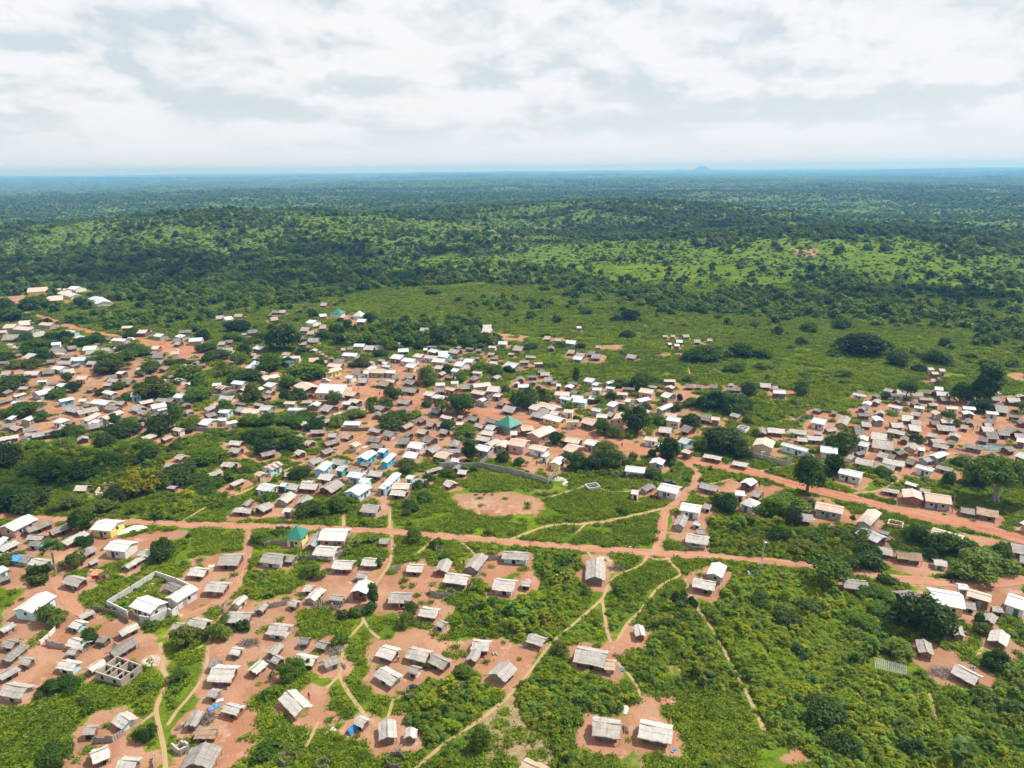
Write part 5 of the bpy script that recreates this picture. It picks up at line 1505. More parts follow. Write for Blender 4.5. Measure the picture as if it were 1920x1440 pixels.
def palm_mesh(seed, R, z, n=20, fan=True):
    rng = np.random.default_rng(seed); Q = []
    for k in range(n):
        a = rng.uniform(0, 2 * math.pi); el = rng.uniform(-0.5, 1.1); L = R * rng.uniform(0.75, 1.05)
        d = np.array([math.cos(a) * math.cos(el), math.sin(a) * math.cos(el), math.sin(el)])
        side = np.cross(d, [0, 0, 1.0]); side /= np.linalg.norm(side); upv = np.cross(side, d)
        hub = np.array([0, 0, z]); wr = hub + d * L * 0.42 - np.array([0, 0, 0.03 * L])
        Q.append(np.stack([hub - side * .03, hub + side * .03, wr + side * .03, wr - side * .03]))
        for j in range(8):                                    # the blades of one fan leaf
            t = (j / 7 - 0.5) * 2.6
            e = d * math.cos(t) + side * math.sin(t) - upv * 0.12 * abs(t)
            tip = wr + e * L * 0.56 * rng.uniform(0.85, 1.05) - np.array([0, 0, 0.10 * L * rng.uniform(0.3, 1.2)])
            w = np.cross(e, upv); w /= max(np.linalg.norm(w), 1e-6); mid = wr * 0.45 + tip * 0.55
            Q.append(np.stack([wr, mid - w * 0.085 * L, tip, mid + w * 0.085 * L]))
    return quads_mesh('palm_crown', np.array(Q), M_PALM)
kind('p', 6, 9, [palm_mesh(3 + i, 3.0, 6.4, 22) for i in range(2)], [trunk_mesh('trunk', 6.4, 0.24, 0.19, 0, 0, 60, M_PALE_BARK, 0.02)])

def banana_mesh(seed):
    rng = np.random.default_rng(seed); Q = []
    for s in range(4):
        bx, by = rng.uniform(-0.9, 0.9, 2); hb = rng.uniform(0.8, 1.5)
        for k in range(8):
            a = rng.uniform(0, 2 * math.pi); L = rng.uniform(1.5, 2.3); dr = np.array([math.cos(a), math.sin(a), 0]); sd = np.array([-dr[1], dr[0], 0]) * 0.27
            p = [np.array([bx, by, hb]) + dr * L * t + np.array([0, 0, L * (1.15 * t - 0.95 * t * t)]) for t in (0.06, 0.4, 0.75, 1.0)]
            ws = (0.4, 1.0, 0.9, 0.2)
            for i in range(3): Q.append(np.stack([p[i] - sd * ws[i], p[i] + sd * ws[i], p[i + 1] + sd * ws[i + 1], p[i + 1] - sd * ws[i + 1]]))
    return quads_mesh('banana_leaves', np.array(Q), M_LIGHT)
def banana_stem():
    mb = MB()
    for x, y in ((0.3, 0.4), (-0.5, 0.2), (0.1, -0.6)): mb.tube([(x, y, -0.1), (x, y, 1.3)], [0.12, 0.08], 6)
    return mb.mesh('banana_stem', M_PALE_BARK)
kind('n', 3.6, 3.0, [banana_mesh(5 + i) for i in range(3)], [banana_stem()])

# ------------------------------------------------------------------ uncountable growth: scrub, weeds, far woods
def scatter(name, label, pts, scl, rotz, idx, sources, tilt=0.0):
    n = len(pts); me = bpy.data.meshes.new(name)
    me.vertices.add(n); me.vertices.foreach_set('co', np.asarray(pts, np.float32).ravel())
    me.attributes.new('scl', 'FLOAT_VECTOR', 'POINT').data.foreach_set('vector', np.asarray(scl, np.float32).ravel())
    rot = np.stack([RNG.normal(size=n) * tilt, RNG.normal(size=n) * tilt, rotz], 1)
    me.attributes.new('rot', 'FLOAT_VECTOR', 'POINT').data.foreach_set('vector', rot.astype(np.float32).ravel())
    me.attributes.new('idx', 'INT', 'POINT').data.foreach_set('value', np.asarray(idx, np.int32))
    o = link(name, me); o['kind'] = 'stuff'; o['label'] = label
    ng = bpy.data.node_groups.new(name, 'GeometryNodeTree')
    ng.interface.new_socket('Geometry', in_out='INPUT', socket_type='NodeSocketGeometry')
    ng.interface.new_socket('Geometry', in_out='OUTPUT', socket_type='NodeSocketGeometry')
    N, L = ng.nodes, ng.links
    gi, go = N.new('NodeGroupInput'), N.new('NodeGroupOutput')
    join = N.new('GeometryNodeJoinGeometry')
    for s in sources:
        so = bpy.data.objects.new(s.name + '_source', s)
        oi = N.new('GeometryNodeObjectInfo'); oi.inputs['Object'].default_value = so
        gti = N.new('GeometryNodeGeometryToInstance')
        L.new(oi.outputs['Geometry'], gti.inputs[0]); L.new(gti.outputs[0], join.inputs[0])
    def named(nm, dt):
        a = N.new('GeometryNodeInputNamedAttribute'); a.data_type = dt; a.inputs['Name'].default_value = nm
        return [x for x in a.outputs if x.enabled and x.name == 'Attribute'][0]
    iop = N.new('GeometryNodeInstanceOnPoints')
    e2r = N.new('FunctionNodeEulerToRotation'); L.new(named('rot', 'FLOAT_VECTOR'), e2r.inputs[0])
    L.new(gi.outputs[0], iop.inputs['Points']); L.new(join.outputs[0], iop.inputs['Instance'])
    iop.inputs['Pick Instance'].default_value = True
    L.new(named('idx', 'INT'), iop.inputs['Instance Index']); L.new(e2r.outputs[0], iop.inputs['Rotation']); L.new(named('scl', 'FLOAT_VECTOR'), iop.inputs['Scale'])
    L.new(iop.outputs[0], go.inputs[0])
    md = o.modifiers.new('growth', 'NODES'); md.node_group = ng
    return o

def fan_points(r0, r1, n, half=54.0):
    r = np.sqrt(RNG.uniform(r0 * r0, r1 * r1, n)); a = np.radians(RNG.uniform(-half, half, n))
    return r * np.sin(a), r * np.cos(a)

BUSHES = [quads_mesh('scrub_bush', crown_quads(dome_blobs(400 + i, 2.3, -0.1, 1.6, 13, (0.10, 0.22), irregular=0.35), 420, 0.23, 410 + i, low=0.0, up=1.5, spread=0.5), M_BUSH) for i in range(6)] + [quads_mesh('scrub_bush', crown_quads(dome_blobs(490 + i, 2.3, -0.1, 1.9, 10, (0.10, 0.24), irregular=0.4), 380, 0.26 + 0.05 * (i % 2), 495 + i, low=0.0, up=1.3, spread=0.6), (M_BUSH2, M_BUSH2, M_BUSH3, M_BUSH3)[i]) for i in range(4)]
def weed_mesh(seed):
    rng = np.random.default_rng(seed); n = 70
    P = np.stack([rng.normal(0, 0.42, n), rng.normal(0, 0.42, n), rng.uniform(0.05, 0.42, n)], 1)
    N = rng.normal(size=(n, 3)) * 0.5 + np.array([0, 0, 1.0]); N /= np.linalg.norm(N, axis=1)[:, None]
    return quads_mesh('weed_tuft', leaf_quads(P, N, 0.33, rng, 0.45), M_WEED)
WEEDS = [weed_mesh(430 + i) for i in range(4)]
FAR_TREES = [quads_mesh('far_tree', crown_quads(dome_blobs(450 + i, 10, 0.0, 8.2, 16, (0.12, 0.25), irregular=0.35), 420, 1.4, 460 + i, low=-0.1, up=0.8), M_FAR if i % 2 else M_FAR2) for i in range(9)]
def far_clump(seed):
    rng = np.random.default_rng(seed); B = []
    for k in range(26):
        x, y = rng.uniform(-36, 36, 2); r = rng.uniform(4, 7.5); B.append((x, y, r * 0.5 + rng.uniform(-1, 3), r))
    return quads_mesh('far_wood', crown_quads(B, 900, 4.0, seed + 1, low=0.0), M_FAR3)
PLAIN_TREES = [quads_mesh('plain_tree', crown_quads(dome_blobs(550 + i, 10, 0.0, 8.0, 12, (0.14, 0.26), irregular=0.35), 260, 1.9, 560 + i, low=-0.1, up=0.8), M_FAR3 if i % 4 else M_FAR) for i in range(6)]
SHRUBS = [quads_mesh('plain_shrub', crown_quads(dome_blobs(590 + i, 10, 0.0, 6.5, 9, (0.14, 0.28), irregular=0.4), 90, 2.6, 600 + i, low=0.0, up=1.0), M_FAR2 if i % 4 else M_FAR) for i in range(5)]
FAR_CLUMPS = [far_clump(480 + i) for i in range(4)]

def veg_near():
    # scrub bushes
    x, y = fan_points(84, 330, 172000); P = []
    x2, y2 = fan_points(330, 720, 172000); x = np.concatenate([x, x2]); y = np.concatenate([y, y2]); r = np.hypot(x, y)
    near = r < 330
    dirt = sample(R_DIRT, x, y); clear = sample(R_CLEAR.astype(np.float32), x, y); low = sample(R_LOW, x, y); thick = sample(R_THICK, x, y); forest = sample(R_FOREST, x, y); dry = sample(R_DRY, x, y)
    n1 = fbm(x, y, 9.0, 3, 91); n2 = fbm(x, y, 38.0, 3, 93)
    v = n1 * 0.62 + n2 * 0.5
    thr = 0.54 + low * 0.085 - thick * 0.40 - forest * 0.12 + dry * 0.25 + 0.075 * (~near)
    keep = (v > thr) & (dirt < 0.22) & (clear < 0.05)
    prob = np.where(near, 0.75 + thick * 0.25, 0.5)
    keep &= RNG.random(len(x)) < prob
    x, y, r, th, fo, vv = x[keep], y[keep], r[keep], thick[keep], forest[keep], (v - thr)[keep]
    s = RNG.uniform(0.36, 0.78, len(x)) * (1 + np.clip(vv, 0, 0.2) * 1.8) * np.where(r > 330, 1.3, 1.0) * (1 + 0.22 * th)
    big = RNG.random(len(x)) < 0.045 * (0.4 + 1.2 * sstep(fbm(x, y, 30, 2, 77), 0.45, 0.6)); s = np.where(big, s * 1.55, s)
    scl = np.stack([s, s, s * RNG.uniform(0.75, 1.3, len(x)) * np.where(th > 0.5, 0.85, 0.62) * np.where(big, 1.25, 1.0) * np.where(r > 330, 0.7, 1.0)], 1)
    a_, b_ = fbm(x, y, 17, 3, 201), fbm(x, y, 21, 3, 207); idx = RNG.integers(0, 6, len(x)); u_ = RNG.random(len(x))
    idx = np.where(u_ < 0.05 + 0.45 * sstep(a_, 0.54, 0.68), RNG.integers(6, 8, len(x)), idx); idx = np.where((u_ > 0.95) | ((b_ > 0.56) & (u_ > 0.45)), RNG.integers(8, 10, len(x)), idx)
    scatter('scrub', 'bright green leafy scrub filling the land between yards', np.stack([x, y, terrain(x, y) - 0.05], 1), scl, RNG.uniform(0, 6.28, len(x)), idx, BUSHES, 0.1)
    # weeds and low grass
    x, y = fan_points(84, 300, 190000); x2, y2 = fan_points(300, 640, 150000); x = np.concatenate([x, x2]); y = np.concatenate([y, y2]); r = np.hypot(x, y)
    dirt = sample(R_DIRT, x, y); clear = sample(R_CLEAR.astype(np.float32), x, y); dry = sample(R_DRY, x, y)
    n1 = fbm(x, y, 5.0, 3, 95)
    keep = ((n1 + (dirt * -0.55) > 0.36) | ((dirt > 0.45) & (n1 > 0.5))) & (clear < 0.05) & (RNG.random(len(x)) > dry * 0.75)
    keep &= (dirt < 0.45) | (RNG.random(len(x)) < 0.03)
    keep &= RNG.random(len(x)) < 0.85
    x, y, r = x[keep], y[keep], r[keep]; s = RNG.uniform(0.7, 1.5, len(x)) * np.where(r > 300, 1.7, 1.0)
    scl = np.stack([s, s, s * RNG.uniform(0.6, 1.3, len(x))], 1)
    scatter('grass', 'low bright green grass and weeds between the bushes', np.stack([x, y, terrain(x, y)], 1), scl, RNG.uniform(0, 6.28, len(x)), RNG.integers(0, 4, len(x)), WEEDS, 0.1)

def veg_far():
    X, Y, S, K = [], [], [], []
    def add(r0, r1, n, f, smin, smax, even=False):
        x, y = fan_points(r0, r1, n, 41); p = f(x, y) * (1.0 if even else 0.25 + 1.15 * sstep(fbm(x, y, 75, 3, 141), 0.40, 0.60)); k = RNG.random(len(x)) < p
        X.append(x[k]); Y.append(y[k]); s = RNG.uniform(smin, smax, k.sum()); S.append(s)
    band = lambda x, y: fbm(x, y * 0.6, 420, 4, 121)
    def mid(x, y):
        f = sample(R_FOREST, x, y, 0.0); r = np.hypot(x, y)
        inside = (r < 740)
        d = sample(R_DIRT, x, y); cl = sample(R_CLEAR.astype(np.float32), x, y); low = sample(R_LOW, x, y)
        b = sstep(band(x, y), 0.42, 0.62)
        p = np.where(inside, f * 0.7 + 0.04 * (1 - low), 0.12 + 0.88 * b)
        return p * (d < 0.2) * (cl < 0.02) * np.where(r < 470, f, 1.0)
    def forest_band(x, y):                    # forest drawn from the photograph beyond the raster
        p = np.zeros(len(x)); r = np.hypot(x, y)
        for pp in FOREST:
            q = ground_at([a[0] for a in pp], [a[1] for a in pp]); p = np.maximum(p, poly_mask(x + (fbm(x, y, 60, 2, 3) - .5) * 60, y + (fbm(x, y, 60, 2, 8) - .5) * 60, q) * 1.0)
        return p
    patch = lambda x, y: sstep(fbm(x, y, 140, 4, 151), 0.40, 0.62)
    add(400, 740, 9000, lambda x, y: np.minimum(1, mid(x, y)), 0.35, 1.05)
    add(430, 760, 5200, lambda x, y: (0.08 + 0.5 * sstep(fbm(x, y, 50, 3, 25), 0.52, 0.66)) * (sample(R_DIRT, x, y) < 0.1) * (sample(R_CLEAR.astype(np.float32), x, y) < 0.02), 0.25, 0.75)
    add(430, 760, 16000, lambda x, y: 0.5 * sstep(fbm(x, y, 40, 3, 5), 0.45, 0.62) * (sample(R_DIRT, x, y) < 0.1) * (sample(R_CLEAR.astype(np.float32), x, y) < 0.02), 0.12, 0.3)
    add(740, 1500, 34000, lambda x, y: np.clip(forest_band(x, y) * 0.50 + 0.05 + 0.34 * patch(x, y), 0, 1), 0.35, 1.05)
    def flush(name, label, src):
        x = np.concatenate(X); y = np.concatenate(Y); s = np.concatenate(S); X.clear(); Y.clear(); S.clear()
        scatter(name, label, np.stack([x, y, terrain(x, y) - 0.3], 1), np.stack([s, s, s * RNG.uniform(0.7, 1.15, len(x))], 1), RNG.uniform(0, 6.28, len(x)), RNG.integers(0, len(src), len(x)), src)
    flush('woodland', 'dark green trees and thickets of the wide bush beyond the village', FAR_TREES)
    add(740, 1500, 80000, lambda x, y: 0.35 + 0.5 * sstep(fbm(x, y, 60, 3, 5), 0.42, 0.6), 0.12, 0.38, True)
    flush('savanna_shrubs', 'small light green shrubs sprinkled over the plain', SHRUBS)
    add(1500, 4300, 140000, lambda x, y: np.clip(forest_band(x, y) * 0.28 + 0.20 + 0.28 * sstep(band(x, y), 0.42, 0.62) + 0.28 * patch(x, y), 0, 1), 0.32, 0.95)
    add(1500, 3400, 70000, lambda x, y: 0.45 + 0.4 * sstep(fbm(x, y, 90, 3, 6), 0.42, 0.6), 0.2, 0.5, True)
    flush('savanna_trees', 'paler scattered trees of the farther plain', PLAIN_TREES)
    x, y = fan_points(4000, 9500, 19000, 41); k = RNG.random(len(x)) < 0.30 + 0.7 * sstep(band(x, y), 0.38, 0.56); x, y = x[k], y[k]
    x2, y2 = fan_points(9500, 30000, 9000, 41); s1 = RNG.uniform(0.8, 1.5, len(x)); s2 = RNG.uniform(1.8, 3.4, len(x2))
    z1 = RNG.uniform(0.8, 1.3, len(x)); z2 = RNG.uniform(1.0, 2.2, len(x2))
    x = np.concatenate([x, x2]); y = np.concatenate([y, y2]); s = np.concatenate([s1, s2]); zz = np.concatenate([z1, z2])
    scatter('far_forest', 'far forest running to the horizon, blue with distance', np.stack([x, y, terrain(x, y) - 1.0], 1), np.stack([s, s, zz], 1), RNG.uniform(0, 6.28, len(x)), RNG.integers(0, 4, len(x)), FAR_CLUMPS)
veg_near(); veg_far()

# ------------------------------------------------------------------ labels: what stands near what
MARKS = [(951, 793, 'the broad green pyramid roof'), (557, 1003, 'the yellow pyramid house'), (935, 948, 'the bare football ground'), (1220, 1008, 'the white sand patch'), (1512, 880, 'the great roadside tree'),
 (862, 750, 'the great mango'), (530, 632, 'the huge dark tree'), (625, 728, 'the wide white hall'), (290, 1110, 'the walled courtyard'), (220, 1255, 'the roofless block house'), (260, 900, 'the yellow crowned tree'),
 (690, 850, 'the bright blue houses'), (672, 915, 'the aqua houses'), (510, 877, 'the striped tin roof'), (1865, 900, 'the buttressed giant tree'), (1840, 720, 'the tallest tree'), (100, 1010, 'the lone fan palm'),
 (1670, 1250, 'the cane trellis'), (1770, 1125, 'the long yellow house'), (1117, 1070, 'the plank gabled barn'), (1340, 1075, 'the lone white house'), (1140, 1365, 'the pole eaved house'), (1105, 1228, 'the wide ragged house'),
 (555, 1315, 'the yellow gabled hut'), (945, 1255, 'the large ridged house'), (70, 1130, 'the pale blue porch house'), (1045, 880, 'the orange yellow gable'), (1428, 1045, 'the lattice mast'), (1470, 832, 'the gated block wall'),
 (1535, 792, 'the palisade yard'), (628, 588, 'the far green pyramid'), (673, 595, 'the pointed white roof'), (110, 550, 'the far school'), (180, 565, 'the big silver shed'), (60, 615, 'the pale shed rows'),
 (330, 660, 'the red dirt square'), (1775, 855, 'the violet edged roof'), (1710, 945, 'the brick gable house'), (1556, 955, 'the cream tin house'), (1610, 650, 'the golden brown tree'), (1080, 700, 'the dark tree pair'),
 (1145, 720, 'the many sided roof'), (1220, 740, 'the salmon walled house'), (1390, 665, 'the dark grove'), (400, 1325, 'the blue tarp heap'), (393, 800, 'the low grey fence'), (25, 985, 'the pink walled house'),
 (1240, 925, 'the clean white box house'), (776, 835, 'the white box roof'), (1420, 940, 'the white hipped house'), (1542, 1090, 'the umbrella tree'), (347, 1255, 'the clipped lawn'), (185, 785, 'the twin tin gables'),
 (105, 790, 'the round white hut'), (1035, 785, 'the shop row'), (1305, 640, 'the far hut cluster'), (1755, 695, 'the far pale kiosks'), (760, 665, 'the crowded white roofs'), (1130, 665, 'the far red yard'),
 (160, 930, 'the roofless ruin'), (205, 1035, 'the plain white house'), (610, 1005, 'the pink veranda house'), (900, 890, 'the long block wall'), (1700, 1045, 'the ragged brown hut'), (1620, 985, 'the half sunk white roof'),
 (1230, 800, 'the dark roadside trees'), (1000, 855, 'the dusty pink roofs'), (1900, 790, 'the crowded grey huts'), (1650, 830, 'the long grey roofs'), (210, 700, 'the slope of huts'), (1100, 905, 'the water tank'),
 (560, 830, 'the round green thicket'), (700, 1105, 'the papaya tree'), (775, 1125, 'the little round tree'), (870, 1060, 'the curved reed screen'), (600, 1130, 'the paired reed pens'), (470, 1180, 'the open red yard'), (1800, 1180, 'the right hand ridged huts'),
 (1050, 1300, 'the lower scrub'), (740, 1430, 'the pointed reed pen'), (420, 1250, 'the bright thatched house'), (1560, 1180, 'the wide thicket'), (1805, 1030, 'the dark bush island'), (1860, 1250, 'the brushwood yard')]
MARKS[-9:-8] = [(1815, 1190, 'the ridged hut trio')]
ORD = ['', 'second ', 'third ', 'fourth ', 'fifth ', 'sixth ', 'seventh ', 'eighth ', 'ninth ', 'tenth ', 'eleventh ', 'twelfth ']
PENDING = []        # (object, look, px, py)
USED = set()
def want_label(o, look, px, py): PENDING.append((o, look, px, py))
def fix_label(o, text): o['label'] = text; USED.add(text)
def settle_labels():
    keyed = {}
    M = np.array([(a, b) for a, b, _ in MARKS], float)
    for o, look, px, py in PENDING:
        k = 1.0 + 2.2 * np.clip((M[:, 1].clip(560) - 560) / 500, 0, 1)
        d = np.hypot(M[:, 0] - px, (M[:, 1] - py) * 1.6)
        order = np.argsort(d / k ** 0.35)
        a = order[0] if d[order[0]] > 9 or 'tree' not in look else order[1]
        dx, dy = px - M[a, 0], (py - M[a, 1]) * 1.5
        rel = 'beside' if abs(dx) > 1.6 * abs(dy) else ('behind' if dy < 0 else 'in front of')
        v = np.array([px, py]) - M[a]; best, bv = None, -9
        for b in order[1:14]:
            w = M[b] - M[a]; c = float((v * (1, 1.6)) @ (w * (1, 1.6)) / (np.hypot(*(v * (1, 1.6))) * np.hypot(*(w * (1, 1.6))) + 1e-6)) - d[b] / 900
            if c > bv: bv, best = c, b
        base = f"{look} {rel} {MARKS[a][2]}"
        keyed.setdefault(base, []).append((float(np.hypot(*v)), o, look, rel, a, best))
    for base, lst in keyed.items():
        if len(lst) == 1 and base not in USED:
            fix_label(lst[0][1], base); continue
        sub = {}
        for t in lst: sub.setdefault(t[5], []).append(t)
        for b, l2 in sub.items():
            l2.sort(key=lambda t: t[0])
            for i, (dist, o, look, rel, a, bb) in enumerate(l2):
                text = f"{base} towards {MARKS[b][2]}"
                if len(l2) > 1: text = f"{ORD[i] if i else 'first '}{look} {rel} {MARKS[a][2]} towards {MARKS[b][2]}"
                if len(text.replace('-', ' ').split()) > 16: text = text.replace('towards the ', 'towards ').replace(' in front of the ', ' before ').replace(' in front of ', ' before ')
                while text in USED: text = 'another ' + text
                fix_label(o, text)

# ------------------------------------------------------------------ houses
def thick_roof(V, F, UV, th):
    """A roof sheet of thickness TH from its upper surface."""
    n = len(V); V2 = V + [(x, y, z - th) for x, y, z in V]
    edge = {}
    for f in F:
        for a, b in zip(f, f[1:] + f[:1]): edge[(a, b)] = edge.get((a, b), 0) + 1
    F2 = [tuple(f) for f in F] + [tuple(i + n for i in reversed(f)) for f in F]
    uv = [UV[i] for f in F for i in f] + [UV[i] for f in F for i in reversed(f)]
    for (a, b) in list(edge):
        if (b, a) not in edge:
            F2.append((b, a, a + n, b + n)); uv += [UV[b], UV[a], UV[a], UV[b]]
    return V2, F2, uv

def roof_mesh(name, L, W, ez, rise, thatch, m, rng, mono=False):
    V, F, UV = [], [], []
    if thatch: nx, hs = max(3, int(L / 0.55)), 4
    else: nx, hs = max(1, int(L / 3.0)), 1
    rows = [-1 + k / hs for k in range(hs)] + [0.0] + [k / hs for k in range(1, hs + 1)]
    sl = math.hypot(W / 2, rise)
    jx = [rng.uniform(-1, 1) for _ in range(nx + 1)]; wob = rng.uniform(0, 6.28)
    jit = 0.05 if thatch else 0.004
    for r, v in enumerate(rows):
        for i in range(nx + 1):
            u = i / nx; x = (u - 0.5) * L; y = v * W / 2; z = ez + rise * (1 - abs(v))
            if thatch:
                z += 0.07 * math.sin(u * L * 0.9 + wob) * (1 - 0.4 * abs(v)) + rng.uniform(-jit, jit) - 0.10 * math.sin(u * math.pi) * (1 - abs(v)) * min(1.0, L / 9)
                if abs(v) == 1:
                    e = rng.uniform(-0.16, 0.14); y += math.copysign(e, v); z += -e * rise / (W / 2)
                if i in (0, nx): x += rng.uniform(-0.16, 0.14)
                else: x += rng.uniform(-0.05, 0.05)
            V.append((x, y, z)); UV.append((u * L, abs(v) * sl))
    for r in range(len(rows) - 1):
        for i in range(nx):
            a = r * (nx + 1) + i; F.append([a, a + 1, a + nx + 2, a + nx + 1])
    V, F, UV = thick_roof(V, F, UV, 0.16 if thatch else 0.05)
    return mesh_of(name, V, F, m, uv=UV)

def hip_mesh(name, L, W, ez, rise, m, ridge=0.0):
    r = max(0.0, (L - W) / 2) if ridge is None else ridge
    V = [(-L / 2, -W / 2, ez), (L / 2, -W / 2, ez), (L / 2, W / 2, ez), (-L / 2, W / 2, ez), (-r, 0, ez + rise), (r, 0, ez + rise)]
    if r < 0.05:
        V = V[:5]; F = [[0, 1, 4], [1, 2, 4], [2, 3, 4], [3, 0, 4]]
    else: F = [[0, 1, 5, 4], [1, 2, 5], [2, 3, 4, 5], [3, 0, 4]]
    V2, F2 = [], []
    UV = []
    for f in F:
        i0 = len(V2); V2 += [V[i] for i in f]; F2.append(list(range(i0, i0 + len(f))))
        a, b = Vector(V[f[0]]), Vector(V[f[1]]); ax = (b - a).normalized(); nn = ax.cross(Vector(V[f[2]]) - a).normalized(); ay = nn.cross(ax)
        sl = max((Vector(V[i]) - a).dot(ay) for i in f)
        UV += [((Vector(V[i]) - a).dot(ax), sl - (Vector(V[i]) - a).dot(ay)) for i in f]
    V3, F3, uv = thick_roof(V2, F2, UV, 0.07)
    return mesh_of(name, V3, F3, m, uv=uv)

def wall_mesh(name, l, w, ez, rise, W, m, hip=False):
    """Four walls and two gables up to the underside of the roof."""
    h = ez - 0.02 + rise * (1 - w / W) * (0 if hip else 1) - 0.10
    hg = ez + rise - 0.22
    V = [(-l / 2, -w / 2, -0.4), (l / 2, -w / 2, -0.4), (l / 2, w / 2, -0.4), (-l / 2, w / 2, -0.4), (-l / 2, -w / 2, h), (l / 2, -w / 2, h), (l / 2, w / 2, h), (-l / 2, w / 2, h)]
    if hip: F = [(0, 1, 5, 4), (1, 2, 6, 5), (2, 3, 7, 6), (3, 0, 4, 7)]
    else:
        V += [(-l / 2, 0, hg), (l / 2, 0, hg)]
        F = [(0, 1, 5, 4), (2, 3, 7, 6), (1, 2, 6, 9, 5), (3, 0, 4, 8, 7)]
    return mesh_of(name, V, F, m), h

def panel(name, cx, cy, z, wd, ht, rz, m, parent, th=0.07):
    mb = MB(); mb.box((0, 0, ht / 2), (wd, th, ht)); return link(name, mb.mesh(name, m), parent, (cx, cy, z), rz)

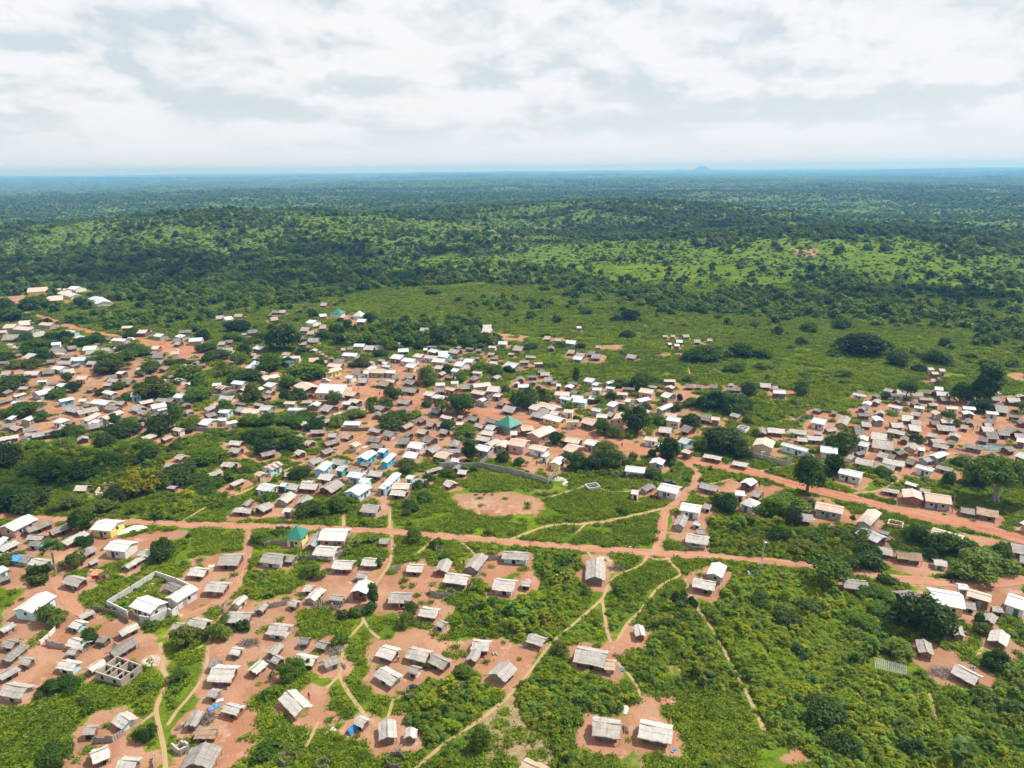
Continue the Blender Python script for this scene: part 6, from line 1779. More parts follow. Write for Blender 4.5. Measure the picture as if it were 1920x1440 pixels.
WALLWORD = {'r': '', 'm': '', 'w': ' white', 'c': ' grey', 'y': ' yellow', 'k': ' pink', 'b': ' blue', 'B': ' bright blue', 'a': ' aqua', 'o': ' cream', 'g': ' teal', 'n': ''}
def build_house(d, detail, rng):
    code = d['code']; rc, wc = code[0], code[1]; thatch = rc in 'TDB'; fl = d['flags']
    L, W, ez = d['L'], d['W'], d['ez']; hip = 'p' in fl
    rise = W / 2 * (rng.uniform(0.40, 0.52) if thatch else rng.uniform(0.28, 0.36))
    rise = min(rise, 2.6)
    if hip:
        rise = W * 0.30
        for f in fl:
            try: rise = float(f)
            except ValueError: pass
    name = 'thatched_hut' if thatch else 'tin_roofed_house'
    area = L * W
    size = 'tiny ' if area < 13 else 'small ' if area < 26 else '' if area < 52 else 'large '
    if L / W > 2.3 or W / L > 2.3: size = 'long ' if area > 16 else 'little long '
    rw = {'T': 'pale thatched', 'D': 'dark grey thatched', 'B': 'tan thatched', 'W': 'white roofed', 'P': 'dusty roofed', 'S': 'silver roofed', 'R': 'rust roofed', 'G': 'green roofed'}[rc]
    root = thing(name, 'hut' if thatch else 'house', (d['c'][0], d['c'][1], 0), d['ang'], None, 'thatched huts of the village' if thatch else 'tin roofed houses of the village')
    if d['label']: fix_label(root, d['label'])
    else: want_label(root, f"{size}{rw}{WALLWORD[wc]} {'hut' if thatch else 'house'}", d['px'], d['py'])
    oh = 0.7 if thatch else 0.45
    oh = min(oh, 0.15 * W)
    if rc == 'G': oh = 0.5
    l, w = max(L - 2 * oh, L * 0.7), max(W - 2 * oh, W * 0.62)
    if rc == 'G' or (hip and not thatch): rf = link('roof', hip_mesh('roof', L, W, ez, rise, ROOF_M[rc], 0.0 if abs(L - W) < 3 or hip else None), root)
    elif hip: rf = link('roof', hip_mesh('roof', L, W, ez, rise, ROOF_M[rc], 0.0), root)
    else: rf = link('roof', roof_mesh('roof', L, W, ez, rise, thatch, ROOF_M[rc], rng), root)
    if not hip and detail >= 1:
        mb = MB()
        if thatch:
            mb.tube([(-L / 2 - 0.1, 0, ez + rise + 0.03), (0, 0.02, ez + rise - 0.02 - 0.08 * min(1, L / 9)), (L / 2 + 0.1, 0, ez + rise + 0.03)], [0.07, 0.08, 0.07], 5)
            link('ridge_pole', mb.mesh('ridge_pole', ROOF_M['D'] if rc != 'D' else M_WOOD), rf)
        else:
            mb.box((0, -0.13, ez + rise + 0.005), (L * 1.005, 0.27, 0.03)); mb.box((0, 0.13, ez + rise + 0.006), (L * 1.005, 0.27, 0.03))
            link('ridge_cap', mb.mesh('ridge_cap', ROOF_M[rc] if rc != 'R' else ROOF_M['P']), rf)
    if wc == 'n':
        mb = MB()
        for sx in (-1, 0, 1):
            for sy in (-1, 1): mb.tube([(sx * l / 2, sy * w / 2, -0.2), (sx * l / 2, sy * w / 2, ez)], [0.06, 0.05], 5)
        link('posts', mb.mesh('posts', M_WOOD), root); return root
    wm = M_PLANK if 'k' in fl and rc == 'T' and wc == 'c' else WALL_M[wc]
    wmesh, h = wall_mesh('wall', l, w, ez, rise, W, wm, hip)
    link('wall', wmesh, root)
    if detail >= 1:
        # which long wall looks towards the drone
        to = Vector((-d['c'][0], -d['c'][1])).normalized(); ny = Vector((math.sin(d['ang']), -math.cos(d['ang'])))      # local -y in the world
        s = -1 if ny.dot(to) > 0 else 1
        dh = min(1.75, h - 0.12); y = s * (w / 2 + 0.015); dx = rng.uniform(-0.3, 0.3) * l * 0.6
        dm = M_DARK if thatch and rng.random() < 0.6 else rng.choice(M_DOOR)
        dr = panel('door', dx, y, 0.0, 0.85, dh, 0, dm, root)
        if detail >= 2:
            mb = MB()
            for px in (-0.47, 0.47): mb.box((px, 0, dh / 2), (0.09, 0.09, dh))
            mb.box((0, 0, dh + 0.045), (1.03, 0.09, 0.09)); link('door_frame', mb.mesh('door_frame', M_WOOD), dr)
        wz = min(1.0, h - 0.95)
        if wz > 0.35 and l > 3.6:
            for k in range(1 if l < 6 else 2 if l < 11 else 4):
                t = ((k + 0.5) / (1 if l < 6 else 2 if l < 11 else 4) - 0.5) * l * 0.86
                if abs(t - dx) < 1.1: t = dx + math.copysign(1.25, t - dx)
                if abs(t) > l / 2 - 0.45: continue
                wn = panel('window', t, y, wz, 0.7, 0.75, 0, M_DARK if rng.random() < 0.75 else M_DOOR[1], root)
                if detail >= 2 and not thatch:
                    mb = MB(); mb.box((0, 0, -0.04), (0.9, 0.14, 0.07)); link('sill', mb.mesh('sill', M_CONC), wn)
        gx = 1 if Vector((math.cos(d['ang']), math.sin(d['ang']))).dot(to) > 0.25 else -1
        if abs(Vector((math.cos(d['ang']), math.sin(d['ang']))).dot(to)) > 0.3 and w > 3 and rng.random() < (0.75 if not thatch else 0.35):
            panel('window', gx * (l / 2 + 0.015), rng.uniform(-0.2, 0.2) * w, max(0.5, h - 1.15), 0.7, 0.75, math.pi / 2, M_DARK, root)
    if ('v' in fl) or ('k' in fl and thatch) or (detail >= 2 and thatch and rng.random() < 0.35):
        to = Vector((-d['c'][0], -d['c'][1])).normalized(); ny = Vector((math.sin(d['ang']), -math.cos(d['ang']))); s = -1 if ny.dot(to) > 0 else 1
        n = max(3, int(L / (2.4 if 'v' in fl else 1.6)))
        for k in range(n):
            x = (k / (n - 1) - 0.5) * (L - 0.3); mb = MB()
            mb.tube([(0, 0, -0.1), (rng.uniform(-.06, .06), rng.uniform(-.05, .05), ez - 0.02)], [0.06, 0.045], 5)
            link('post', mb.mesh('post', M_WOOD if thatch else WALL_M['w']), root, (x, s * (W / 2 - 0.12), 0))
    if 't' in fl:
        mb = MB(); V, F = [], []
        for i in range(7):
            for j in range(5):
                v = -1 + j * 0.25; V.append((-L / 2 - 0.1 + i / 6 * L * 0.55, v * W / 2 - 0.05, ez + rise * (1 - abs(v)) + 0.10 + rng.uniform(0, 0.08)))
        for i in range(6):
            for j in range(4): a = i * 5 + j; F.append([a, a + 5, a + 6, a + 1])
        V2, F2, uv = thick_roof(V, F, [(0, 0)] * len(V), 0.03)
        link('tarpaulin', mesh_of('tarpaulin', V2, F2, M_BLUE_TARP), rf)
    return root

def merged_houses(lst, name, label, rng):
    V, F, mi = [], [], []; mats = []
    def add(me, d, m):
        if m not in mats: mats.append(m)
        ca, sa = math.cos(d['ang']), math.sin(d['ang']); b = len(V)
        for v in me.vertices: V.append((d['c'][0] + v.co.x * ca - v.co.y * sa, d['c'][1] + v.co.x * sa + v.co.y * ca, v.co.z))
        for p in me.polygons: F.append(tuple(b + i for i in p.vertices)); mi.append(mats.index(m))
    for d in lst:
        L, W, ez = d['L'], d['W'], d['ez']; rise = W / 2 * 0.42; rm = M_FARROOF[d['code'][0]]; wm = WALL_M.get(d['code'][1], WALL_M['m'])
        add(roof_mesh('roof', L, W, ez, rise, False, rm, rng), d, rm)
        add(wall_mesh('wall', L - 0.8, W - 0.8, ez, rise, W, wm)[0], d, wm)
    o = link(name, mesh_of(name, V, F, mats, mi)); o['kind'] = 'stuff'; o['label'] = label
M_FARROOF = {'T': plain_mat('far_pale_thatch', (0.28, 0.25, 0.225), (0.46, 0.43, 0.40), 0.4), 'D': plain_mat('far_grey_thatch', (0.16, 0.145, 0.13), (0.31, 0.285, 0.265), 0.4), 'B': ROOF_M['B'], 'W': plain_mat('far_white_tin', (0.62, 0.63, 0.64), (0.78, 0.78, 0.78), 0.3, 0.5), 'P': plain_mat('far_dusty_tin', (0.48, 0.38, 0.31), (0.60, 0.51, 0.44), 0.3, 0.6)}

def all_houses():
    hs = sorted([d for d in HLIST], key=lambda d: -d['shows'])
    rng = random.Random(21); count = {True: 0, False: 0}; rest = []
    for d in hs:
        th = d['code'][0] in 'TDB'
        if count[th] >= 298 and not d['label']: rest.append(d); continue
        count[th] += 1
        build_house(d, 2 if d['dist'] < 235 else 1 if d['dist'] < 420 else 0, rng)
    if rest: merged_houses(rest, 'distant_huts', 'smallest far thatched huts scattered at the edge of the bush', rng)
    print('HOUSES', count, len(rest))
all_houses()

# ------------------------------------------------------------------ trees
TREE_NAME = {'m': ('broadleaf_tree', 'dark green tree'), 'r': ('broadleaf_tree', 'green tree'), 'l': ('broadleaf_tree', 'light green tree'), 'y': ('broadleaf_tree', 'yellow green tree'), 'd': ('broadleaf_tree', 'deep dark tree'),
 'M': ('broadleaf_tree', 'broad dark tree'), 'k': ('buttressed_tree', 'buttressed tree'), 'f': ('umbrella_tree', 'flat topped tree'), 't': ('tall_tree', 'tall slender tree'), 's': ('sapling', 'thin sapling'), 'b': ('bare_tree', 'nearly bare tree'),
 'p': ('fan_palm', 'fan palm'), 'n': ('banana_plant', 'broad leaved banana clump'), 'u': ('leafy_bush', 'leafy bush')}
FIXED_TREES = {(1512, 927): 'tall spreading dark tree standing alone on the main road verge', (858, 774): 'great round mango tree overhanging the main road', (533, 659): 'huge dark dome shaped tree above the village',
 (260, 932): 'yellow green crowned tree beside the roofless ruin', (1865, 942): 'giant buttressed tree with a wide crown and pale trunk', (1850, 755): 'tallest tree with a bare upper trunk on the far red yard',
 (105, 1075): 'lone fan palm on the earth yard', (1545, 1098): 'wide umbrella shaped tree hanging over the side road'}
def all_trees():
    rng = random.Random(5); lst = []
    for blk, text in TREES.items():
        ox, oy, s = BLOCKS[blk]
        for item in text.split(';'):
            t = item.split(); x, y, w, h = (float(v) for v in t[:4]); k = t[4]
            if w < 5: continue
            lst.append((ox + x / s, oy + y / s, w / s, h / s, k))
    # hedges become rows of bushes
    flat = []
    for (x, y, w, h, k) in lst:
        if k == 'h':
            n = max(3, int(w / (h * 1.2)))
            for i in range(n): flat.append((x + (i / (n - 1) - 0.5) * w, y - 1 + (i / (n - 1) - 0.5) * w * 0.08, h * 1.7, h, 'u'))
        else: flat.append((x, y, w, h, k))
    seen = []; todo = []
    for (x, y, w, h, k) in flat:
        if any(abs(x - a) < 0.35 * w and abs(y - b) < 0.25 * w + 2 and k == kk for a, b, kk in seen): continue
        seen.append((x, y, k))
        back = 0.0 if k in 'Mtkpfsb' else 0.22
        g0 = ground_at(x, y); dd = math.hypot(*g0); slant = math.hypot(dd, H); dep = math.asin(H / slant)
        ax = slant * math.cos(abs(math.atan((y - CY) / FPX))); mpp = ax / FPX * 1.0
        wm = w * mpp; hm = max((h * mpp - 0.42 * wm * math.sin(dep)) / math.cos(dep), 0.42 * wm, 1.2)
        if k == 'p': wm = max(wm, 3.0)
        hm = min(hm, 27)
        g = g0 * (1 + back * wm / dd)
        if k in 'rm' and hm < 3.0: k = 'u'
        todo.append((wm * hm / dd ** 2, x, y, wm, hm, k, g, h, w))
    todo.sort(reverse=True); per = {}
    for (sh, x, y, wm, hm, k, g, h, w) in todo:
        nm, look = TREE_NAME[k]; per[nm] = per.get(nm, 0) + 1
        if per[nm] > 298: continue
        W0, H0, crowns, trunks = TREE_KINDS[k]
        root = thing(nm, 'palm' if k == 'p' else 'plant' if k in 'nu' else 'tree', (g[0], g[1], float(terrain(g[0], g[1]))), rng.uniform(0, 6.28), None, {'p': 'fan palms', 'n': 'banana clumps', 'u': 'leafy bushes'}.get(k, 'trees in and around the village'))
        root.scale = (wm / W0, wm / W0, hm / H0)
        link('crown', rng.choice(crowns), root); link('trunk' if k not in 'nu' else 'stem', rng.choice(trunks), root)
        fx = [v for (a, b), v in FIXED_TREES.items() if abs(a - x) < 7 and abs(b - y) < 7 and k in 'Mkdytpf']
        size = '' if k in 'npsb' else 'small ' if hm < 5 and k != 'u' else 'large ' if hm > 11 else ''
        if k == 'u': size = 'low ' if hm < 1.8 else ''
        if fx and fx[0] not in USED: fix_label(root, fx[0])
        else: want_label(root, size + look, x, y - h * 0.45)
    print('TREES', per)
all_trees()
# ------------------------------------------------------------------ walls, fences, pens
M_COURT = plain_mat('courtyard_block', (0.42, 0.41, 0.39), (0.60, 0.59, 0.57), 0.5, bump=0.2)
def line_at(pp, z): return [Vector((*ground_at(x, y, z), 0)) for x, y in pp]
def wall_line(name, cat, label, pp, hgt, th, m, top=True, group=None, piers=None):
    P = line_at(pp, hgt if top else 0.0); o = P[0].copy()
    root = thing(name, cat, o, 0, None, group); fix_label(root, label)
    for a, b in zip(P[:-1], P[1:]):
        d = b - a; L = d.length; ang = math.atan2(d.y, d.x); c = (a + b) / 2 - o; mb = MB()
        mb.box((0, 0, hgt / 2 - 0.15), (L + th * 0.98, th, hgt + 0.3)); link('wall_panel', mb.mesh('wall_panel', m), root, c, ang)
        n = max(1, int(L / 3.2)); mb = MB()
        for k in range(n + 1): mb.box(((k / n - 0.5) * L, 0, hgt / 2 + 0.03), (0.3, th + 0.12, hgt + 0.12))
        link('piers', mb.mesh('piers', piers or m), root, c, ang)
    return root
G_WALL = 'grey block walls round the yards'
wall_line('block_wall', 'wall', 'tall grey block wall with a sharp corner behind the football ground', [(823, 867), (857, 868), (887, 868), (900, 867), (960, 878), (1027, 897), (1041, 881)], 2.1, 0.2, M_BLOCK, group=G_WALL)
wall_line('block_wall', 'wall', 'short grey block wall climbing away behind the long block wall', [(900, 866), (914, 853), (925, 842)], 2.0, 0.2, M_BLOCK, group=G_WALL)
w = wall_line('block_wall', 'wall', 'grey block wall from the gate to a square corner before the cream gabled house', [(1432, 853), (1474, 864), (1487, 857)], 2.2, 0.2, M_BLOCK, group=G_WALL)
wall_line('block_wall', 'wall', 'grey block wall running up to the gate beside the cream gabled house', [(1397, 844), (1411, 848), (1427, 852)], 2.2, 0.2, M_BLOCK, group=G_WALL)
for xx in (1428.5, 1431): 
    mb = MB(); mb.box((0, 0, 1.3), (0.55, 0.55, 2.6)); mb.box((0, 0, 2.68), (0.75, 0.75, 0.16)); mb.box((0, 0, 0.2), (0.7, 0.7, 0.4))
    r = link('gate_post', mb.mesh('gate_post', WALL_M['o']), None, (*ground_at(xx, 860.5), 0)); r['category'] = 'gate post'; r['kind'] = 'thing'; r['group'] = 'cream posts of the gated block wall'
    fix_label(r, 'cream gate post on the %s side of the block wall gate' % ('nearer grove' if xx < 1429 else 'great roadside tree'))
wall_line('block_wall', 'wall', 'angular grey block wall beside the great mango', [(893, 752), (907, 756), (918, 750), (913, 742), (933, 733)], 2.0, 0.2, M_BLOCK, group=G_WALL)
wall_line('block_wall', 'wall', 'low grey fence wall before the white roofed house on the grass', [(367, 800), (392, 802), (417, 802)], 1.7, 0.15, M_BLOCK, group=G_WALL)
wall_line('block_wall', 'wall', 'long rising grey wall between the village trees and a rusted roof', [(367, 743), (393, 744), (447, 730)], 1.8, 0.2, M_BLOCK, group=G_WALL)
wall_line('block_wall', 'wall', 'dark mud wall curving round a tree in the red yard', [(482, 752), (494, 753), (503, 757)], 1.6, 0.25, WALL_M['m'], group=G_WALL)
wall_line('block_wall', 'wall', 'brown wall below the wide white hall', [(585, 752), (613, 752)], 1.6, 0.25, WALL_M['m'], group=G_WALL)
wall_line('block_wall', 'wall', 'stone wall round the yard of the white tin shed in the trees', [(640, 801), (668, 802), (696, 801)], 1.5, 0.25, WALL_M['m'], group=G_WALL)
wall_line('white_wall', 'wall', 'broken pale wall beside the earth yard trees', [(75, 1201), (90, 1188), (102, 1176)], 1.0, 0.2, M_CONC)
cy = wall_line('courtyard_wall', 'wall', 'grey block wall enclosing the walled courtyard', [(237, 1144), (200, 1126), (245, 1099), (291, 1071), (330, 1084), (358, 1097)], 2.0, 0.22, M_COURT)
wall_line('courtyard_wall', 'wall', 'front block wall of the walled courtyard before the broad white house', [(262, 1154), (281, 1157), (315, 1140), (322, 1144), (331, 1138)], 2.0, 0.22, M_COURT)
mb = MB()
for (a, b) in (((233, 1121), (252, 1126)), ((260, 1098), (288, 1101)), ((260, 1098), (240, 1110)), ((240, 1110), (268, 1116)), ((252, 1126), (288, 1101)), ((266, 1096), (291, 1098)), ((232, 1117), (240, 1110))):
    p, q = line_at([a, b], 0); d = q - p; c = (p + q) / 2; mb.box((c.x, c.y, 0.2), (d.length + 0.3, 0.25, 0.6 + 0.002 * len(mb.v)), math.atan2(d.y, d.x))
r = link('foundation', mb.mesh('foundation', M_CONC)); r['category'] = 'foundation'; r['kind'] = 'thing'; fix_label(r, 'low pale foundation walls laid out inside the walled courtyard')

def mound(name, rx, ry, h, m, seed, rough=0.2):
    rng = random.Random(seed); V, F = [], []; n, k = 18, 7
    for i in range(k + 1):
        r = i / k
        for j in range(n):
            t = 2 * math.pi * j / n; w = 1 + rough * math.sin(3 * t + seed) * 0.5 + rng.uniform(-rough, rough) * 0.35
            V.append((rx * r * w * math.cos(t), ry * r * w * math.sin(t), h * (1 - r ** 1.6) * (1 + rng.uniform(-rough, rough)) - 0.05 * r))
    for i in range(k):
        for j in range(n): F.append((i * n + j, (i + 1) * n + j, (i + 1) * n + (j + 1) % n, i * n + (j + 1) % n))
    return mesh_of(name, V, F, m, smooth=True)
def stakes(P, hgt, gap, rng, m, name):
    mb = MB()
    for a, b in zip(P[:-1], P[1:]):
        d = b - a; n = max(1, int(d.length / gap)); ang = math.atan2(d.y, d.x)
        for k in range(n):
            p = a + d * ((k + 0.5) / n); h = hgt * rng.uniform(0.8, 1.15)
            mb.box((p.x + rng.uniform(-.05, .05), p.y + rng.uniform(-.05, .05), h / 2 - 0.1), (gap * 1.04, 0.06 + 0.05 * rng.random(), h + 0.2), ang + rng.uniform(-0.12, 0.12))
    return mb.mesh(name, m)
def reed_fence(label, pp, hgt=1.5, gap=0.42, m=None):
    P = line_at(pp, 0); o = P[0].copy(); P = [p - o for p in P]; rng = random.Random(len(label) + int(pp[0][0]))
    r = link('reed_fence', stakes(P, hgt, gap, rng, m or M_REED, 'reed_fence'), None, o); r['category'] = 'fence'; r['kind'] = 'thing'; r['group'] = 'reed fences round the yards'; fix_label(r, label)
for lab, pp in [('long grey palisade curving behind the red yard by the walled courtyard', [(175, 1146), (207, 1151), (225, 1157), (241, 1169)]),
 ('short palisade at the back of the lower red yard', [(86, 1209), (100, 1214), (122, 1217)]), ('brown palisade between two little huts by the open red yard', [(495, 1141), (517, 1139), (539, 1134)]),
 ('grey palisade joining the arched hut to the white thatched house', [(911, 1051), (932, 1050), (950, 1047)]), ('pale reed screen curving down behind the cooking yard', [(902, 1072), (898, 1082), (892, 1092), (880, 1113)]),
 ('palisade running before the yellow pyramid house', [(495, 1027), (507, 1022), (530, 1022), (567, 1027)]), ('grey palisade on the road side of the yellow pyramid house', [(517, 995), (545, 996)]),
 ('low screen full of firewood below the pink veranda house', [(561, 1050), (592, 1051)]), ('grey screen beside the thatched house below the pink veranda house', [(625, 1047), (647, 1041)]),
 ('dark woven screen along the path by the small huts', [(732, 1075), (752, 1067)]), ('thin stake fence along the track by the bright lawn', [(420, 1152), (427, 1127)]),
 ('mud screen bending round the lower yard hut', [(175, 1395), (212, 1392), (235, 1375)]), ('pale stake screen at the lower edge of the footpath', [(289, 1442), (291, 1420)]),
 ('brown palisade round the yard of the white house', [(1497, 797), (1495, 789), (1503, 784), (1525, 782)]), ('brown boards beside the thatched hut below the umbrella tree', [(1633, 1106), (1641, 1106)]),
 ('stone edged curve of stakes round a garden patch', [(805, 1110), (808, 1117), (820, 1121), (840, 1122)])]: reed_fence(lab, pp)
def pen(label, x, y, rad, seed, hgt=1.35):
    rad *= 0.72
    rng = random.Random(seed); n = 11; P = [Vector((rad * math.cos(t) * (1 + .12 * math.sin(2 * t + seed)), rad * math.sin(t), 0)) for t in [2 * math.pi * k / n for k in range(n)]]
    r = link('reed_pen', stakes(P, hgt, 0.4, rng, M_REED, 'reed_pen'), None, (*ground_at(x, y), 0)); r['category'] = 'reed pen'; r['kind'] = 'thing'; r['group'] = 'open topped reed pens'; fix_label(r, label)
    fl = mound('earth_floor', rad * 0.95, rad * 0.95, 0.25, M_EARTH, seed); link('earth_floor', fl, r)
for i, (lab, x, y, rad) in enumerate([('small grey reed pen at the edge of the green patch', 489, 1086, 1.5), ('darker reed pen of the pair beside the green thicket', 598, 1138, 1.5), ('paler reed pen of the pair beside the green thicket', 631, 1140, 1.4),
 ('reed pen with bananas in it by the garden curve', 845, 1117, 1.8), ('grey round pen among bushes below the side road', 824, 1034, 1.5), ('open reed pen behind the little thatched kiosk', 704, 1011, 1.2), ('grey pen by the fork of the roads', 1300, 1030, 1.3),
 ('roundish reed pen near the lower edge under dark trees', 541, 1429, 1.9), ('dark reed pen cut by the lower edge', 606, 1439, 1.5), ('pointed reed pen with red earth inside at the lower edge', 742, 1432, 2.2), ('reed pen with red earth inside at the bush edge', 871, 1297, 1.9), ('ragged pen holding plants beside the thatched house', 775, 1303, 2.4)]): pen(lab, x, y, rad, i)

def roofless(name, label, corners, hgt, th, parts, m, inner, rag=0.0, seed=1):
    P = line_at(corners, hgt); o = sum(P, Vector()) / 4; P = [p - o for p in P]; rng = random.Random(seed)
    root = thing(name, 'building', o); fix_label(root, label)
    segs = [('outer_wall', P[i], P[(i + 1) % 4]) for i in range(4)]
    for (u0, v0, u1, v1) in parts:
        f = lambda u, v: P[0].lerp(P[1], u).lerp(P[3].lerp(P[2], u), v)
        segs.append(('partition',  f(u0, v0), f(u1, v1)))
    for k, (nm, a, b) in enumerate(segs):
        d = b - a; c = (a + b) / 2; mb = MB(); L = d.length; n = max(1, int(L / 1.1)) if rag else max(1, int(L / 3.4)); hh = hgt - (0.05 if nm == 'partition' else 0) - 0.004 * k
        for q in range(n):
            h = hh - rag * rng.random() * hgt
            if rag and rng.random() < 0.15: h *= 0.4
            if rag: mb.box(((q + 0.5) / n * L - L / 2, 0, h / 2 - 0.2), (L / n * 0.998, th, h + 0.4))
        if not rag:
            mb.box((0, 0, hh / 2 - 0.2), (L + (th * 0.96 if nm == 'outer_wall' else 0), th, hh + 0.4))
        wo = link(nm, mb.mesh(nm, m if nm == 'outer_wall' else inner), root, c, math.atan2(d.y, d.x))
        if not rag:
            for q in range(n):
                panel('window' if nm == 'outer_wall' else 'doorway', (q + 0.5) / n * L - L / 2, 0, 0.75 if nm == 'outer_wall' else 0.0, 0.8, 0.9 if nm == 'outer_wall' else 1.8, 0, M_DARK, wo, th + 0.03)
    return root
roofless('unfinished_house', 'grey block house without a roof, its rooms open to the sky', [(179.5, 1259), (226, 1274), (264, 1246.5), (219, 1230.5)], 2.1, 0.22, [(0, 0.5, 1, 0.5), (0.5, 0, 0.5, 1), (0.28, 0, 0.28, 0.5), (0.76, 0, 0.76, 0.5), (0.3, 0.5, 0.3, 0.8)], M_SHELL, M_SHELL)
roofless('ruined_house', 'crumbling mud ruin with low room walls beside the yellow crowned tree', [(178, 921), (206, 927), (231, 911), (200, 899)], 1.7, 0.4, [(0, 0.5, 1, 0.5), (0.35, 0, 0.35, 1), (0.7, 0, 0.7, 1), (0.1, 0.75, 0.7, 0.75)], WALL_M['o'], WALL_M['m'], 0.45, 4)
roofless('ruined_hut', 'little roofless mud hut above the big ridged roof', [(321, 1390), (335, 1402), (352, 1394), (338, 1384)], 1.7, 0.3, [], WALL_M['c'], WALL_M['m'], 0.3, 5)
roofless('ruined_house', 'roofless pale shell of walls beside the dark grove of trees', [(1382, 799), (1397, 806), (1405, 800), (1392, 795)], 2.0, 0.25, [(0.5, 0, 0.5, 1)], WALL_M['w'], WALL_M['c'], 0.2, 6)
roofless('ruined_house', 'broken brown walls sunk in bushes below the tin gable house', [(1555, 987), (1582, 995), (1586, 990), (1560, 982)], 1.6, 0.3, [(0.5, 0, 0.5, 1)], WALL_M['o'], WALL_M['m'], 0.35, 7)
roofless('ruined_house', 'broken brown walls in the green below the main road', [(1665, 980), (1692, 985), (1694, 977), (1668, 973)], 1.5, 0.3, [(0.5, 0, 0.5, 1)], WALL_M['o'], WALL_M['m'], 0.45, 8)

# ------------------------------------------------------------------ small things
def single(name, cat, me, px, py, label, rz=0.0, z=0.0, group=None):
    o = link(name, me, None, (*ground_at(px, py), z), rz); o['category'] = cat; o['kind'] = 'thing'
    if group: o['group'] = group
    fix_label(o, label); return o
single('sand_heap', 'heap', mound('sand_heap', 4.6, 2.4, 1.2, M_SANDH, 3), 253, 994, 'long heap of white sand on the road verge', 0.35)
single('sand_heap', 'heap', mound('sand_heap', 1.7, 1.2, 0.7, M_SANDH, 5), 538, 960, 'little white heap below the grey huts by the side road', 0.1)
single('rubble_heap', 'heap', mound('rubble_heap', 3.4, 2.4, 0.8, M_EARTH, 7, 0.5), 180, 1075, 'spread of red rubble beside the thatched huts by the washing line')
single('rubble_heap', 'heap', mound('rubble_heap', 1.5, 1.2, 0.6, M_EARTH, 8, 0.5), 1247, 1317, 'small red earth heap on the nearest clearing')
single('rubble_heap', 'heap', mound('rubble_heap', 2.4, 1.6, 0.7, M_CONC, 9, 0.6), 1048, 899, 'pale rubble heap outside the corner of the long block wall')
single('rubble_heap', 'heap', mound('rubble_heap', 3.0, 1.8, 0.6, M_EARTH, 10, 0.5), 82, 1290, 'tan rubble pad beside the biggest grey thatched house')
single('rubble_heap', 'heap', mound('rubble_heap', 1.2, 1.0, 0.5, M_SANDH, 12, 0.6), 1169, 1330, 'white pale heap at the corner of the nearest clearing')
single('rubble_heap', 'heap', mound('rubble_heap', 1.1, 0.7, 0.4, M_SANDH, 13, 0.6), 1219, 1211, 'white stone in the bushes beyond the little ridged hut')
mb = MB(); mb.box((0, -1.6, 0.6), (4.2, 0.3, 1.2)); mb.box((0, 1.6, 0.6), (4.2, 0.3, 1.198)); mb.box((-1.95, 0, 0.6), (0.3, 2.9, 1.199)); mb.box((1.95, 0, 0.6), (0.3, 2.9, 1.199)); mb.box((0, 0, 0.2), (3.6, 2.9, 0.4))
tk = single('water_tank', 'tank', mb.mesh('water_tank', M_CONC), 1111, 916, 'open square concrete tank standing alone on the grass', 0.3)
mb = MB(); mb.box((0.3, -0.2, 0.85), (1.2, 0.9, 0.9)); mb.box((0.3, -0.2, 1.35), (1.3, 1.0, 0.12)); link('pump_block', mb.mesh('pump_block', M_BARK), tk)
mb = MB(); mb.box((0, 0, 0.35), (0.9, 3.2, 0.7)); mb.box((0, 0, 0.74), (0.7, 3.0, 0.1)); mb.box((0.75, 0.2, 0.12), (0.6, 2.6, 0.24))
single('trough', 'trough', mb.mesh('trough', M_CONC), 1059, 909, 'long white trough on the grass near the block wall corner', -0.5)
mb = MB()
def grid_bars(corners, z, nu, nv, r):
    P = line_at(corners, z); o = sum(P, Vector()) / 4
    for k in range(nu + 1):
        a, b = P[0].lerp(P[1], k / nu) - o, P[3].lerp(P[2], k / nu) - o; a.z = b.z = z + random.uniform(-.05, .05); mb.tube([a, b], [r, r], 4)
    for k in range(nv + 1):
        a, b = P[0].lerp(P[3], k / nv) - o, P[1].lerp(P[2], k / nv) - o; a.z = b.z = z + 0.06 + random.uniform(-.05, .05); mb.tube([a, b], [r, r], 4)
    return o
o = grid_bars([(1642, 1253), (1699, 1266), (1699, 1248), (1640, 1233)], 1.7, 16, 8, 0.06)
r = thing('cane_trellis', 'trellis', (o.x, o.y, 0)); fix_label(r, 'flat pale cane trellis standing in the thicket'); link('lattice', mb.mesh('lattice', M_CANE), r)
for cx_, cy_ in ((1642, 1253), (1699, 1266), (1699, 1248), (1640, 1233), (1670, 1259), (1670, 1241)):
    mb = MB(); mb.tube([(0, 0, -0.2), (0, 0, 1.8)], [0.06, 0.05], 5); q = ground_at(cx_, cy_, 1.7); link('post', mb.mesh('post', M_WOOD), r, (q[0] - o.x, q[1] - o.y, 0))
def brush(label, x, y, rx, ry, seed, n=70, m=None):
    rng = random.Random(seed); mb = MB()
    for k in range(n):
        a = rng.uniform(0, 6.28); q = math.sqrt(rng.random()); cx_, cy_ = rx * q * math.cos(a), ry * q * math.sin(a); z = 0.1 + (1 - q) * 0.8 * rng.random(); t = rng.uniform(0, 3.14); l = rng.uniform(0.6, 1.5)
        mb.tube([(cx_ - math.cos(t) * l, cy_ - math.sin(t) * l, z), (cx_ + math.cos(t) * l, cy_ + math.sin(t) * l, z + rng.uniform(-.2, .3))], [0.06, 0.04], 4)
    single('brushwood_pile', 'woodpile', mb.mesh('brushwood_pile', m or M_WOOD), x, y, label, 0, 0, 'piles of cut wood')
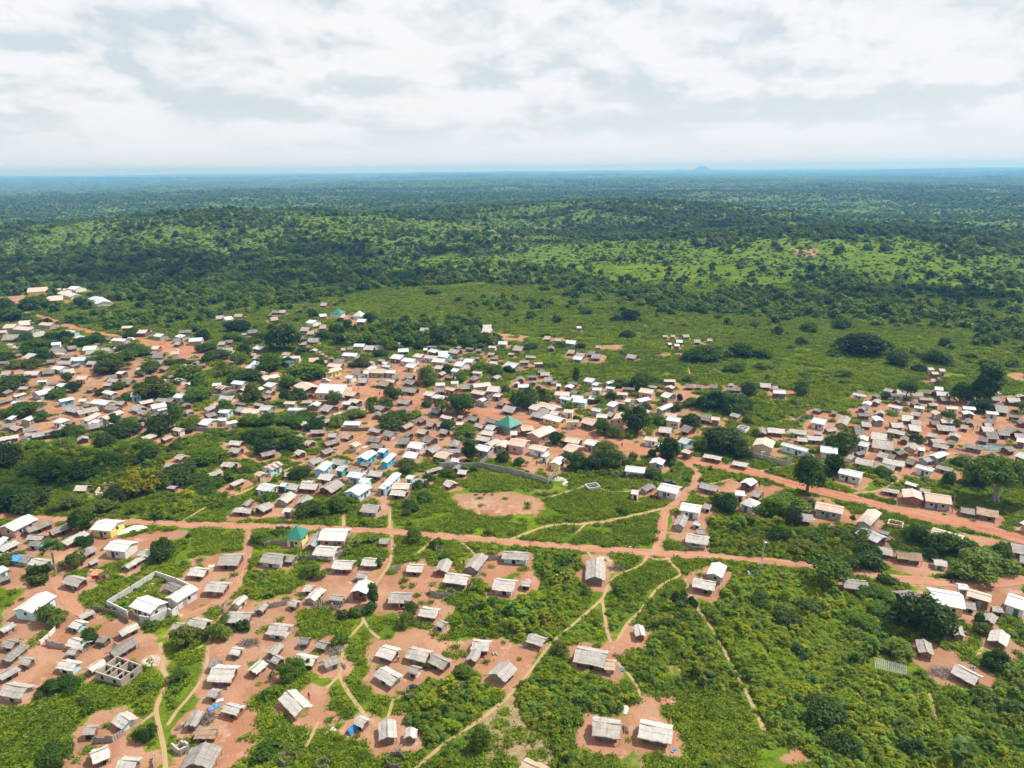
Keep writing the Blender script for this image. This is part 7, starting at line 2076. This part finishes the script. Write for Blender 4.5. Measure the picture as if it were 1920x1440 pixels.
for i, a in enumerate([('brushwood pile against the long thatched house', 1768, 1262, 3.0, 1.6), ('firewood pile under the low screen below the pink veranda house', 576, 1046, 2.6, 1.0), ('tan wood stack by the earth track', 467, 1206, 1.8, 1.2), ('dark pile of wood and tins by the slanted grey hut', 625, 1218, 2.6, 1.8),
     ('scattered poles on the ground by the plank gabled barn', 1158, 1066, 2.4, 0.7), ('cut poles on the far red yard path', 1812, 856, 2.6, 1.0), ('grey wood pile in the crowded grey huts', 1872, 836, 3.2, 1.4), ('poles laid in the yard below the shaggy hut', 388, 1347, 1.2, 1.8), ('dark wood heap behind the papaya tree hut', 630, 1132, 1.8, 1.0)]): brush(a[0], *a[1:], seed=30 + i)
def tarp(name, label, x, y, w, l, m, rz, seed, h=0.5, nx=7):
    rng = random.Random(seed); V, F = [], []
    for i in range(nx + 1):
        for j in range(5): V.append(((i / nx - .5) * l, (j / 4 - .5) * w, 0.08 + h * (1 - abs(j / 2 - 1)) * rng.uniform(0.6, 1.1) + rng.uniform(0, 0.12)))
    for i in range(nx):
        for j in range(4): a = i * 5 + j; F.append([a, a + 5, a + 6, a + 1])
    V, F, uv = thick_roof(V, F, [(0, 0)] * len(V), 0.03)
    single(name, 'tarpaulin', mesh_of(name, V, F, m), x, y, label, rz)
tarp('tarpaulin', 'crumpled blue tarpaulin on the ground by the shaggy hut', 401, 1327, 1.1, 2.1, M_BLUE_TARP, 0.6, 1)
tarp('tarpaulin', 'grey sheet lying beside the crumpled blue tarpaulin', 412, 1314, 0.9, 1.5, M_STEEL, 0.3, 2, 0.2)
tarp('tarpaulin', 'blue tarpaulin shelter leaning on a hut by the path', 660, 1371, 1.4, 1.9, M_BLUE_TARP, 0.9, 3, 1.3)
tarp('tarpaulin', 'wide teal netting spread on the far red yard', 1862, 842, 3.6, 11.0, M_TEAL_NET, -0.2, 4, 1.3, 12)
tarp('tarpaulin', 'white sheet lying in the grass below the yellow gabled hut', 618, 1373, 1.2, 2.2, M_CONC, 0.7, 5, 0.3)
for i, (x, y) in enumerate(((1177, 1024), (1182, 1025), (1188, 1024), (1193, 1026))): tarp('spread_cloth', 'white cloth spread on the grass by the side road, %s of four' % ('first', 'second', 'third', 'fourth')[i], x, y, 0.7, 1.2, M_CONC, 0.5 * i, 60 + i, 0.1, 3)

def clothesline(label, a, b, colors, tag_):
    P, Q = line_at([a, b], 0); d = Q - P; L = d.length; ang = math.atan2(d.y, d.x)
    r = thing('clothesline', 'clothesline', P, ang); fix_label(r, label)
    for x in (0, L):
        mb = MB(); mb.tube([(0, 0, -0.2), (0, 0, 1.75)], [0.05, 0.04], 5); link('post', mb.mesh('post', M_WOOD), r, (x, 0, 0))
    mb = MB(); mb.tube([(0, 0, 1.7), (L / 2, 0, 1.6), (L, 0, 1.7)], [0.012] * 3, 4); link('line', mb.mesh('line', M_STEEL), r)
    n = len(colors)
    for k, (cname, col) in enumerate(colors):
        x = L * (k + 0.7) / (n + 0.4); V, F = [], []
        for i in range(5):
            for j in range(4): V.append(((i / 4 - .5) * 0.85, 0.05 * math.sin(i * 2 + j), -0.35 * j))
        for i in range(4):
            for j in range(3): q = i * 4 + j; F.append([q, q + 1, q + 5, q + 4])
        V, F, uv = thick_roof(V, F, [(0, 0)] * len(V), 0.02)
        o = link('laundry', mesh_of('laundry', V, F, plain_mat('cloth_' + cname, col, tuple(min(1, c * 1.25) for c in col), 2.0)), None, (P.x + math.cos(ang) * x, P.y + math.sin(ang) * x, 1.63), ang)
        o['category'] = 'laundry'; o['kind'] = 'thing'; o['group'] = 'washing hung on lines'; fix_label(o, f'{cname} cloth hung on the line {tag_}')
clothesline('washing line of red clothes between the thatched huts and the walled courtyard', (172, 1090), (207, 1088), [('red', (.45, .03, .03)), ('dark red', (.25, .02, .03)), ('pink', (.5, .2, .2)), ('crimson', (.38, .02, .05)), ('pale', (.5, .48, .45))], 'of red clothes')
clothesline('washing line in the yard of the clean white box house', (1217, 936), (1246, 941), [('black', (.02, .02, .025)), ('maroon', (.2, .02, .04)), ('navy', (.02, .03, .1)), ('scarlet', (.5, .05, .04)), ('grey', (.2, .2, .2))], 'at the clean white box house')

# poles, mast, panel
def pole(label, x, y, h):
    r = thing('utility_pole', 'pole', (*ground_at(x, y), 0), 0.6, None, 'wooden poles along the roads'); fix_label(r, label)
    mb = MB(); mb.tube([(0, 0, -0.3), (0.05, 0, h)], [0.13, 0.09], 7); link('shaft', mb.mesh('shaft', M_WOOD), r)
    mb = MB(); mb.box((0.05, 0, h - 0.5), (1.5, 0.1, 0.12)); link('cross_arm', mb.mesh('cross_arm', M_WOOD), r)
for a in [('dark pole at the corner of the open post porch house', 1785, 962, 6), ('pole at the main road near the wide white hall', 672, 731, 7), ('pole on the red dirt square', 341, 648, 6), ('pole in the yard of the dusty pink roofs', 1007, 846, 6), ('pole at the far end of the red dirt square', 310, 646, 6)]: pole(*a)
r = thing('lattice_mast', 'mast', (*ground_at(1427, 1071), 0)); fix_label(r, 'thin steel lattice mast in the scrub below the side road')
mb = MB(); c3 = [(0.28 * math.cos(t), 0.28 * math.sin(t)) for t in (0.4, 2.5, 4.6)]
for x, y in c3: mb.tube([(x, y, -0.2), (x * 0.8, y * 0.8, 9.2)], [0.035, 0.03], 4)
for k in range(16):
    for i in range(3):
        a, b = c3[i], c3[(i + 1) % 3]; mb.tube([(a[0], a[1], k * 0.57), (b[0], b[1], k * 0.57 + 0.57)], [0.02, 0.02], 4)
link('lattice', mb.mesh('lattice', M_STEEL), r)
mb = MB(); mb.tube([(0, 0, 9.1), (0, 0, 10.6)], [0.03, 0.02], 4); mb.lathe([(0.02, 8.3), (0.4, 8.35), (0.42, 8.4), (0.05, 8.5)], 10, (0.35, 0, 0)); link('antenna', mb.mesh('antenna', M_CONC), r)
r = thing('solar_panel', 'solar panel', (*ground_at(1411, 1081), 0), 0.3); fix_label(r, 'small tilted solar panel on legs beside the lattice mast')
mb = MB(); V = [(-1.3, -0.8, 0.9), (1.3, -0.8, 0.9), (1.3, 0.8, 1.5), (-1.3, 0.8, 1.5)]; V2, F2, uv = thick_roof(V, [[0, 1, 2, 3]], [(0, 0)] * 4, 0.06); link('panel', mesh_of('panel', V2, F2, plain_mat('solar_glass', (0.03, 0.06, 0.11), (0.05, 0.09, 0.16), 3, 0.2, spec=0.5)), r)
for x, y, h in ((-1.1, -0.6, 0.95), (1.1, -0.6, 0.95), (-1.1, 0.6, 1.4), (1.1, 0.6, 1.4)):
    mb = MB(); mb.tube([(0, 0, -0.1), (0, 0, h)], [0.05, 0.05], 5); link('leg', mb.mesh('leg', M_STEEL), r, (x, y, 0))

# vehicles
def paint(name, c): 
    m, T = mat(name); p = T.add('ShaderNodeBsdfPrincipled', ins={'Base Color': (*c, 1), 'Roughness': 0.28, 'Coat Weight': 0.5}); out(T, p.outputs[0]); return m
M_TYRE = plain_mat('tyre', (0.015, 0.015, 0.015), (0.03, 0.03, 0.03)); M_GLASS = paint('car_glass', (0.02, 0.025, 0.03)); M_LAMP = paint('lamp_glass', (0.7, 0.7, 0.68))
def loft(prof, w, name, m, tuck=0.0):
    """Side outline PROF (x, z) carried across the width W, narrowing by TUCK towards the top."""
    zs = [p[1] for p in prof]; z0, z1 = min(zs), max(zs); V, F = [], []; n = len(prof)
    for s in (-1, -0.82, 0.82, 1):
        for x, z in prof:
            k = 1 - tuck * (z - z0) / (z1 - z0); e = 0.06 if abs(s) == 1 else 0
            V.append((x * (1 - e * 0.4), s * w / 2 * k, z - (e if z == z1 else 0)))
    for a in range(3):
        for j in range(n): F.append((a * n + j, a * n + (j + 1) % n, (a + 1) * n + (j + 1) % n, (a + 1) * n + j))
    F.append(tuple(range(n))); F.append(tuple(3 * n + j for j in reversed(range(n)))); return mesh_of(name, V, F, m)
def car(name, cat, label, x, y, rz, m, van=False):
    r = thing(name, cat, (*ground_at(x, y), 0), rz); fix_label(r, label)
    body = [(-2.2, 0.4), (-2.25, 0.95), (-2.1, 1.05), (0.9, 1.05), (2.05, 0.92), (2.2, 0.7), (2.2, 0.4), (1.75, 0.4), (1.6, 0.72), (1.1, 0.72), (0.95, 0.4), (-0.95, 0.4), (-1.1, 0.72), (-1.6, 0.72), (-1.75, 0.4)]
    link('body', loft(body, 1.8, 'body', m), r)
    top = [(-2.1, 1.03), (-1.95, 1.72 if not van else 2.05), (0.35 if not van else 1.2, 1.72 if not van else 2.05), (1.0 if not van else 1.85, 1.03)]
    cb = link('cabin', loft(top, 1.7, 'cabin', m, 0.14), r)
    gl = [(-1.85, 1.12), (-1.78, 1.55), (0.25, 1.55), (0.72, 1.12)]
    link('side_glass', loft(gl, 1.69, 'side_glass', M_GLASS, 0.06), cb)
    for sx in (-1.35, 1.35):
        for sy in (-0.82, 0.82):
            mb = MB(); mb.tube([(0, -0.11, 0), (0, 0.11, 0)], [0.36, 0.36], 14); wl = link('wheel', mb.mesh('wheel', M_TYRE), r, (sx, sy, 0.36))
            mb = MB(); mb.tube([(0, -0.12, 0), (0, 0.12, 0)], [0.2, 0.2], 10); link('rim', mb.mesh('rim', M_STEEL), wl)
    for sy in (-0.62, 0.62): mb = MB(); mb.box((0, 0, 0), (0.08, 0.32, 0.16)); link('headlight', mb.mesh('headlight', M_LAMP), r, (2.18, sy, 0.78))
car('parked_car', 'car', 'dark estate car parked behind the clean white box house', 1255, 909, 0.1, paint('dark_paint', (0.02, 0.022, 0.03)))
car('parked_car', 'car', 'pale car parked under the trees above the wide white hall', 612, 716, -0.2, paint('silver_paint', (0.5, 0.5, 0.55)))
car('minibus', 'minibus', 'white minibus with dark windows driving on the red dirt square', 246, 639, 0.1, paint('white_paint', (0.75, 0.75, 0.78)), True)

# people: one skinned body each, clothes as parts
def skinned(name, verts, edges, rad, m, sub=1):
    me = bpy.data.meshes.new(name); me.from_pydata(verts, edges, []); o = bpy.data.objects.new(name, me); COL.objects.link(o)
    md = o.modifiers.new('skin', 'SKIN'); o.modifiers.new('sub', 'SUBSURF').levels = sub
    for v, r_ in zip(me.skin_vertices[0].data if me.skin_vertices else [], rad): v.radius = (r_, r_)
    if me.skin_vertices: me.skin_vertices[0].data[0].use_root = True
    dg = bpy.context.evaluated_depsgraph_get(); out_ = bpy.data.meshes.new_from_object(o.evaluated_get(dg)); out_.materials.clear(); out_.materials.append(m)
    out_.name = name; bpy.data.objects.remove(o); return out_
M_SKIN = plain_mat('skin', (0.045, 0.024, 0.016), (0.07, 0.038, 0.026)); M_HAIR = plain_mat('hair', (0.01, 0.01, 0.01), (0.02, 0.02, 0.02))
def person_meshes(step):
    s = 0.28 * step
    V = [(0, 0, .93), (0, 0, 1.15), (0, 0, 1.38), (0, 0.01, 1.5), (0, 0.03, 1.62), (0, 0.02, 1.72), (.2, 0, 1.4), (.25, .04 - s * .5, 1.12), (.25, .1 - s * .9, .88), (.25, .12 - s, .78), (-.2, 0, 1.4), (-.25, .04 + s * .5, 1.12), (-.25, .1 + s * .9, .88), (-.25, .12 + s, .78),
         (.1, 0, .86), (.11, s * .6 + .03, .48), (.11, s, .08), (.11, s + .14, .03), (-.1, 0, .86), (-.11, -s * .6 + .03, .48), (-.11, -s, .08), (-.11, -s + .14, .03)]
    E = [(0, 1), (1, 2), (2, 3), (3, 4), (4, 5), (2, 6), (6, 7), (7, 8), (8, 9), (2, 10), (10, 11), (11, 12), (12, 13), (0, 14), (14, 15), (15, 16), (16, 17), (0, 18), (18, 19), (19, 20), (20, 21)]
    R = [.13, .12, .13, .055, .095, .085, .06, .045, .032, .04, .06, .045, .032, .04, .09, .06, .045, .04, .09, .06, .045, .04]
    return V, E, R
PV, PE, PR = person_meshes(0); WV, WE, WR = person_meshes(1)
BODY = [skinned('body', PV, PE, PR, M_SKIN), skinned('body', WV, WE, WR, M_SKIN)]
CLOTH = {'pink dress': (.45, .16, .22), 'white shirt': (.62, .61, .58), 'dark clothes': (.03, .03, .035), 'red shirt': (.45, .03, .025), 'black clothes': (.012, .012, .014)}
CM = {k: plain_mat('clothing_' + k.replace(' ', '_'), v, tuple(c * 1.2 for c in v), 3) for k, v in CLOTH.items()}
M_TROUS = plain_mat('trousers', (0.03, 0.035, 0.05), (0.05, 0.055, 0.07), 3)
def sub_skin(name, V, ids, rad, m):
    mp = {i: k for k, i in enumerate(ids)}; E = [(mp[a], mp[b]) for a, b in PE if a in mp and b in mp]
    return skinned(name, [V[i] for i in ids], E, rad, m)
SH = {}
def clothes(kind_, k):
    if (kind_, k) not in SH:
        V = (PV, WV)[k]
        SH[(kind_, k)] = (sub_skin('shirt', V, [0, 1, 2, 6, 7, 10, 11], [.155, .15, .16, .085, .07, .085, .07], CM[kind_]), sub_skin('trousers', V, [0, 14, 15, 16, 18, 19, 20], [.15, .11, .085, .07, .11, .085, .07], CM[kind_] if 'dress' in kind_ else M_TROUS))
    return SH[(kind_, k)]
hm = MB(); hm.lathe([(0.02, 1.60), (0.105, 1.66), (0.108, 1.74), (0.075, 1.81), (0.01, 1.83)], 10, (0, 0.0, 0)); HAIR = hm.mesh('hair', M_HAIR, True)
def person(x, y, look, place, i, rider=None):
    k = i % 2; r = thing('person', 'person', (*ground_at(x, y), 0), i * 1.3, None, 'people about the village'); fix_label(r, f'person in {look} {place}')
    link('body', BODY[k], r); a, b = clothes(look, k); link('shirt' if 'dress' not in look else 'dress', a, r); link('trousers' if 'dress' not in look else 'skirt', b, r); link('hair', HAIR, r); return r
for i, (x, y, look, place) in enumerate(PEOPLE): person(x, y, look, place, i)
mr = thing('motorbike', 'motorbike', (*ground_at(1787, 1092), 0), 0.2); fix_label(mr, 'motorbike with a rider on the side road by the dark bush island')
for sx in (-0.62, 0.62):
    mb = MB(); mb.tube([(0, -0.06, 0), (0, 0.06, 0)], [0.3, 0.3], 14); link('wheel', mb.mesh('wheel', M_TYRE), mr, (sx, 0, 0.3))
mb = MB(); mb.tube([(-0.62, 0, 0.3), (-0.1, 0, 0.42), (0.3, 0, 0.75), (0.62, 0, 0.3)], [0.05, 0.09, 0.06, 0.04], 6); mb.box((-0.02, 0, 0.42), (0.4, 0.28, 0.3)); link('frame', mb.mesh('frame', M_STEEL), mr)
mb = MB(); mb.lathe([(0.02, 0.66), (0.15, 0.7), (0.16, 0.82), (0.05, 0.9)], 10, (0.16, 0, 0)); link('fuel_tank', mb.mesh('fuel_tank', paint('red_paint', (0.3, 0.02, 0.02))), mr)
mb = MB(); mb.box((-0.35, 0, 0.76), (0.7, 0.26, 0.1)); link('saddle', mb.mesh('saddle', M_TYRE), mr)
mb = MB(); mb.tube([(0.36, -0.36, 1.0), (0.42, 0, 0.95), (0.36, 0.36, 1.0)], [0.025] * 3, 5); link('handlebar', mb.mesh('handlebar', M_STEEL), mr)
V = [(-.3, 0, .88), (-.24, 0, 1.1), (-.18, 0, 1.34), (-.16, 0, 1.45), (-.13, 0, 1.57), (-.14, 0, 1.68), (-.15, .2, 1.34), (.08, .26, 1.14), (.33, .3, 1.02), (.38, .31, 1.01), (-.15, -.2, 1.34), (.08, -.26, 1.14), (.33, -.3, 1.02), (.38, -.31, 1.01), (-.24, .12, .86), (.12, .2, .8), (.0, .2, .36), (.12, .2, .3), (-.24, -.12, .86), (.12, -.2, .8), (.0, -.2, .36), (.12, -.2, .3)]
q = ground_at(1787, 1092); rr = thing('person', 'person', (q[0], q[1], 0), 0.2, None, 'people about the village'); fix_label(rr, 'person in black clothes riding the motorbike on the side road')
link('body', skinned('body', V, PE, PR, M_SKIN), rr); link('shirt', sub_skin('shirt', V, [0, 1, 2, 6, 7, 10, 11], [.155, .15, .16, .085, .07, .085, .07], CM['black clothes']), rr); link('trousers', sub_skin('trousers', V, [0, 14, 15, 16, 18, 19, 20], [.15, .11, .085, .07, .11, .085, .07], M_TROUS), rr)
hm = MB(); hm.lathe([(0.02, 1.55), (0.105, 1.61), (0.108, 1.69), (0.075, 1.76), (0.01, 1.78)], 10, (-.14, 0, 0)); link('hair', hm.mesh('hair', M_HAIR, True), rr)

# household clutter in the yards: firewood, pots, mats
def clutter():
    rng = random.Random(91); ms = []
    for k in range(3):
        mb = MB()
        for q in range(14):
            t = rng.uniform(-0.3, 0.3) + k; l = rng.uniform(0.5, 1.0); x, y, z = rng.uniform(-.5, .5), rng.uniform(-.3, .3), 0.06 + 0.07 * (q % 5)
            mb.tube([(x - math.cos(t) * l, y - math.sin(t) * l, z), (x + math.cos(t) * l, y + math.sin(t) * l, z + rng.uniform(0, .1))], [0.06, 0.045], 5)
        ms.append(('firewood_pile', 'woodpile', 'little firewood pile', mb.mesh('firewood_pile', M_WOOD)))
    mb = MB()
    for x, y, r_ in ((0, 0, 0.28), (0.6, 0.15, 0.22), (0.25, 0.55, 0.2), (-0.5, 0.3, 0.18)): mb.lathe([(r_ * .5, 0), (r_, r_ * .7), (r_ * 1.05, r_ * 1.1), (r_ * .6, r_ * 1.6), (r_ * .65, r_ * 1.8)], 10, (x, y, 0))
    ms.append(('pots', 'pots', 'cluster of pots', mb.mesh('pots', plain_mat('pot_metal', (0.12, 0.12, 0.12), (0.4, 0.4, 0.4), 4))))
    V = [(-1.1, -.7, .05), (1.1, -.75, .05), (1.0, .7, .06), (-1.05, .75, .05)]; V2, F2, uv = thick_roof(V, [[0, 1, 2, 3]], [(0, 0)] * 4, 0.04)
    ms.append(('drying_mat', 'mat', 'pale drying mat', mesh_of('drying_mat', V2, F2, plain_mat('mat_straw', (0.35, 0.3, 0.22), (0.5, 0.46, 0.38), 4))))
    ms.append(('washing_bowls', 'bowls', 'set of blue bowls', None)); mb = MB()
    for x, y, r_ in ((0, 0, 0.3), (0.65, 0.1, 0.25)): mb.lathe([(r_ * .6, 0), (r_, 0.22), (r_ * .93, 0.22), (r_ * .5, 0.06)], 12, (x, y, 0))
    ms[-1] = ('washing_bowls', 'bowls', 'set of blue bowls', mb.mesh('washing_bowls', M_BLUE_TARP))
    hs = [d for d in HLIST if d['dist'] < 300]; n = 0
    while n < 110:
        d = rng.choice(hs); a = rng.uniform(0, 6.28); R = math.hypot(d['L'], d['W']) / 2 + rng.uniform(0.3, 2.2)
        x, y = d['c'][0] + R * math.cos(a), d['c'][1] + R * math.sin(a)
        if any(math.hypot(x - e['c'][0], y - e['c'][1]) < math.hypot(e['L'], e['W']) / 2 for e in HLIST if abs(e['c'][0] - x) < 14 and abs(e['c'][1] - y) < 14) or sample(R_DIRT, x, y) < 0.4: continue
        nm, cat, look, me = rng.choices(ms, [3, 3, 3, 3, 2, 1.2])[0]
        o = link(nm, me, None, (x, y, 0.0), rng.uniform(0, 6.28)); o['category'] = cat; o['kind'] = 'thing'; o['group'] = look + 's in the yards'
        v = RM.T @ np.array([x, y, -H]); want_label(o, look, CX - v[0] / v[2] * FPX, CY + v[1] / v[2] * FPX); n += 1
clutter()
settle_labels()
# ------------------------------------------------------------------ haze
def build_haze():
    m, T = mat('haze_air')
    v = T.add('ShaderNodeVolumePrincipled', ins={'Color': (0.12, 0.36, 0.78, 1), 'Absorption Color': (0.7, 0.7, 0.7, 1), 'Density': 0.00017, 'Anisotropy': 0.1})
    T.add('ShaderNodeOutputMaterial', ins={'Volume': v.outputs[0]})
    mb = MB(); z0, z1 = -30.0, 250.0
    mb.box((0, 0, (z0 + z1) / 2), (78000, 78000, z1 - z0))
    o = link('haze', mb.mesh('haze', m)); o['kind'] = 'stuff'; o['label'] = 'pale blue haze over the far bush'
build_haze()

# ------------------------------------------------------------------ clouds of loose sheets added out of view to shade parts of the bush
def build_shade_clouds():
    rng = np.random.default_rng(77); Q = []; alt = 1050.0
    off = np.array([math.sin(SUN_AZ), math.cos(SUN_AZ)]) * alt / math.tan(SUN_EL)
    for px, py, w, l in ((120, 505, 420, 170), (520, 520, 380, 130), (820, 470, 420, 160), (1640, 556, 260, 80), (150, 425, 600, 200), (1250, 440, 420, 150), (1750, 458, 420, 150), (800, 410, 500, 160), (60, 890, 60, 26), (1560, 1010, 46, 18)):
        c = ground_at(px, py) + off; B = []
        for k in range(26):
            a = rng.uniform(0, 6.28); q = math.sqrt(rng.random())
            B.append((c[0] + q * w / 2 * math.cos(a), c[1] + q * l / 2 * math.sin(a), alt + rng.uniform(0, 0.12) * w, min(w, l) * rng.uniform(0.16, 0.34)))
        B = np.array(B); n = 110; k = rng.integers(0, len(B), n); d = rng.normal(size=(n, 3)); d /= np.linalg.norm(d, axis=1)[:, None]; d[:, 2] = np.abs(d[:, 2])
        P = B[k, :3] + d * (B[k, 3] * rng.uniform(0.3, 1.05, n))[:, None]; N = d + np.array([0, 0, 1.2]); N /= np.linalg.norm(N, axis=1)[:, None]
        Q.append(leaf_quads(P, N, min(w, l) * 0.17, rng, 0.8))
    m, T = mat('shade_cloud_white'); out(T, T.add('ShaderNodeBsdfTranslucent', ins={'Color': (0.9, 0.9, 0.9, 1)}).outputs[0])
    o = link('clouds', quads_mesh('clouds', np.concatenate(Q), m)); o['kind'] = 'stuff'; o['label'] = 'broken white clouds added out of view to shade the bush'
build_shade_clouds()
